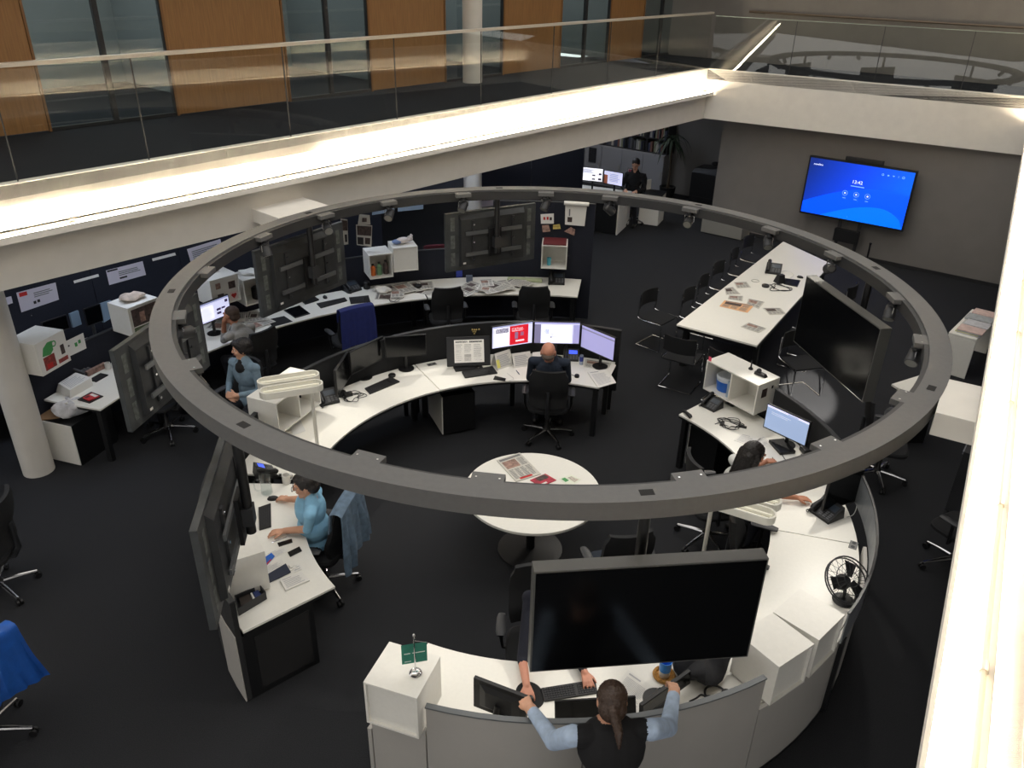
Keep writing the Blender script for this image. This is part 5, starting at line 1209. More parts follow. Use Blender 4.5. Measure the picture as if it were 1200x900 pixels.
t = thing('cup', 'bright blue cup with a white foot in the wicker ring', 'cup', (c.x, c.y, ZD+.005)); m = MB(); m.lathe([(0, 0), (.036, 0), (.040, .02), (.042, .06)], n=24); obj('white_foot', m, cyan_mug, t, smooth_=True); m = MB(); m.lathe([(.0421, .06), (.046, .15), (.043, .15), (.039, .065), (0, .06)], n=24); obj('blue_sleeve', m, mat('bright blue cup', (44, 140, 226), .35), t, smooth_=True)
sheet('blue_folder', 'dark blue folder under the wicker ring', 'folder', [(776, 794), (800, 790), (792, 812), (770, 803)], ZD+.0005, [mat('folder blue', (36, 76, 140), .5)], None, .003) if False else None
def lump(name, lab, cat, c, dims, mt, seed=1, rz=0, n=3, flat=True):
    rnd = random.Random(seed); m = MB(); nu, nv = 18, 10; vs = []
    for i in range(nv+1):
        th_ = math.pi*i/nv
        for k in range(nu):
            a = 2*math.pi*k/nu; s = 1+.16*math.sin(3*a+seed+th_*2)+.10*math.sin(5*a*1.0+seed*2)*math.sin(th_*3)+rnd.uniform(-.04, .04)
            x, y, z = dims[0]*math.sin(th_)*math.cos(a)*s, dims[1]*math.sin(th_)*math.sin(a)*s, dims[2]*(1-math.cos(th_))*.5*(1+.25*math.sin(4*a+seed)*math.sin(th_))
            vs.append((x, y, max(z, 0)))
    m.add(vs, [(i*nu+k, i*nu+(k+1) % nu, (i+1)*nu+(k+1) % nu, (i+1)*nu+k) for i in range(nv) for k in range(nu)])
    o = obj(name, m, mt, smooth_=True); place(o, c, rz); return tag(o, lab, cat)
bagm = mat('black bag cloth', (26, 27, 32), .85, noise=.25, nscale=15, bump=.3, bscale=20)
c = P(822, 786, ZD); lump('cloth_bag', 'slumped black cloth bag beside the headphones', 'bag', (c.x, c.y, ZD+.001), (.23, .17, .16), bagm, 4, R(30))
c = P(838, 815, ZD); t = thing('headphones', 'black headphones lying against the counter cap', 'headphones', (c.x, c.y, ZD+.001), R(25))
m = MB(); m.tube([(.075*math.cos(R(a)), .075*math.sin(R(a)), .016) for a in range(-20, 205, 15)], .008, 8); obj('headband', m, black_pl, t, smooth_=True)
for sx in (-1, 1): m = MB(); m.lathe([(.03, 0), (.036, .008), (.036, .028), (.022, .034), (0, .03)], (sx*.072, -.03, 0), 18); obj('ear_cup', m, black_pl, t, smooth_=True)
cable('short black cable with a plug beside the headphones', [(808, 822), (816, 818), (822, 814), (828, 818)], r=.006)
# flag on the cube
c = P(487, 789, 1.22); t = thing('table_flag', 'small green table flag on a chrome stand', 'flag', (c.x, c.y, 1.2205))
m = MB(); m.lathe([(.04, 0), (.044, .008), (.034, .022), (.014, .030), (0, .030)], n=20); obj('foot', m, chrome, t, smooth_=True)
m = MB(); m.tube([(0, 0, .028), (0, 0, .33)], .0045, 8); m.ell((0, 0, .338), (.009, .009, .011), 8, 6); obj('pole', m, chrome, t, smooth_=True)
m = MB(); m.tube([(0, 0, .29), (.085, .012, .265)], .0022, 6); obj('cross_bar', m, chrome, t)
yf = R(14); ux_ = Vector((math.cos(yf), math.sin(yf), 0)); nrm = Vector((-math.sin(yf), math.cos(yf), 0))
q = Print(.165, .17); q.M = sheet_M(Vector((-.085, .0, .075)), ux_, Vector((0, 0, 1))); M0 = q.M.copy()
q.M = Matrix.Translation((0, 0, 0)) @ M0; q.base(0); q.rect(.10, .50, .34, .545, 1, 3); q.rect(.42, .50, .92, .545, 1, 3); q.lines(.1, .08, .4, .14, 1, 1)
fl = MB(); fl.v = q.v; fl.f = q.f; fl.m = q.m; fl.add([v+nrm*.0012 for v in q.v[:4]], [(3, 2, 1, 0)]); obj('cloth', fl, [mat('flag green', (42, 124, 104), .7, noise=.1, nscale=20), mat('flag lettering', (225, 235, 228), .7)], t)
# ---------------- right end of the counter: desk fan, telephone
c = P(988, 704, ZD); t = thing('desk_fan', 'black desk fan with a round wire guard next to the white cube', 'fan', (c.x, c.y, ZD+.0005), R(200))
m = MB(); m.lathe([(.085, 0), (.09, .01), (.07, .025), (.02, .04), (0, .04)], n=24); obj('base', m, black_pl, t, smooth_=True); m = MB(); m.tube([(0, 0, .035), (0, -.02, .17)], .014, 10); obj('stem', m, black_pl, t)
hM = Matrix.Translation((0, -.02, .20)) @ Matrix.Rotation(R(-40), 4, 'X') @ Matrix.Scale(1.28, 4)
m = MB(); m.M = hM; m.lathe([(0, -.09), (.045, -.085), (.05, -.03), (.03, 0), (0, 0)], n=18); obj('motor', m, black_pl, t, smooth_=True)
for k in range(3):
    m = MB(); m.M = hM @ Matrix.Rotation(2*math.pi*k/3, 4, 'Z'); m.hexa([(.02, -.02, .02), (.115, -.05, .012), (.125, .035, .012), (.02, .02, .03), (.02, -.02, .023), (.115, -.05, .015), (.125, .035, .015), (.02, .02, .033)]); obj('blade', m, black_pl, t, bevel=.001)
m = MB(); m.M = hM
for rr_, zz in ((.15, .02), (.145, -.01), (.10, .045), (.05, .052)): m.tube([(rr_*math.cos(2*math.pi*i/32), rr_*math.sin(2*math.pi*i/32), zz) for i in range(32)], .0028 if rr_ < .14 else .005, 6, True)
for k in range(20): a = 2*math.pi*k/20; m.tube([(.02*math.cos(a), .02*math.sin(a), .053), (.10*math.cos(a), .10*math.sin(a), .045), (.15*math.cos(a), .15*math.sin(a), .02), (.14*math.cos(a), .14*math.sin(a), -.02), (.05*math.cos(a), .05*math.sin(a), -.04)], .0014, 4)
obj('wire_guard', m, dark_grey, t)
ip_phone('black office telephone by the grey screen of the counter', 968, 603, R(-60), lit=False, s=1.2)
monitor('dark monitor seen from its edge beside the grey curved screen', [(975, 560), (1000, 555), (996, 590), (972, 597)], .80, W=.42)
cable('white cable looping behind the telephone on the counter', [(985, 570), (1000, 580), (1004, 592), (1000, 603), (992, 606)], r=.004, mt=cable_w, z=ZD)
# ---------------- desk of the long haired person
def lay_d(q): q.rect(0, .92, 1, 1, 1); q.lines(.12, .66, .6, .8, 2, 1, fill=.2); q.rect(.5, .93, .75, .97, 0, 3)
monitor('pale lit monitor in front of the long haired person', [(900, 472), (950, 496), (943.5, 524), (894, 500.5)], .86, lay=lay_d, mats=[scr_pale, scr_white])
m = MB(); c = P(916, 525, ZD); m.bb((-.13, -.09, 0), (.13, .09, .035)); o = obj('docking_box', m, black_pl, bevel=.006); place(o, (c.x, c.y, ZD+.001), face(12)); tag(o, 'flat black docking box under the pale lit monitor', 'electronics')
m = MB(); c = P(944, 530, ZD); m.bb((-.06, -.05, 0), (.06, .05, .06)); o = obj('black_hub', m, black_pl, bevel=.01); place(o, (c.x, c.y, ZD+.001), face(8)); tag(o, 'black hub box with cables beside the docking box', 'electronics')
for k, (pp, lab) in enumerate((([(915, 530), (922, 540), (932, 538), (940, 532)], 'black cable between the docking box and the hub'), ([(905, 536), (912, 545), (922, 546), (930, 550)], 'black cable by the right hand of the long haired person'))): cable(lab, pp, r=.004)
cable('tangled black cables on the desk before the white double cube', [(838, 497), (850, 493), (862, 497), (872, 501)], loops=4, seed=6, rad=.11)
m = MB(); c = P(846, 498, ZD); m.bb((-.03, -.02, 0), (.03, .02, .03)); o = obj('power_adapter', m, black_pl, bevel=.005); place(o, (c.x, c.y, ZD+.001), R(60)); tag(o, 'small black adapter in the tangled cables', 'adapter')
m = MB(); c = P(870, 501, ZD); m.bb((-.045, -.016, 0), (.045, .016, .02)); o = obj('plug_strip', m, black_pl, bevel=.004); place(o, (c.x, c.y, ZD+.001), R(-25)); tag(o, 'black plug at the end of the tangled cables', 'plug')
ip_phone('rounded black office telephone under the white double cube', 834, 477, face(60)+R(-20), lit=False, s=1.0)
m = MB(); c = P(807, 487, ZD); m.tube([(-.02, -.075, .016), (-.02, -.06, .028), (-.02, .06, .028), (-.02, .075, .016)], [.02, .024, .016, .02], 10); o = obj('telephone_handset', m, black_pl, smooth_=True); place(o, (c.x, c.y, ZD+.002), R(20)); tag(o, 'loose black handset at the desk corner', 'handset')
cable('black cable hanging from the desk corner to the carpet', [(801, 492), (800, 520), (797, 535), (803, 541)], z=.0, r=.006)
paper_sheet('loose white sheets in front of the pale lit monitor', [(868, 508), (892, 514), (880, 523), (860, 516)], seed=31, lines=8)
paper_sheet('pale sheet with scribbles beside the docking box', [(893, 511), (905, 517), (898, 524), (886, 518)], seed=32, lines=6)
# things on and in the double cube
cb_M = Matrix.Translation(PD(36, 2.95, 1.22)) @ Matrix.Rotation(face(36), 4, 'Z')
def on(lx, ly, lz=0.0006): return cb_M @ Vector((lx, ly, lz))
p = on(.06, .06); t = thing('aerial', 'small black aerial standing on the white double cube', 'aerial', p); m = MB(); m.lathe([(.028, 0), (.026, .012), (.010, .03), (.006, .10), (.0045, .11), (0, .11)], n=16); obj('mast', m, black_pl, t, smooth_=True)
p = on(.23, .03); t = thing('tape_dispenser', 'black tape dispenser on the white double cube', 'dispenser', p, face(36)+R(8)); m = MB(); m.hexa([(-.075, -.03, 0), (.075, -.03, 0), (.075, .03, 0), (-.075, .03, 0), (-.07, -.028, .04), (.05, -.028, .03), (.05, .028, .03), (-.07, .028, .04)]); obj('body', m, black_pl, t, bevel=.006); m = MB(); m.tube([(-.03, -.012, .05), (-.03, .012, .05)], .026, 18); obj('tape_roll', m, dark_grey, t, smooth_=True)
m = MB(); p = on(-.345, -.16); m.bb((-.02, -.02, 0), (.02, -.015, .05)); o = obj('sticky_note', m, pink); place(o, p, face(36)); tag(o, 'pink sticky note standing on the white double cube', 'note')
c = cb_M @ Vector((-.20, .0, -.362)); t = thing('blue_basket', 'blue basket with a white rim inside the white double cube', 'basket', c, face(36)); m = MB(); m.lathe([(0, 0), (.10, 0), (.12, .13), (.115, .13), (.095, .006), (0, .006)], n=24); obj('basket', m, blue_pl, t, smooth_=True); m = MB(); m.lathe([(.116, .13), (.124, .17), (.112, .19), (.06, .18), (0, .18)], n=24); obj('white_bag', m, mat('white film', (200, 206, 214), .4), t, smooth_=True)
c = cb_M @ Vector((-.06, -.04, -.362)); m = MB(); m.bb((-.012, -.10, 0), (.012, .10, .20)); o = obj('binder', m, mat('glass blue binder', (150, 170, 190), .5), bevel=.002); place(o, c, face(36)); tag(o, 'slim pale blue binder standing beside the blue basket', 'binder')
for i, (ly, lz, s, mt_, lab) in enumerate(((-.06, -.13, .09, photo_dark, 'dark photo sticker on the side of the white double cube'), (.07, -.09, .03, black_mat, 'small black sticker beside the photo on the white double cube'))):
    m = MB(); m.bb((.3805, ly-s/2, lz-s*.6), (.3815, ly+s/2, lz+s*.6)); o = obj('sticker', m, mt_); place(o, cb_M.translation, face(36)); tag(o, lab, 'sticker')
# ---------------- round table papers
newspaper('large newspaper with a red strip on the round table', [(582, 540), (609, 531), (634, 556), (605, 565)], seed=5, red=True, thick=.008)
sheet('magazine', 'glossy red magazine next to the large newspaper', 'magazine', [(621, 563), (639, 555.5), (652, 563), (634, 571)], ZD+.001, [mat('magazine red', (170, 46, 66), .4, noise=.5, nscale=18), photo_dark, paper], lambda q: (q.rect(.3, .5, .9, .95, 1), q.rect(.1, .1, .5, .25, 2)), .006)
sheet('leaflet', 'pale green leaflets beside the red magazine', 'leaflet', [(655, 561), (669, 556.5), (681, 562), (668, 571)], ZD+.001, [mat('pale leaflet', (226, 230, 214), .7), green_pl, photo_mid], lambda q: (q.rect(.1, .5, .4, .9, 1), q.lines(.5, .1, .9, .8, 6, 2)), .003)
# ---------------- conference table things
ZT = .741
for k, (pts, b_, lab) in enumerate((([(860, 331), (875, 330.5), (880, 337), (864, 338)], newsprint, 'newspaper by the table edge nearest the tucked chairs'), ([(849, 338), (859, 336.5), (868, 345), (851, 345.5)], newsprint, 'newspaper with a dark photo at the edge of the conference table'), ([(854, 346.5), (871, 347), (870, 353), (853, 350.5)], newsprint, 'newspaper half covered by the salmon one'), ([(849, 352), (884, 358), (876, 366.5), (843, 359)], news_pink, 'salmon coloured newspaper on the conference table'), ([(877, 350), (896, 354), (889, 362), (875, 356)], newsprint, 'newspaper beside the salmon one'), ([(893.5, 361), (914.5, 361), (921.5, 368), (902, 369)], newsprint, 'curled newspaper at the right hand table edge'), ([(877, 378), (898, 385), (889, 390), (868, 383)], newsprint, 'newspaper lying alone near the table end'))):
    newspaper(lab, pts, z=ZT+.0006*k, seed=11+k, base=b_, thick=.003)
ip_phone('dark conference telephone on the long white table', 906, 319, R(-20), z=.74, lit=False, s=1.25)
c = P(913, 331, .74); t = thing('desk_speaker', 'small blue faced speaker with cables on the long white table', 'speaker', (c.x, c.y, .7405), R(200)); m = MB(); m.hexa([(-.07, -.07, 0), (.07, -.07, 0), (.07, .07, 0), (-.07, .07, 0), (-.05, -.02, .14), (.05, -.02, .14), (.05, .05, .14), (-.05, .05, .14)]); obj('case', m, black_pl, t, bevel=.006); q = Print(.09, .09); q.M = sheet_M(Vector((.045, .064, .03)), (-1, 0, 0), (0, -.02, .14)); q.base(0); obj('blue_face', q, mat('blue face', (86, 140, 220), .4, emit=.2), t)
sheet('tablet', 'black tablet between the speaker and the mouse', 'tablet', [(920, 326.5), (938, 329), (934.5, 336.5), (918, 333)], .7405, [black_pl, tv_glass], lambda q: q.rect(.04, .05, .96, .95, 1), .01)
mouse('black mouse beside the black tablet', 937.5, 325.5, R(60), z=.74)
puck('speaker_puck', 'black round puck on the long white table', 'puck', 897, 336, z=.74, r=.06, h=.035)
c = P(885, 329.5, .741); m = MB(); m.tube([c+Vector((.06*math.cos(2*math.pi*i/20), .06*math.sin(2*math.pi*i/20), .006)) for i in range(20)], .005, 6, True); tag(obj('cable_ring', m, mat('pale grey plastic', (170, 168, 160), .5), smooth_=True), 'pale ring of cable near the dark conference telephone', 'cable')
cable('black cables round the blue faced speaker', [(902, 333), (908, 338), (918, 341), (926, 339)], z=.74, r=.006, loops=1.5, seed=8, rad=.14)
cable('white cable behind the dark conference telephone', [(916, 318), (924, 318), (930, 322), (926, 326)], z=.74, r=.004, mt=cable_w)

# ================================================================== OUTER DESKS
def clutter(name, lab, deg0, deg1, r0, r1, n, seed, z=ZD, cat='paper', group=None):
    rnd = random.Random(seed)
    for i in range(n):
        a, r_ = rnd.uniform(deg0, deg1), rnd.uniform(r0, r1); c = PD(a, r_, z+.001+.0035*i); y = rnd.uniform(0, 3.1); w, h = rnd.choice(((.21, .3), (.28, .40), (.2, .28)))
        u = Vector((math.cos(y), math.sin(y), 0)); v = Vector((-u.y, u.x, 0)); tilt = rnd.uniform(0, .02)
        q = Quad([c-u*w/2+v*h/2, c+u*w/2+v*h/2+Z*tilt*.5, c+u*w/2-v*h/2, c-u*w/2-v*h/2], .003); layout_news(q, seed*17+i, rnd.random() < .7)
        tag(obj(name, q, [newsprint if rnd.random() < .6 else paper, ink, photo_dark if rnd.random() < .5 else photo_mid, red_ink]), lab, cat, group)
clutter('newspaper', 'newspaper in the loose heap on the outer desk behind the swivel chairs', 91.5, 101, 5.2, 5.55, 16, 3, cat='newspaper', group='newspapers heaped on the outer desk')
clutter('newspaper', 'newspaper in the loose pile beside the cube of bottles', 106, 114, 5.3, 5.62, 9, 4, cat='newspaper', group='newspapers beside the cube of bottles')
clutter('newspaper', 'paper in the messy pile before the photo covered cube', 133, 141, 5.3, 5.7, 9, 6, cat='newspaper', group='papers before the photo covered cube')
keyboard('black keyboard beside the royal blue chair cloth', [(409, 349.5), (432, 347), (434, 354), (411, 356.5)])
keyboard('black keyboard half behind the royal blue chair cloth', [(371, 356.5), (404, 349.5), (407, 353), (376, 361.5)])
sheet('tablet', 'black tablet on the outer desk under the hanging television', 'tablet', [(333, 364), (351, 358.5), (363.5, 368), (346, 373)], ZD+.001, [black_pl, tv_glass], lambda q: q.rect(.04, .05, .96, .95, 1), .012)
sheet('desk_mat', 'black desk mat at the joint of the outer desks', 'mat', [(312, 375), (333, 370.5), (343, 377), (320, 383)], ZD+.0006, [black_mat], None, .004)
ip_phone('black office telephone behind the two outer keyboards', 412, 340, face(124)+R(10), lit=False, s=1.2)
mouse('black mouse between the outer keyboards', 381, 349, R(30)); sheet('closed_laptop', 'closed black laptop behind the outer keyboards', 'laptop', [(352, 352), (366, 347), (374, 352), (358, 357)], ZD+.001, [black_pl], None, .02)
c = P(430, 338, ZD); m = MB(); m.lathe([(.05, 0), (.055, .01), (.05, .10), (.03, .12), (0, .12)], n=16); o = obj('black_speaker', m, black_pl, smooth_=True); place(o, (c.x, c.y, ZD+.001)); tag(o, 'squat black speaker beside the outer telephone', 'speaker')
c = P(448, 343, ZD); lump('crumpled_paper', 'crumpled white paper beside the coiled cable on the outer desk', 'paper', (c.x, c.y, ZD+.001), (.15, .09, .10), paper, 3, R(-20))
cable('coiled black cable on the outer desk by the crumpled paper', [(455, 350), (462, 348), (468, 350)], loops=1.6, seed=9, rad=.12)
puck('tape_roll', 'black tape roll behind the first swivel chair', 'tape', 490, 338, r=.06, h=.06)
c = P(615, 329.5, ZD); m = MB(); m.bb((-.28, -.05, 0), (.28, .05, .05)); o = obj('paper_tube', m, mat('pale green wrap', (178, 186, 150), .7), bevel=.02); place(o, (c.x, c.y, ZD+.001), R(-4)); tag(o, 'long pale green parcel at the back of the outer desk', 'parcel')
ip_phone('black office telephone under the red topped cube', 652, 331, face(88), lit=False, s=1.3)
m = MB(); c = P(538, 324, ZD); m.bb((-.05, -.03, 0), (.05, .03, .16)); o = obj('blue_carton', m, mat('blue carton', (44, 62, 160), .5), bevel=.003); place(o, (c.x, c.y, ZD+.001), face(100)); tag(o, 'small blue carton below the grey hanging television', 'carton')
m = MB(); c = P(550, 330, ZD); m.bb((-.05, -.04, 0), (.05, .04, .10)); o = obj('grey_carton', m, mat('grey carton', (96, 104, 120), .6), bevel=.003); place(o, (c.x, c.y, ZD+.001), face(98)); tag(o, 'small grey carton beside the blue one', 'carton')
# cubes on the outer screens
def rim(px, py): q = PR(px, py, 5.485); d = q-DC; return math.degrees(math.atan2(d.y, d.x)), q.z
def at_cube(px, py, z): q = P(px, py, z); d = q-DC; return math.degrees(math.atan2(d.y, d.x)), math.hypot(d.x, d.y)
a, zc = rim(446, 298); r_ = 5.67; cube_shelf('small white cube holding bottles above the outer desk', a, r_, zc, 1, 'in', w=.36)
for k, (dx, mt_, h_, lab) in enumerate(((-.10, orange_pl, .18, 'orange bottle in the small white cube'), (.0, mat('sage green', (120, 160, 120), .4), .20, 'sage green bottle in the small white cube'), (.10, photo_dark, .22, 'brown jar in the small white cube'))):
    M = Matrix.Translation(PD(a, r_, zc-.38+.017)) @ Matrix.Rotation(face(a), 4, 'Z'); p = M @ Vector((dx, -.06, 0)); t = thing('bottle', lab, 'bottle', p); m = MB(); m.lathe([(.035, 0), (.04, .01), (.04, h_*.7), (.018, h_*.82), (.018, h_*.9)], n=16); obj('body', m, mt_, t, smooth_=True); m = MB(); m.lathe([(.02, h_*.9), (.02, h_), (0, h_)], n=12); obj('cap', m, black_pl, t)
a2, zc = rim(469, 290.5); a2 = min(a2, a-4.0); cube_shelf('white cube with a plush toy on top beside the bottle cube', a2, 5.67, zc, 1, 'out', w=.38)
p = PD(a2, 5.67, zc+.0005); t = thing('plush_toy', 'white plush toy lying on the cube beside the bottles', 'toy', p, R(30)); m = MB(); m.ell((0, 0, .05), (.11, .06, .05), 14, 10); m.ell((.12, 0, .065), (.05, .045, .045), 12, 8); m.ell((.15, .02, .11), (.014, .012, .02), 8, 6); m.ell((.15, -.02, .11), (.014, .012, .02), 8, 6); obj('body', m, mat('plush white', (214, 206, 204), .95, bump=.5), t, smooth_=True); m = MB(); m.ell((-.09, 0, .045), (.08, .07, .03), 12, 8); obj('blanket', m, mat('plush blue', (110, 130, 170), .9), t, smooth_=True)
a3, zc = rim(650, 288); r3 = 5.67; cube_shelf('white cube with a maroon folder on top and a glass inside', a3, r3, zc, 1, 'in', w=.40)
M = Matrix.Translation(PD(a3, r3, zc)) @ Matrix.Rotation(face(a3), 4, 'Z'); m = MB(); m.bb((-.18, -.17, .0008), (.18, .16, .022)); o = obj('maroon_folder', m, maroon, bevel=.002); place(o, M.translation, face(a3)); tag(o, 'maroon folder on the cube with the glass', 'folder')
p = M @ Vector((-.08, -.05, -.38+.0165)); m = MB(); m.lathe([(0, 0), (.03, 0), (.036, .12), (.032, .12), (.027, .006), (0, .005)], n=18); o = obj('drinking_glass', m, teal, smooth_=True); place(o, p); tag(o, 'turquoise glass inside the cube under the maroon folder', 'glass')
# pinned things on the tall navy screen
def pinned(name, lab, px, mats, lay=None, A_=None, B_=None, off=.006, cat='picture'):
    c4 = []
    for x, y in px: q = PL(x, y, A_, B_); c4.append(q)
    n = (B_-A_); n.z = 0; n.normalize(); nn = Vector((n.y, -n.x, 0)); c4 = [p+nn*off for p in c4]
    q = Quad(c4, .002); q.n = nn
    if lay: lay(q)
    return tag(obj(name, q, mats), lab, cat)
SA, SB = PD(96, 5.86), PD(80.5, 5.86)
pinned('child_drawing', 'white paper with red marks pinned on the tall navy screen', [(633.5, 251), (649, 250), (649, 262), (634, 262)], [paper, red_ink, photo_dark], lambda q: (q.rect(.2, .4, .35, .7, 1), q.rect(.45, .4, .6, .7, 1), q.rect(.68, .35, .85, .65, 2)), SA, SB)
pinned('photo_print', 'photo of people pinned below the white paper', [(635, 264), (643, 263.5), (645, 271), (636, 272)], [photo_mid, photo_dark], None, SA, SB)
pinned('photo_print', 'yellowish photo pinned on the tall navy screen', [(648, 263.5), (656, 262.5), (657, 268), (648, 268.5)], [mat('yellow photo', (196, 176, 96), .6, noise=.4, nscale=20)], None, SA, SB)
pinned('photo_print', 'tilted photo pinned beside the maroon folder', [(661, 271), (669, 266), (674, 269), (673, 276)], [photo_mid], None, SA, SB)
pinned('flip_chart', 'white flip chart sheet with a small drawing on the tall navy screen', [(662.5, 240), (688, 240.5), (685, 265), (662, 263)], [paper, photo_dark, ink], lambda q: (q.rect(.12, .15, .35, .4, 1), q.rect(.18, .45, .24, .8, 2)), SA, SB)
q1, q2 = PL(661, 237, SA, SB), PL(690, 239, SA, SB); m = MB(); m.tube([q1+Vector((0, -.03, 0)), q2+Vector((0, -.03, 0))], .035, 10); tag(obj('paper_roll', m, white_side, smooth_=True), 'paper roll along the top of the flip chart sheet', 'roll')
q1 = PL(688.5, 265, SA, SB); 
LA_, LB_ = PD(140, 5.86), PD(108, 5.86)
pinned('photo_strip', 'black and white photo strip pinned near the hanging television', [(399, 256), (407, 257), (408, 286), (402, 287)], [newsprint, photo_dark, ink_dark], lambda q: (q.rect(.05, .55, .95, .95, 1), q.rect(.4, .1, .8, .4, 2)), LA_, LB_)
pinned('photo_collage', 'black and white collage pinned beside the photo strip', [(417, 263), (436, 264), (435, 289), (418, 287)], [newsprint, photo_dark, ink_dark], lambda q: (q.rect(.05, .5, .95, .95, 1), q.rect(.05, .05, .45, .4, 2), q.rect(.55, .1, .9, .4, 1)), LA_, LB_)
pinned('photo_print', 'curled photo above the black and white collage', [(421, 251), (433, 252), (434, 263), (419, 264)], [newsprint, photo_dark], lambda q: q.rect(.3, .3, .7, .7, 1), LA_, LB_)
# ---- place of the person in the grey sweater
def lay_g(q): q.rect(0, .92, 1, 1, 2); q.rect(.05, .1, .45, .8, 1); q.lines(.07, .15, .4, .75, 9, 2); q.rect(.55, .4, .7, .52, 3); q.rect(.72, .42, .85, .52, 3); q.rect(.55, .2, .7, .32, 3); q.rect(.86, .7, .96, .85, 3)
monitor('lit monitor with tables before the person in the grey sweater', [(229, 358), (267, 346), (271, 368), (236, 382)], .95, lay=lay_g, mats=[scr_white, scr_pure, scr_text, scr_dark])
a, zc = rim(262, 325); t = cube_shelf('white cube covered with photos and a red heart card', a, 5.67, zc, 1, 'out', w=.42)
M = WM[t.name]
for k, (x, z, w_, h_, mt_, lab) in enumerate(((-.10, .25, .10, .10, photo_dark, 'group photo stuck on the cube with the heart card'), (.08, .12, .09, .09, photo_dark, 'small dark photo stuck under the group photo'), (-.11, .09, .11, .12, mat('pale card', (226, 206, 200), .7), 'pale card with a red heart on the photo covered cube'), (.10, .28, .07, .08, photo_mid, 'faded photo stuck on the upper edge of the photo covered cube'))):
    q = Print(w_, h_); q.M = sheet_M(Vector((x-w_/2, .187, z-h_/2)), (1, 0, 0), (0, 0, 1)); q.base(0)
    m = MB(); m.bb((x-w_/2, .1862, z-h_/2), (x+w_/2, .188, z+h_/2)); mats_ = [mt_]
    if 'heart' in lab and 'red' in lab: m.mi(1); m.ell((x-.018, .1885, z+.012), (.022, .002, .022), 10, 6); m.ell((x+.018, .1885, z+.012), (.022, .002, .022), 10, 6); m.add([(x-.038, .189, z+.003), (x+.038, .189, z+.003), (x, .189, z-.042)], [(0, 1, 2)]); mats_ = [mt_, red_ink]
    o = obj('photo_print', m, mats_); place(o, M.translation, t.rotation_euler.z); tag(o, lab, 'picture')
a0_, z0_ = a, zc; a, zc = rim(301, 325); a = min(a, a0_-4.4); r_ = 5.62; cube_shelf('white open cube with papers on top beside the photo covered cube', a, 5.67, zc, 1, 'in', w=.42)
p = PD(a, r_+.05, zc+.001); lump('paper_heap', 'heap of small papers on the open cube beside the photo covered one', 'paper', p, (.14, .12, .06), paper, 7)
p = PD(a0_, r_+.1, z0_+.001); m = MB(); m.bb((-.07, -.012, 0), (.07, .012, .16)); o = obj('greeting_card', m, paper); place(o, p, face(a)); tag(o, 'white greeting card standing on the photo covered cube', 'card')
M = Matrix.Translation(PD(a, r_+.05, zc-.38+.017)) @ Matrix.Rotation(face(a), 4, 'Z'); p = M @ Vector((.05, -.03, 0)); m = MB(); m.lathe([(0, 0), (.075, 0), (.08, .02), (.08, .15), (.06, .17), (0, .17)], n=18); o = obj('black_tin', m, black_pl, smooth_=True); place(o, p); tag(o, 'round black tin inside the open white cube', 'tin')
# ---- desk with the pile of papers
ip_phone('office telephone with a blue display behind the pile of papers', 94, 440, face(159)+R(15), s=1.25)
for k in range(9): paper_sheet('sheet in the pile of papers on the outer desk', [(66+k*.3, 459-k*1.1), (89, 446-k*1.1), (109-k*.2, 452-k*1.1), (82, 467-k*1.1)], z=ZD+.001+.011*k, seed=40+k, lines=(6 if k == 8 else 0), thick=.0095).__setitem__('group', 'pile of papers on the outer desk')
sheet('booklet', 'red booklet on a black folder at the desk corner', 'booklet', [(97, 467), (108, 461.5), (117, 465), (104, 470)], ZD+.014, [mat('booklet red', (190, 48, 52), .6), paper, maroon], lambda q: (q.rect(.1, .55, .5, .9, 2), q.rect(.65, .1, .95, .9, 1)), .012)
sheet('black_folder', 'black folder under the red booklet', 'folder', [(91, 469), (107, 460), (121, 465), (105, 473)], ZD+.001, [black_pl], None, .012)
sheet('black_notepad', 'black notepad beside the blue lit telephone', 'notepad', [(104, 446), (118, 438), (127, 440), (113, 448)], ZD+.001, [black_mat], None, .012)
mug('white mug with brown stripe near the notepad', 127, 432, r=.035, h=.08)
m = MB(); c = P(113, 436, ZD); m.bb((-.14, -.02, 0), (.14, .02, .07)); o = obj('small_figures', m, photo_mid, bevel=.006); place(o, (c.x, c.y, ZD+.001), face(157)); tag(o, 'row of little brown figures behind the notepad', 'figurine')
GA_, GB_ = PD(166, 5.86), PD(153.5, 5.86)
pinned('note_sheet', 'white paper with green sketches pinned on the navy screen', [(72, 402), (97, 390), (101, 408), (78, 419)], [paper, green_pl, ink_dark], lambda q: (q.rect(.5, .4, .62, .65, 1), q.rect(.68, .5, .8, .72, 1), q.rect(.2, .6, .27, .7, 2)), GA_, GB_)
a, zc = rim(52, 398); a -= .7; t = cube_shelf('white cube with a picture of a green jug', a, 5.67, zc, 1, 'out', w=.42)
q = Print(.40, .35); q.M = sheet_M(Vector((.2, .1866, .015)), (-1, 0, 0), (0, 0, 1)); q.base(0); q.poly([(.12, .55), (.2, .8), (.38, .92), (.55, .9), (.52, .6), (.4, .5)], 1); q.disc(.58, .78, .09, 1, hole=.6); q.rect(.12, .06, .52, .5, 2); q.rect(.2, .1, .4, .25, 3, 3); q.rect(.76, .3, .9, .62, 4); q.rect(.6, .06, .95, .2, 2, 2)
o = obj('jug_picture', q, [paper, green_pl, mat('picture red', (140, 56, 50), .7, noise=.5, nscale=30), red_ink, photo_dark]); place(o, WM[t.name].translation, t.rotation_euler.z); tag(o, 'picture of a green jug on the side of the white cube', 'picture')
a, zc = rim(167, 355); r_ = 5.67; t = cube_shelf('white cube with a photo collage under a plush toy', a, r_, zc, 1, 'out', w=.44)
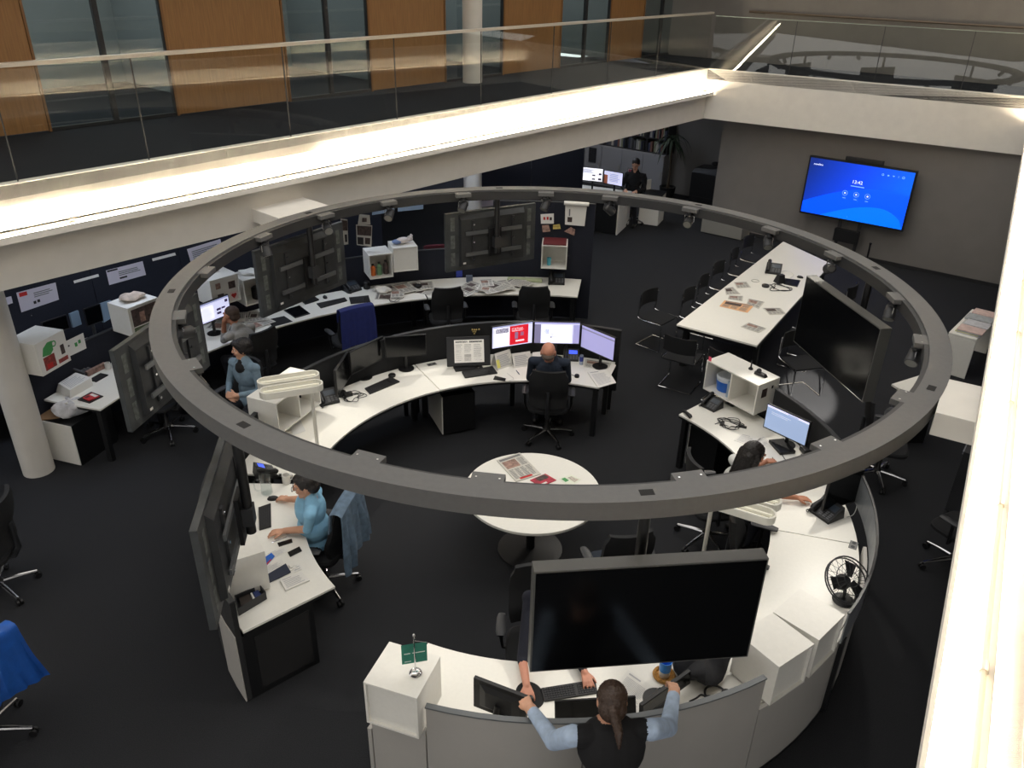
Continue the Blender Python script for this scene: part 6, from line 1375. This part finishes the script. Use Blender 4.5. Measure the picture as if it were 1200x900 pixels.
q = Print(.38, .33); q.M = sheet_M(Vector((.19, .1866, .02)), (-1, 0, 0), (0, 0, 1)); q.base(0); q.rect(.02, .3, .98, .98, 1); q.rect(.02, .02, .98, .26, 2); q.rect(.3, .4, .5, .8, 3, 3)
o = obj('photo_collage', q, [paper, photo_dark, mat('photo green', (80, 96, 70), .6, noise=.5, nscale=30), photo_mid]); place(o, WM[t.name].translation, t.rotation_euler.z); tag(o, 'photo collage on the white cube with the plush toy', 'picture')
p = PD(a, r_, zc+.0005); lump('plush_toy', 'white and brown plush toy on the collage cube', 'toy', p, (.15, .10, .09), mat('plush tan', (196, 180, 166), .95, noise=.3, nscale=10), 11, R(40))
# low cabinet with crumpled newspapers
qa, qb = V2(P(88, 550, 0)), V2(P(50, 541, 0)); dq = (qa-qb).normalized(); nq = Vector((-dq.y, dq.x, 0)); dcab = qa-dq*.31+nq*.37; t = thing('low_cabinet', 'low cabinet with a pale front and crumpled newspapers on top', 'cabinet', dcab, yaw_of(qb, qa))
m = MB(); m.bb((-.34, -.295, .02), (.34, .30, .54)); obj('body', m, black_lam, t, bevel=.003); m = MB(); m.bb((-.34, -.307, .02), (.34, -.2955, .54)); obj('pale_front', m, white_side, t); m = MB(); m.bb((-.33, -.28, 0), (.33, .28, .0195)); obj('plinth', m, black_pl, t)
Mc = WM[t.name]
for k, (x, y, d_, lab) in enumerate(((.16, -.08, (.17, .17, .20), 'crumpled newspaper hanging over the low cabinet'), (.0, .12, (.16, .13, .12), 'crumpled newspaper lying flat on the low cabinet'))): lump('crumpled_newspaper', lab, 'newspaper', Mc @ Vector((x, y, .541)), d_, mat('crumpled newsprint', (196, 196, 200), .9, noise=.2, nscale=18), 5+k)
p = Mc @ Vector((-.10, -.14, .5412)); m = MB(); m.bb((-.11, -.15, 0), (.11, .15, .012)); o = obj('brown_envelope', m, brown_card); place(o, p, R(20)); tag(o, 'brown envelope beside the crumpled newspapers', 'envelope')

# ================================================================== BACKGROUND UNDER THE GALLERIES
# ---- wall display on its stand
DA_, DB_ = WA+nW*.30, WB+nW*.30
c4 = [PL(x, y, DA_, DB_) for x, y in ((948, 183), (1075, 200), (1058, 270), (936, 251))]
A, B = c4[3], c4[2]; w = V2(B-A).length; zb = (A.z+B.z)/2; zt = (c4[0].z+c4[1].z)/2; h = zt-zb; mid = (A+B)/2; rz = yaw_of(A, B)
t = thing('wall_display', 'large blue touch display on a black stand showing the time', 'display', (mid.x, mid.y, 0), rz)
m = MB(); m.bb((-w/2, 0, zb), (w/2, .08, zt)); obj('housing', m, black_pl, t, bevel=.006)
scr = bpy.data.materials.new('blue display'); scr.use_nodes = True; nt = scr.node_tree; b_ = nt.nodes['Principled BSDF']; tc = nt.nodes.new('ShaderNodeTexCoord'); sp_ = nt.nodes.new('ShaderNodeSeparateXYZ'); ma = nt.nodes.new('ShaderNodeMath'); ma.operation = 'MULTIPLY_ADD'; ma.inputs[1].default_value = .34; ma.inputs[2].default_value = .5
nt.links.new(tc.outputs['Object'], sp_.inputs[0]); m2 = nt.nodes.new('ShaderNodeMath'); m2.operation = 'MULTIPLY_ADD'; m2.inputs[1].default_value = -.55; nt.links.new(sp_.outputs['Z'], m2.inputs[0]); nt.links.new(sp_.outputs['X'], m2.inputs[2]); m3 = nt.nodes.new('ShaderNodeMath'); m3.operation = 'ADD'; m3.inputs[1].default_value = .55*(zb+zt)/2; nt.links.new(m2.outputs[0], m3.inputs[0]); nt.links.new(m3.outputs[0], ma.inputs[0])
cr = nt.nodes.new('ShaderNodeValToRGB'); cr.color_ramp.elements[0].position = .1; cr.color_ramp.elements[0].color = (*lin((8, 34, 120)), 1); cr.color_ramp.elements[1].position = .9; cr.color_ramp.elements[1].color = (*lin((0, 112, 255)), 1); e_ = cr.color_ramp.elements.new(.45); e_.color = (*lin((4, 66, 240)), 1)
nt.links.new(ma.outputs[0], cr.inputs[0]); nt.links.new(cr.outputs[0], b_.inputs['Emission Color']); b_.inputs['Emission Strength'].default_value = 1.0; b_.inputs['Base Color'].default_value = (0, .02, .1, 1)
sw_, sh_ = w-.06, h-.07; q = Print(sw_, sh_); q.M = sheet_M(Vector((-sw_/2, -.0008, zb+.04)), (1, 0, 0), (0, 0, 1)); q.base(0)
ar = [(0, 0)]+[(x/20, .26+.30*math.sin(math.pi*min(1, (x/20)/1.05)*.62)) for x in range(0, 21)]+[(1, 0)]; q.poly([(0, 0), (0, .20)]+[(x/24*.95, .20+.42*math.sin(math.pi*.5*min(1, x/24*1.25))) for x in range(1, 20)]+[(1, .60), (1, 0)], 1)
q.poly([(.2, 0)]+[(.2+.8*x/20, .30*math.sin(math.pi*.5*min(1, x/14))) for x in range(1, 15)]+[(.2+.8*x/20, .30-.012*(x-14)**2/2) for x in range(15, 20)]+[(1, 0)], 2, 3)
q.text('13:42', .5, .66, .085, 3, 4, True); q.rect(.44, .605, .57, .62, 4, 4); q.text('newline', .04, .88, .055, 3, 4)
for k in range(3): q.disc(.40+.11*k, .47, .026, 4, 4, hole=.86); q.disc(.40+.11*k, .47, .008, 3, 4, 10); q.rect(.385+.11*k, .375, .415+.11*k, .385, 4, 4)
q.disc(.715, .89, .011, 4, 4, 12, .6); q.rect(.758, .878, .774, .90, 4, 4); q.poly([(.803, .90), (.827, .90), (.815, .876)], 4, 4); q.rect(.858, .876, .862, .905, 4, 4); q.disc(.905, .89, .012, 4, 4, 12, .6); q.disc(.47, .05, .004, 4, 4, 8)
obj('screen', q, [scr, mat('display blue', (0, 76, 255), .4, emit=1, ecol=(0, 78, 252)), mat('display light blue', (0, 106, 255), .4, emit=1, ecol=(0, 108, 255)), mat('display white', (235, 240, 255), .4, emit=1, ecol=(235, 240, 255)), mat('display pale', (110, 160, 255), .4, emit=1, ecol=(120, 168, 255))], t)
m = MB(); m.bb((-w*.16, -.01, zt+.004), (w*.19, .07, zt+.085)); obj('camera_bar', m, black_pl, t, bevel=.01)
for sx in (-1, 1): m = MB(); m.bb((sx*.19-.03, .081, .02), (sx*.19+.03, .13, zt-.2)); obj('stand_post', m, dark_grey, t)
m = MB(); m.bb((-.24, -.02, zb-.42), (.24, .075, zb-.17)); obj('equipment_box', m, black_pl, t, bevel=.006)
m = MB(); m.bb((-.45, -.30, 0), (.45, .28, .03)); obj('stand_foot', m, black_pl, t, bevel=.004)
m = MB(); c = P(1020, 300, 0.0); c = WA+dW*((V2(PL(1020, 305, WA, WB))-WA).dot(dW))+nW*.35; m.lathe([(.05, 0), (.05, .01), (.02, .03), (.015, .42), (.03, .46), (0, .47)], n=14); o = obj('floor_stand', m, black_pl, smooth_=True); place(o, (c.x, c.y, 0)); tag(o, 'small black stand on the carpet beside the blue display', 'stand')
# ---- low bench along the far wall
pA = WA-dW*.02+nW*.02; t = thing('low_bench', 'low grey bench against the far wall behind the conference chairs', 'bench', WA+dW*.4)
obj('bench_body', run(WA+dW*.02, WA+dW*.95, .02, .50, nW, .02, .34), mat('bench grey', (140, 138, 132), .6), t, world=True, bevel=.004); obj('bench_plinth', run(WA+dW*.05, WA+dW*.92, .05, .46, nW, 0, .02), black_lam, t, world=True)
# ---- cupboards with bookshelves over them in the far alcove
cw = [(V2(PL(x, 178, BA, BA+dW))-BA).dot(dW) for x in (660, 685, 705, 729, 754, 779)]
door_m = mat('cupboard grey', (150, 150, 154), .6)
for i in range(5):
    a, b = BA+dW*cw[i], BA+dW*cw[i+1]; lab = ['grey cupboard partly behind the navy partition', 'grey cupboard with a black picture on its door', 'grey cupboard left of the person behind the far screens', 'grey cupboard right behind the person at the far screens', 'grey cupboard at the end of the row next to the palm'][i]
    t = thing('cupboard', lab, 'cupboard', a); obj('carcass', run(a+dW*.004, b-dW*.004, -.52, -.03, nW, 0, 1.0), door_m, t, world=True); obj('door', run(a+dW*.008, b-dW*.008, -.0295, -.01, nW, .05, .99), door_m, t, world=True, bevel=.002)
    obj('handle', run(b-dW*.06, b-dW*.045, -.0095, .01, nW, .45, .60), steel, t, world=True)
    t = thing('bookshelf', ['dark open shelf above the cupboard by the navy partition', 'dark open shelf of binders above the cupboard with the picture', 'dark open shelf of books above the cupboard left of the far person', 'dark open shelf of books above the cupboard behind the far person', 'dark open shelf of magazines beside the palm'][i], 'shelf', a+Z*1.0)
    for z_ in (1.001, 1.34, 1.70, 2.06): obj('shelf_board', run(a+dW*.004, b-dW*.004, -.50, -.12, nW, z_, z_+.022), dark_frame, t, world=True)
    for e_ in (a+dW*.004, b-dW*.026): obj('upright', run(e_, e_+dW*.022, -.50, -.12, nW, 1.0232, 1.3395), dark_frame, t, world=True); obj('upright', run(e_, e_+dW*.022, -.50, -.12, nW, 1.3622, 1.6995), dark_frame, t, world=True)
    obj('back_board', run(a+dW*.004, b-dW*.004, -.52, -.502, nW, 1.001, 2.06), dark_frame, t, world=True)
    rnd = random.Random(50+i)
    for lv, z_ in enumerate((1.0235, 1.3625)):
        x = .035
        while x < (b-a).length-.08:
            wd = rnd.uniform(.025, .06); hh = rnd.uniform(.20, .29)
            if rnd.random() < .9 and i > 0:
                col = rnd.choice(((150, 150, 146), (90, 90, 96), (120, 84, 74), (60, 66, 84), (180, 176, 168), (48, 48, 50), (128, 132, 110)))
                tag(obj('book', run(a+dW*x, a+dW*(x+wd-.003), -.40, -.16, nW, z_, z_+hh), mat('book %d %d' % (col[0], col[1]), col, .7)), {150: 'light grey', 90: 'slate grey', 120: 'reddish brown', 60: 'dark blue', 180: 'off white', 48: 'black', 128: 'olive'}[col[0]]+' book standing in the dark shelves over the grey cupboards', 'book', 'books over the grey cupboards')
            x += wd
a = BA+dW*((cw[1]+cw[2])/2-.12); tag(obj('black_picture', run(a, a+dW*.22, -.0095, .006, nW, .55, .92), mat('dark picture', (40, 40, 44), .5, noise=.3)), 'black picture hanging on a grey cupboard door', 'picture')
# palm
c = V2(PL(789, 205, BA, BA+dW))+nW*.25; t = thing('potted_palm', 'dark potted palm with drooping leaves beside the grey cupboards', 'plant', (c.x, c.y, 0))
m = MB(); m.lathe([(.15, 0), (.20, .36), (.17, .36), (.14, .05), (0, .05)], n=20); obj('pot', m, black_pl, t, smooth_=True); m = MB(); m.lathe([(0, .30), (.168, .30), (.168, .31), (0, .31)], n=20); obj('soil', m, mat('soil', (40, 32, 26), .95), t)
m = MB(); m.tube([(0, 0, .31), (.02, 0, .8), (-.01, .01, 1.40)], [.035, .03, .025], 8); obj('trunk', m, mat('palm trunk', (70, 58, 46), .9), t, smooth_=True)
rnd = random.Random(3); leafm = mat('palm leaf', (46, 60, 44), .6)
for k in range(26):
    a = rnd.uniform(0, 6.28); L = rnd.uniform(.35, .6); up0 = rnd.uniform(.1, .75); u = Vector((math.cos(a), math.sin(a), 0)); wv = Vector((-u.y, u.x, 0)); pts = []
    for i in range(6): s = i/5; pts.append(Vector((-.01, .01, 1.38+.05*(k % 4)))+u*L*s*(1-.15*s)+Z*(up0*L*s*1.3-L*1.15*s*s))
    m = MB(); vs = []
    for i, p in enumerate(pts): hw = .028*math.sin(math.pi*(.12+.86*i/5)); vs += [p-wv*hw, p+Z*.006, p+wv*hw]
    m.add(vs, [f_ for i in range(5) for f_ in ((3*i, 3*i+1, 3*i+4, 3*i+3), (3*i+1, 3*i+2, 3*i+5, 3*i+4))]); obj('leaf', m, leafm, t, smooth_=True)
# copier
c = V2(P(826, 243, 0)); t = thing('copier', 'black copier standing at the corner of the far wall', 'copier', (c.x, c.y, 0), math.atan2(dW.y, dW.x)); m = MB(); m.bb((-.32, -.3, .0), (.32, .3, .86)); obj('body', m, black_pl, t, bevel=.01); m = MB(); m.hexa([(-.31, -.29, .862), (.31, -.29, .862), (.31, .29, .862), (-.31, .29, .862), (-.28, -.22, .95), (.30, -.22, 1.0), (.30, .27, 1.0), (-.28, .27, .95)]); obj('lid', m, black_pl, t, bevel=.008); m = MB(); m.bb((-.32, -.302, .3), (.32, -.3005, .31)); obj('tray_line', m, dark_grey, t)
m = MB(); m.ell((.1, .05, 1.05), (.10, .08, .05), 12, 8); obj('headset', m, black_pl, t, smooth_=True)
# ---- far desk with the two lit screens
fa, fb, fc = V2(P(668, 268, 0)), V2(P(722, 276, 0)), V2(P(738, 250, 0)); df = (fb-fa).normalized(); nf = Vector((-df.y, df.x, 0))
t = thing('far_desk', 'far desk with a black front and white ends under the two lit screens', 'desk', fa); obj('front_panel', run(fa-df*.4, fb-df*.02, 0, .02, nf, .03, .70), black_lam, t, world=True); obj('desk_top', run(fa-df*.4, fb, -.01, 1.0, nf, .70, .73), white_lam, t, world=True); obj('end_panel', run(fb-df*.0195, fb+df*.005, .021, .95, nf, .0, .6995), white_side, t, world=True); obj('end_panel', run(fa-df*.42, fa-df*.395, 0.021, .95, nf, .0, .6995), white_side, t, world=True)
g0 = V2(P(747, 263, 0)); t = thing('far_cabinet', 'white cabinet standing behind the far desk', 'cabinet', g0); obj('body', run(g0, g0+df*.45, .02, .55, nf, .02, .66), white_side, t, world=True, bevel=.004); obj('top', run(g0-df*.01, g0+df*.46, .01, .56, nf, .6605, .68), black_lam, t, world=True); obj('plinth', run(g0+df*.02, g0+df*.43, .05, .5, nf, 0, .02), black_lam, t, world=True)
SMF = [scr_pure, scr_text, scr_dark, scr_white]
monitor('far lit screen showing a white page with small pictures', [(682.5, 195), (707, 198), (706, 214), (681, 211.5)], 1.0, lay=lambda q: (q.lines(.05, .6, .6, .9, 3, 1), q.rect(.5, .4, .65, .5, 2), q.rect(.5, .1, .65, .2, 2), q.rect(.82, .5, .95, .65, 2), q.rect(.8, .1, .95, .25, 2)), mats=SMF)
monitor('far lit screen with a photo beside a lilac page', [(707.5, 199), (731, 203), (729, 219), (707, 215)], 1.0, lay=lambda q: (q.rect(.0, .0, .2, .7, 2), q.lines(.3, .2, .9, .85, 6, 1)), mats=[scr_white, scr_text, mat('screen photo', (150, 90, 70), .4, emit=.4), scr_pure])
c = P(739, 219, .74); t = thing('picture_frame', 'upright frame with a pink poster beside the far lit screens', 'frame', (c.x, c.y, .7305), math.atan2(df.y, df.x)); m = MB(); m.bb((-.10, 0, 0), (.10, .012, .42)); obj('frame', m, dark_frame, t); q = Print(.18, .40); q.M = sheet_M(Vector((-.09, -.0006, .01)), (1, 0, 0), (0, 0, 1)); q.base(0); q.rect(.05, .55, .95, .97, 1); q.rect(.1, .1, .9, .42, 2); obj('poster', q, [paper, mat('pink poster', (170, 70, 90), .6, noise=.3, nscale=20), photo_dark], t)
c = P(756, 222, .69); m = MB(); m.bb((-.16, -.012, 0), (.16, .012, .22)); o = obj('white_panel', m, paper); place(o, (c.x, c.y, .6805), R(35)); tag(o, 'white paper stand on the white far cabinet', 'paper')
# ---- navy partitions behind the outer desks
def partition(lab, a, b, z1, th=.05):
    t = thing('partition', lab, 'partition', a); d = (b-a).normalized(); L = (b-a).length; k = max(1, round(L/1.2)); n = Vector((d.y, -d.x, 0))
    for i in range(k): obj('panel', run(a+d*(L*i/k+.004), a+d*(L*(i+1)/k-.004), 0, th, n, .03, z1), navy_felt, t, world=True)
    for i in range(k+1): obj('foot', run(a+d*(L*i/k-.02), a+d*(L*i/k+.02), -.1, th+.1, n, 0, .029), dark_grey, t, world=True)
    return t
NA = V2(LA)-nL*2.35; partition('long navy partition with posters behind the outer desks', NA-dL*3.5, NA+dL*6.4, 1.95)
NB = V2(P(566, 222, 1.2)); partition('navy partition between the round column and the far desk', V2(P(562, 222, .9)), V2(P(682, 226, .9)), 1.9)
N0, N1 = NA+nL*.055, NA+nL*.055+dL
post = [paper, ink, photo_mid, red_ink]; poster_m = mat('lilac white poster', (206, 200, 210), .7)
def poster(name, lab, px, lay=None, mats=None): return pinned(name, lab, px, mats or [poster_m, ink, ink_dark, red_ink], lay, N0, N1, off=.003, cat='poster')
poster('poster', 'white poster with a red corner on the navy partition', [(19, 343), (65, 331), (69, 351), (25, 366)], lambda q: (q.rect(.05, .75, .25, .95, 3), q.lines(.4, .5, .9, .8, 3, 1), q.rect(.35, .2, .42, .35, 2), q.rect(.45, .22, .52, .37, 2)))
poster('poster', 'white poster with a black heading on the navy partition', [(124, 317), (167, 306), (171, 322), (128, 334)], lambda q: (q.rect(.02, .86, .3, .97, 2), q.lines(.3, .4, .9, .75, 3, 1), q.rect(.3, .2, .5, .32, 2)))
poster('poster', 'white poster cut off by the ring on the navy partition', [(219, 292), (258, 280), (262, 297), (224, 309)], lambda q: q.lines(.1, .2, .9, .8, 5, 1))
poster('poster', 'white poster beside the round column', [(-20, 356), (13, 347), (15, 355), (-18, 366)], None)
for k, px in enumerate(([(86, 329), (115, 321), (116, 324), (87, 332)], [(178, 303), (205, 296), (206, 299), (179, 306)])): poster('paper_strip', ['white paper strip between the two posters on the partition', 'white paper strip near the ring on the partition'][k], px, None, [paper])
c = PD(102.5, 7.1); t = thing('lounge_chair', 'maroon chair back showing over the navy screen', 'chair', c, face(102.5)); m = MB(); m.band(smooth([(-.32, 0, 0), (-.2, .06, 0), (.2, .06, 0), (.32, 0, 0)], 5), smooth([(-.32, -.06, 0), (-.2, 0, 0), (.2, 0, 0), (.32, -.06, 0)], 5), .45, .86); obj('backrest', m, mat('maroon cloth', (92, 34, 44), .9, noise=.1), t, bevel=.015); m = MB(); m.bb((-.3, .05, .38), (.3, .5, .46)); obj('seat', m, mat('maroon cloth', (92, 34, 44), .9), t, bevel=.02)
for sx in (-.26, .26):
    for sy in (.08, .46): m = MB(); m.tube([(sx, sy, 0), (sx, sy, .38)], .014, 8); obj('leg', m, black_pl, t)
# second row monitors in front of the partition
WA2 = NA+nL*.75
for k, (px, lab) in enumerate((([(48, 378), (78, 369), (82, 385), (53, 395)], 'dark monitor behind the cube with the green jug'), ([(98, 362), (118, 356), (122, 376), (103, 383)], 'dark monitor between the two outer cubes'))):
    monitor(lab, px, 1.02, zdesk=.73)
for k, (px, lab) in enumerate((([(82, 368), (92, 364), (96, 380), (86, 384)], 'pale blue folder standing behind the outer screens'), ([(118, 356), (130, 352), (132, 372), (122, 378)], 'pale blue file standing beside the collage cube'))):
    A_, B_ = P(*px[3], 1.0), P(*px[2], 1.0); c4 = [PL(*p, A_, B_) for p in px]; q = Quad(c4, .03); tag(obj('standing_file', q, mat('pale blue file', (130, 152, 172), .6)), lab, 'file')
# rear desks carrying those monitors
m0 = V2(P(70, 388, .73)); t = thing('rear_desk', 'white rear desk behind the outer navy screens', 'desk', NA+nL*.5); obj('desk_top', run(NA-dL*1.6, NA+dL*4.6, .12, .82, nL, .705, .73), white_lam, t, world=True)
for s_ in (-1.5, .9, 3.0, 4.5): obj('leg', run(NA+dL*s_, NA+dL*(s_+.05), .15, .8, nL, 0, .704), black_lam, t, world=True)
poster('whiteboard', 'white board above the grey hanging television on the partition', [(543, 238), (581, 234), (581, 247), (543, 251)], lambda q: (q.rect(.2, .1, .4, .7, 2), q.rect(.55, .2, .95, .5, 1)))
for k, px in enumerate(([(436, 246), (462, 242.5), (462, 248), (436, 252)], [(466, 242), (496, 238), (496, 245), (466, 248)])): poster('window_standin', ['pale blue panel standing in for a window, left of its twin', 'pale blue panel standing in for a window nearer the white board'][k], px, None, [mat('pale blue panel', (150, 168, 184), .5)])  # pale panels pinned here in place of distant daylit windows
a_ = P(36, 383, 1.0); m = MB(); m.tube(smooth([P(36, 370, 1.2), P(50, 362, 1.2), P(70, 358, 1.2)], 5), .012, 8); c_ = P(52, 372, .74); q_ = P(50, 362, 1.2); m.tube([q_, (q_.x, q_.y, .735)], .01, 8); tag(obj('arc_lamp', m, chrome, smooth_=True), 'thin silver arc lamp in front of the navy partition', 'lamp')
# ---- left wall point; its windows are the pale panels on the partition
wlA = L0-nL*6.2
# ---- cool ceiling panels under the galleries
panel_m = mat('cool ceiling panel', (235, 242, 255), .4, emit=7, ecol=(225, 236, 255))
def ceiling_panel(c, yaw, z, w=.6, l=1.2, lab=''):
    t = thing('ceiling_light', lab, 'light', (c.x, c.y, z), yaw, group='ceiling panels under the gallery'); m = MB(); m.bb((-l/2, -w/2, -.03), (l/2, w/2, -.001)); obj('frame', m, white_side, t, bevel=.003); m = MB(); m.bb((-l/2+.03, -w/2+.03, -.034), (l/2-.03, w/2-.03, -.0305)); obj('diffuser', m, panel_m, t)
yl = math.atan2(dL.y, dL.x)
for k, s_ in enumerate((-1.2, 1.6, 4.4, 7.2)): ceiling_panel(V2(LA)-nL*1.2+dL*s_, yl, 2.75, lab='flat square edged ceiling light over the outer desks')
for k, s_ in enumerate((10.5, 13.0)): ceiling_panel(V2(LA)-nL*2.2+dL*s_, yl, 2.75, lab='flat square edged ceiling light over the outer desks')
# ---- beyond the right side of the island
def box_on(name, lab, cat, a, b, n, o0, o1, z0, z1, mt): return tag(obj(name, run(a, b, o0, o1, n, z0, z1), mt, bevel=.003), lab, cat)
ra, rb = V2(P(1112, 389, .64)), V2(P(1145, 398, .64)); dr = (rb-ra).normalized(); nr = Vector((-dr.y, dr.x, 0))
t = thing('side_table', 'white side table piled with magazines by the far wall', 'table', ra); obj('leg_panel', run(ra, rb, 0, .03, nr, 0, .60), white_side, t, world=True, bevel=.01); obj('table_top', run(ra, rb, 0, 1.2, nr, .6005, .64), white_lam, t, world=True, bevel=.012); obj('leg_panel', run(ra, rb, 1.16, 1.19, nr, 0, .60), white_side, t, world=True, bevel=.01)
rnd = random.Random(12)
for i in range(4):
    for k in range(4):
        o_ = ra+dr*(.06+.0*k)+nr*(.06+.27*i); wv = rnd.uniform(.22, .30); sk = rnd.uniform(-.03, .05); col = rnd.choice(((206, 204, 198), (186, 184, 180), (196, 194, 150), (170, 174, 176), (216, 190, 182), (200, 200, 204)))
        tag(obj('magazine', run(o_+dr*sk, o_+dr*(sk+wv+.06), 0, .24, nr, .6405+.016*k, .6555+.016*k), mat('cover %d %d' % (col[0], col[2]), col, .5, noise=.15, nscale=14)), 'magazine in the %s pile on the white side table' % ['first', 'second', 'third', 'fourth'][i], 'magazine', 'magazines on the side table')
tp = [P(x, y, .74) for x, y in ((1045, 450), (1085, 437.5), (1112, 452), (1076, 470))]; cc = sum(tp, Vector())/4; t = thing('corner_table', 'white table corner showing below the ring beside its white block', 'table', (cc.x, cc.y, 0)); m = MB(); m.prism([(p.x, p.y) for p in tp], .715, .74); obj('table_top', m, white_lam, t, world=True); m = MB(); m.box((cc.x, cc.y, .3575), (.3, .3, .714)); obj('pedestal', m, black_lam, t, world=True)
# dark shelf trolley
sa, sb = V2(P(1090, 560, .5))+Vector((.30, .05, 0)), V2(P(1118, 505, .5))+Vector((.30, .05, 0)); ds = (sb-sa).normalized(); ns = Vector((ds.y, -ds.x, 0)); t = thing('shelf_trolley', 'dark shelf trolley below the white block of the ring', 'shelf', sa)
for z_ in (.05, .40, .78): obj('shelf_board', run(sa, sb, 0, .38, ns, z_, z_+.025), dark_grey, t, world=True)
for e_ in (sa, sb-ds*.03): obj('end_board', run(e_, e_+ds*.03, 0, .38, ns, .0755, .3995), dark_grey, t, world=True); obj('end_board', run(e_, e_+ds*.03, 0, .38, ns, .4255, .7795), dark_grey, t, world=True)
obj('edge_strip', run(sa, sb, -.012, -.0005, ns, .775, .81), mat('grey edge', (120, 122, 128), .5), t, world=True); obj('plinth', run(sa, sb, .03, .35, ns, 0, .0495), black_lam, t, world=True)
chair_at('black swivel chair with one bright foot showing beside the light strip', P(1118, 655, .1), R(30))
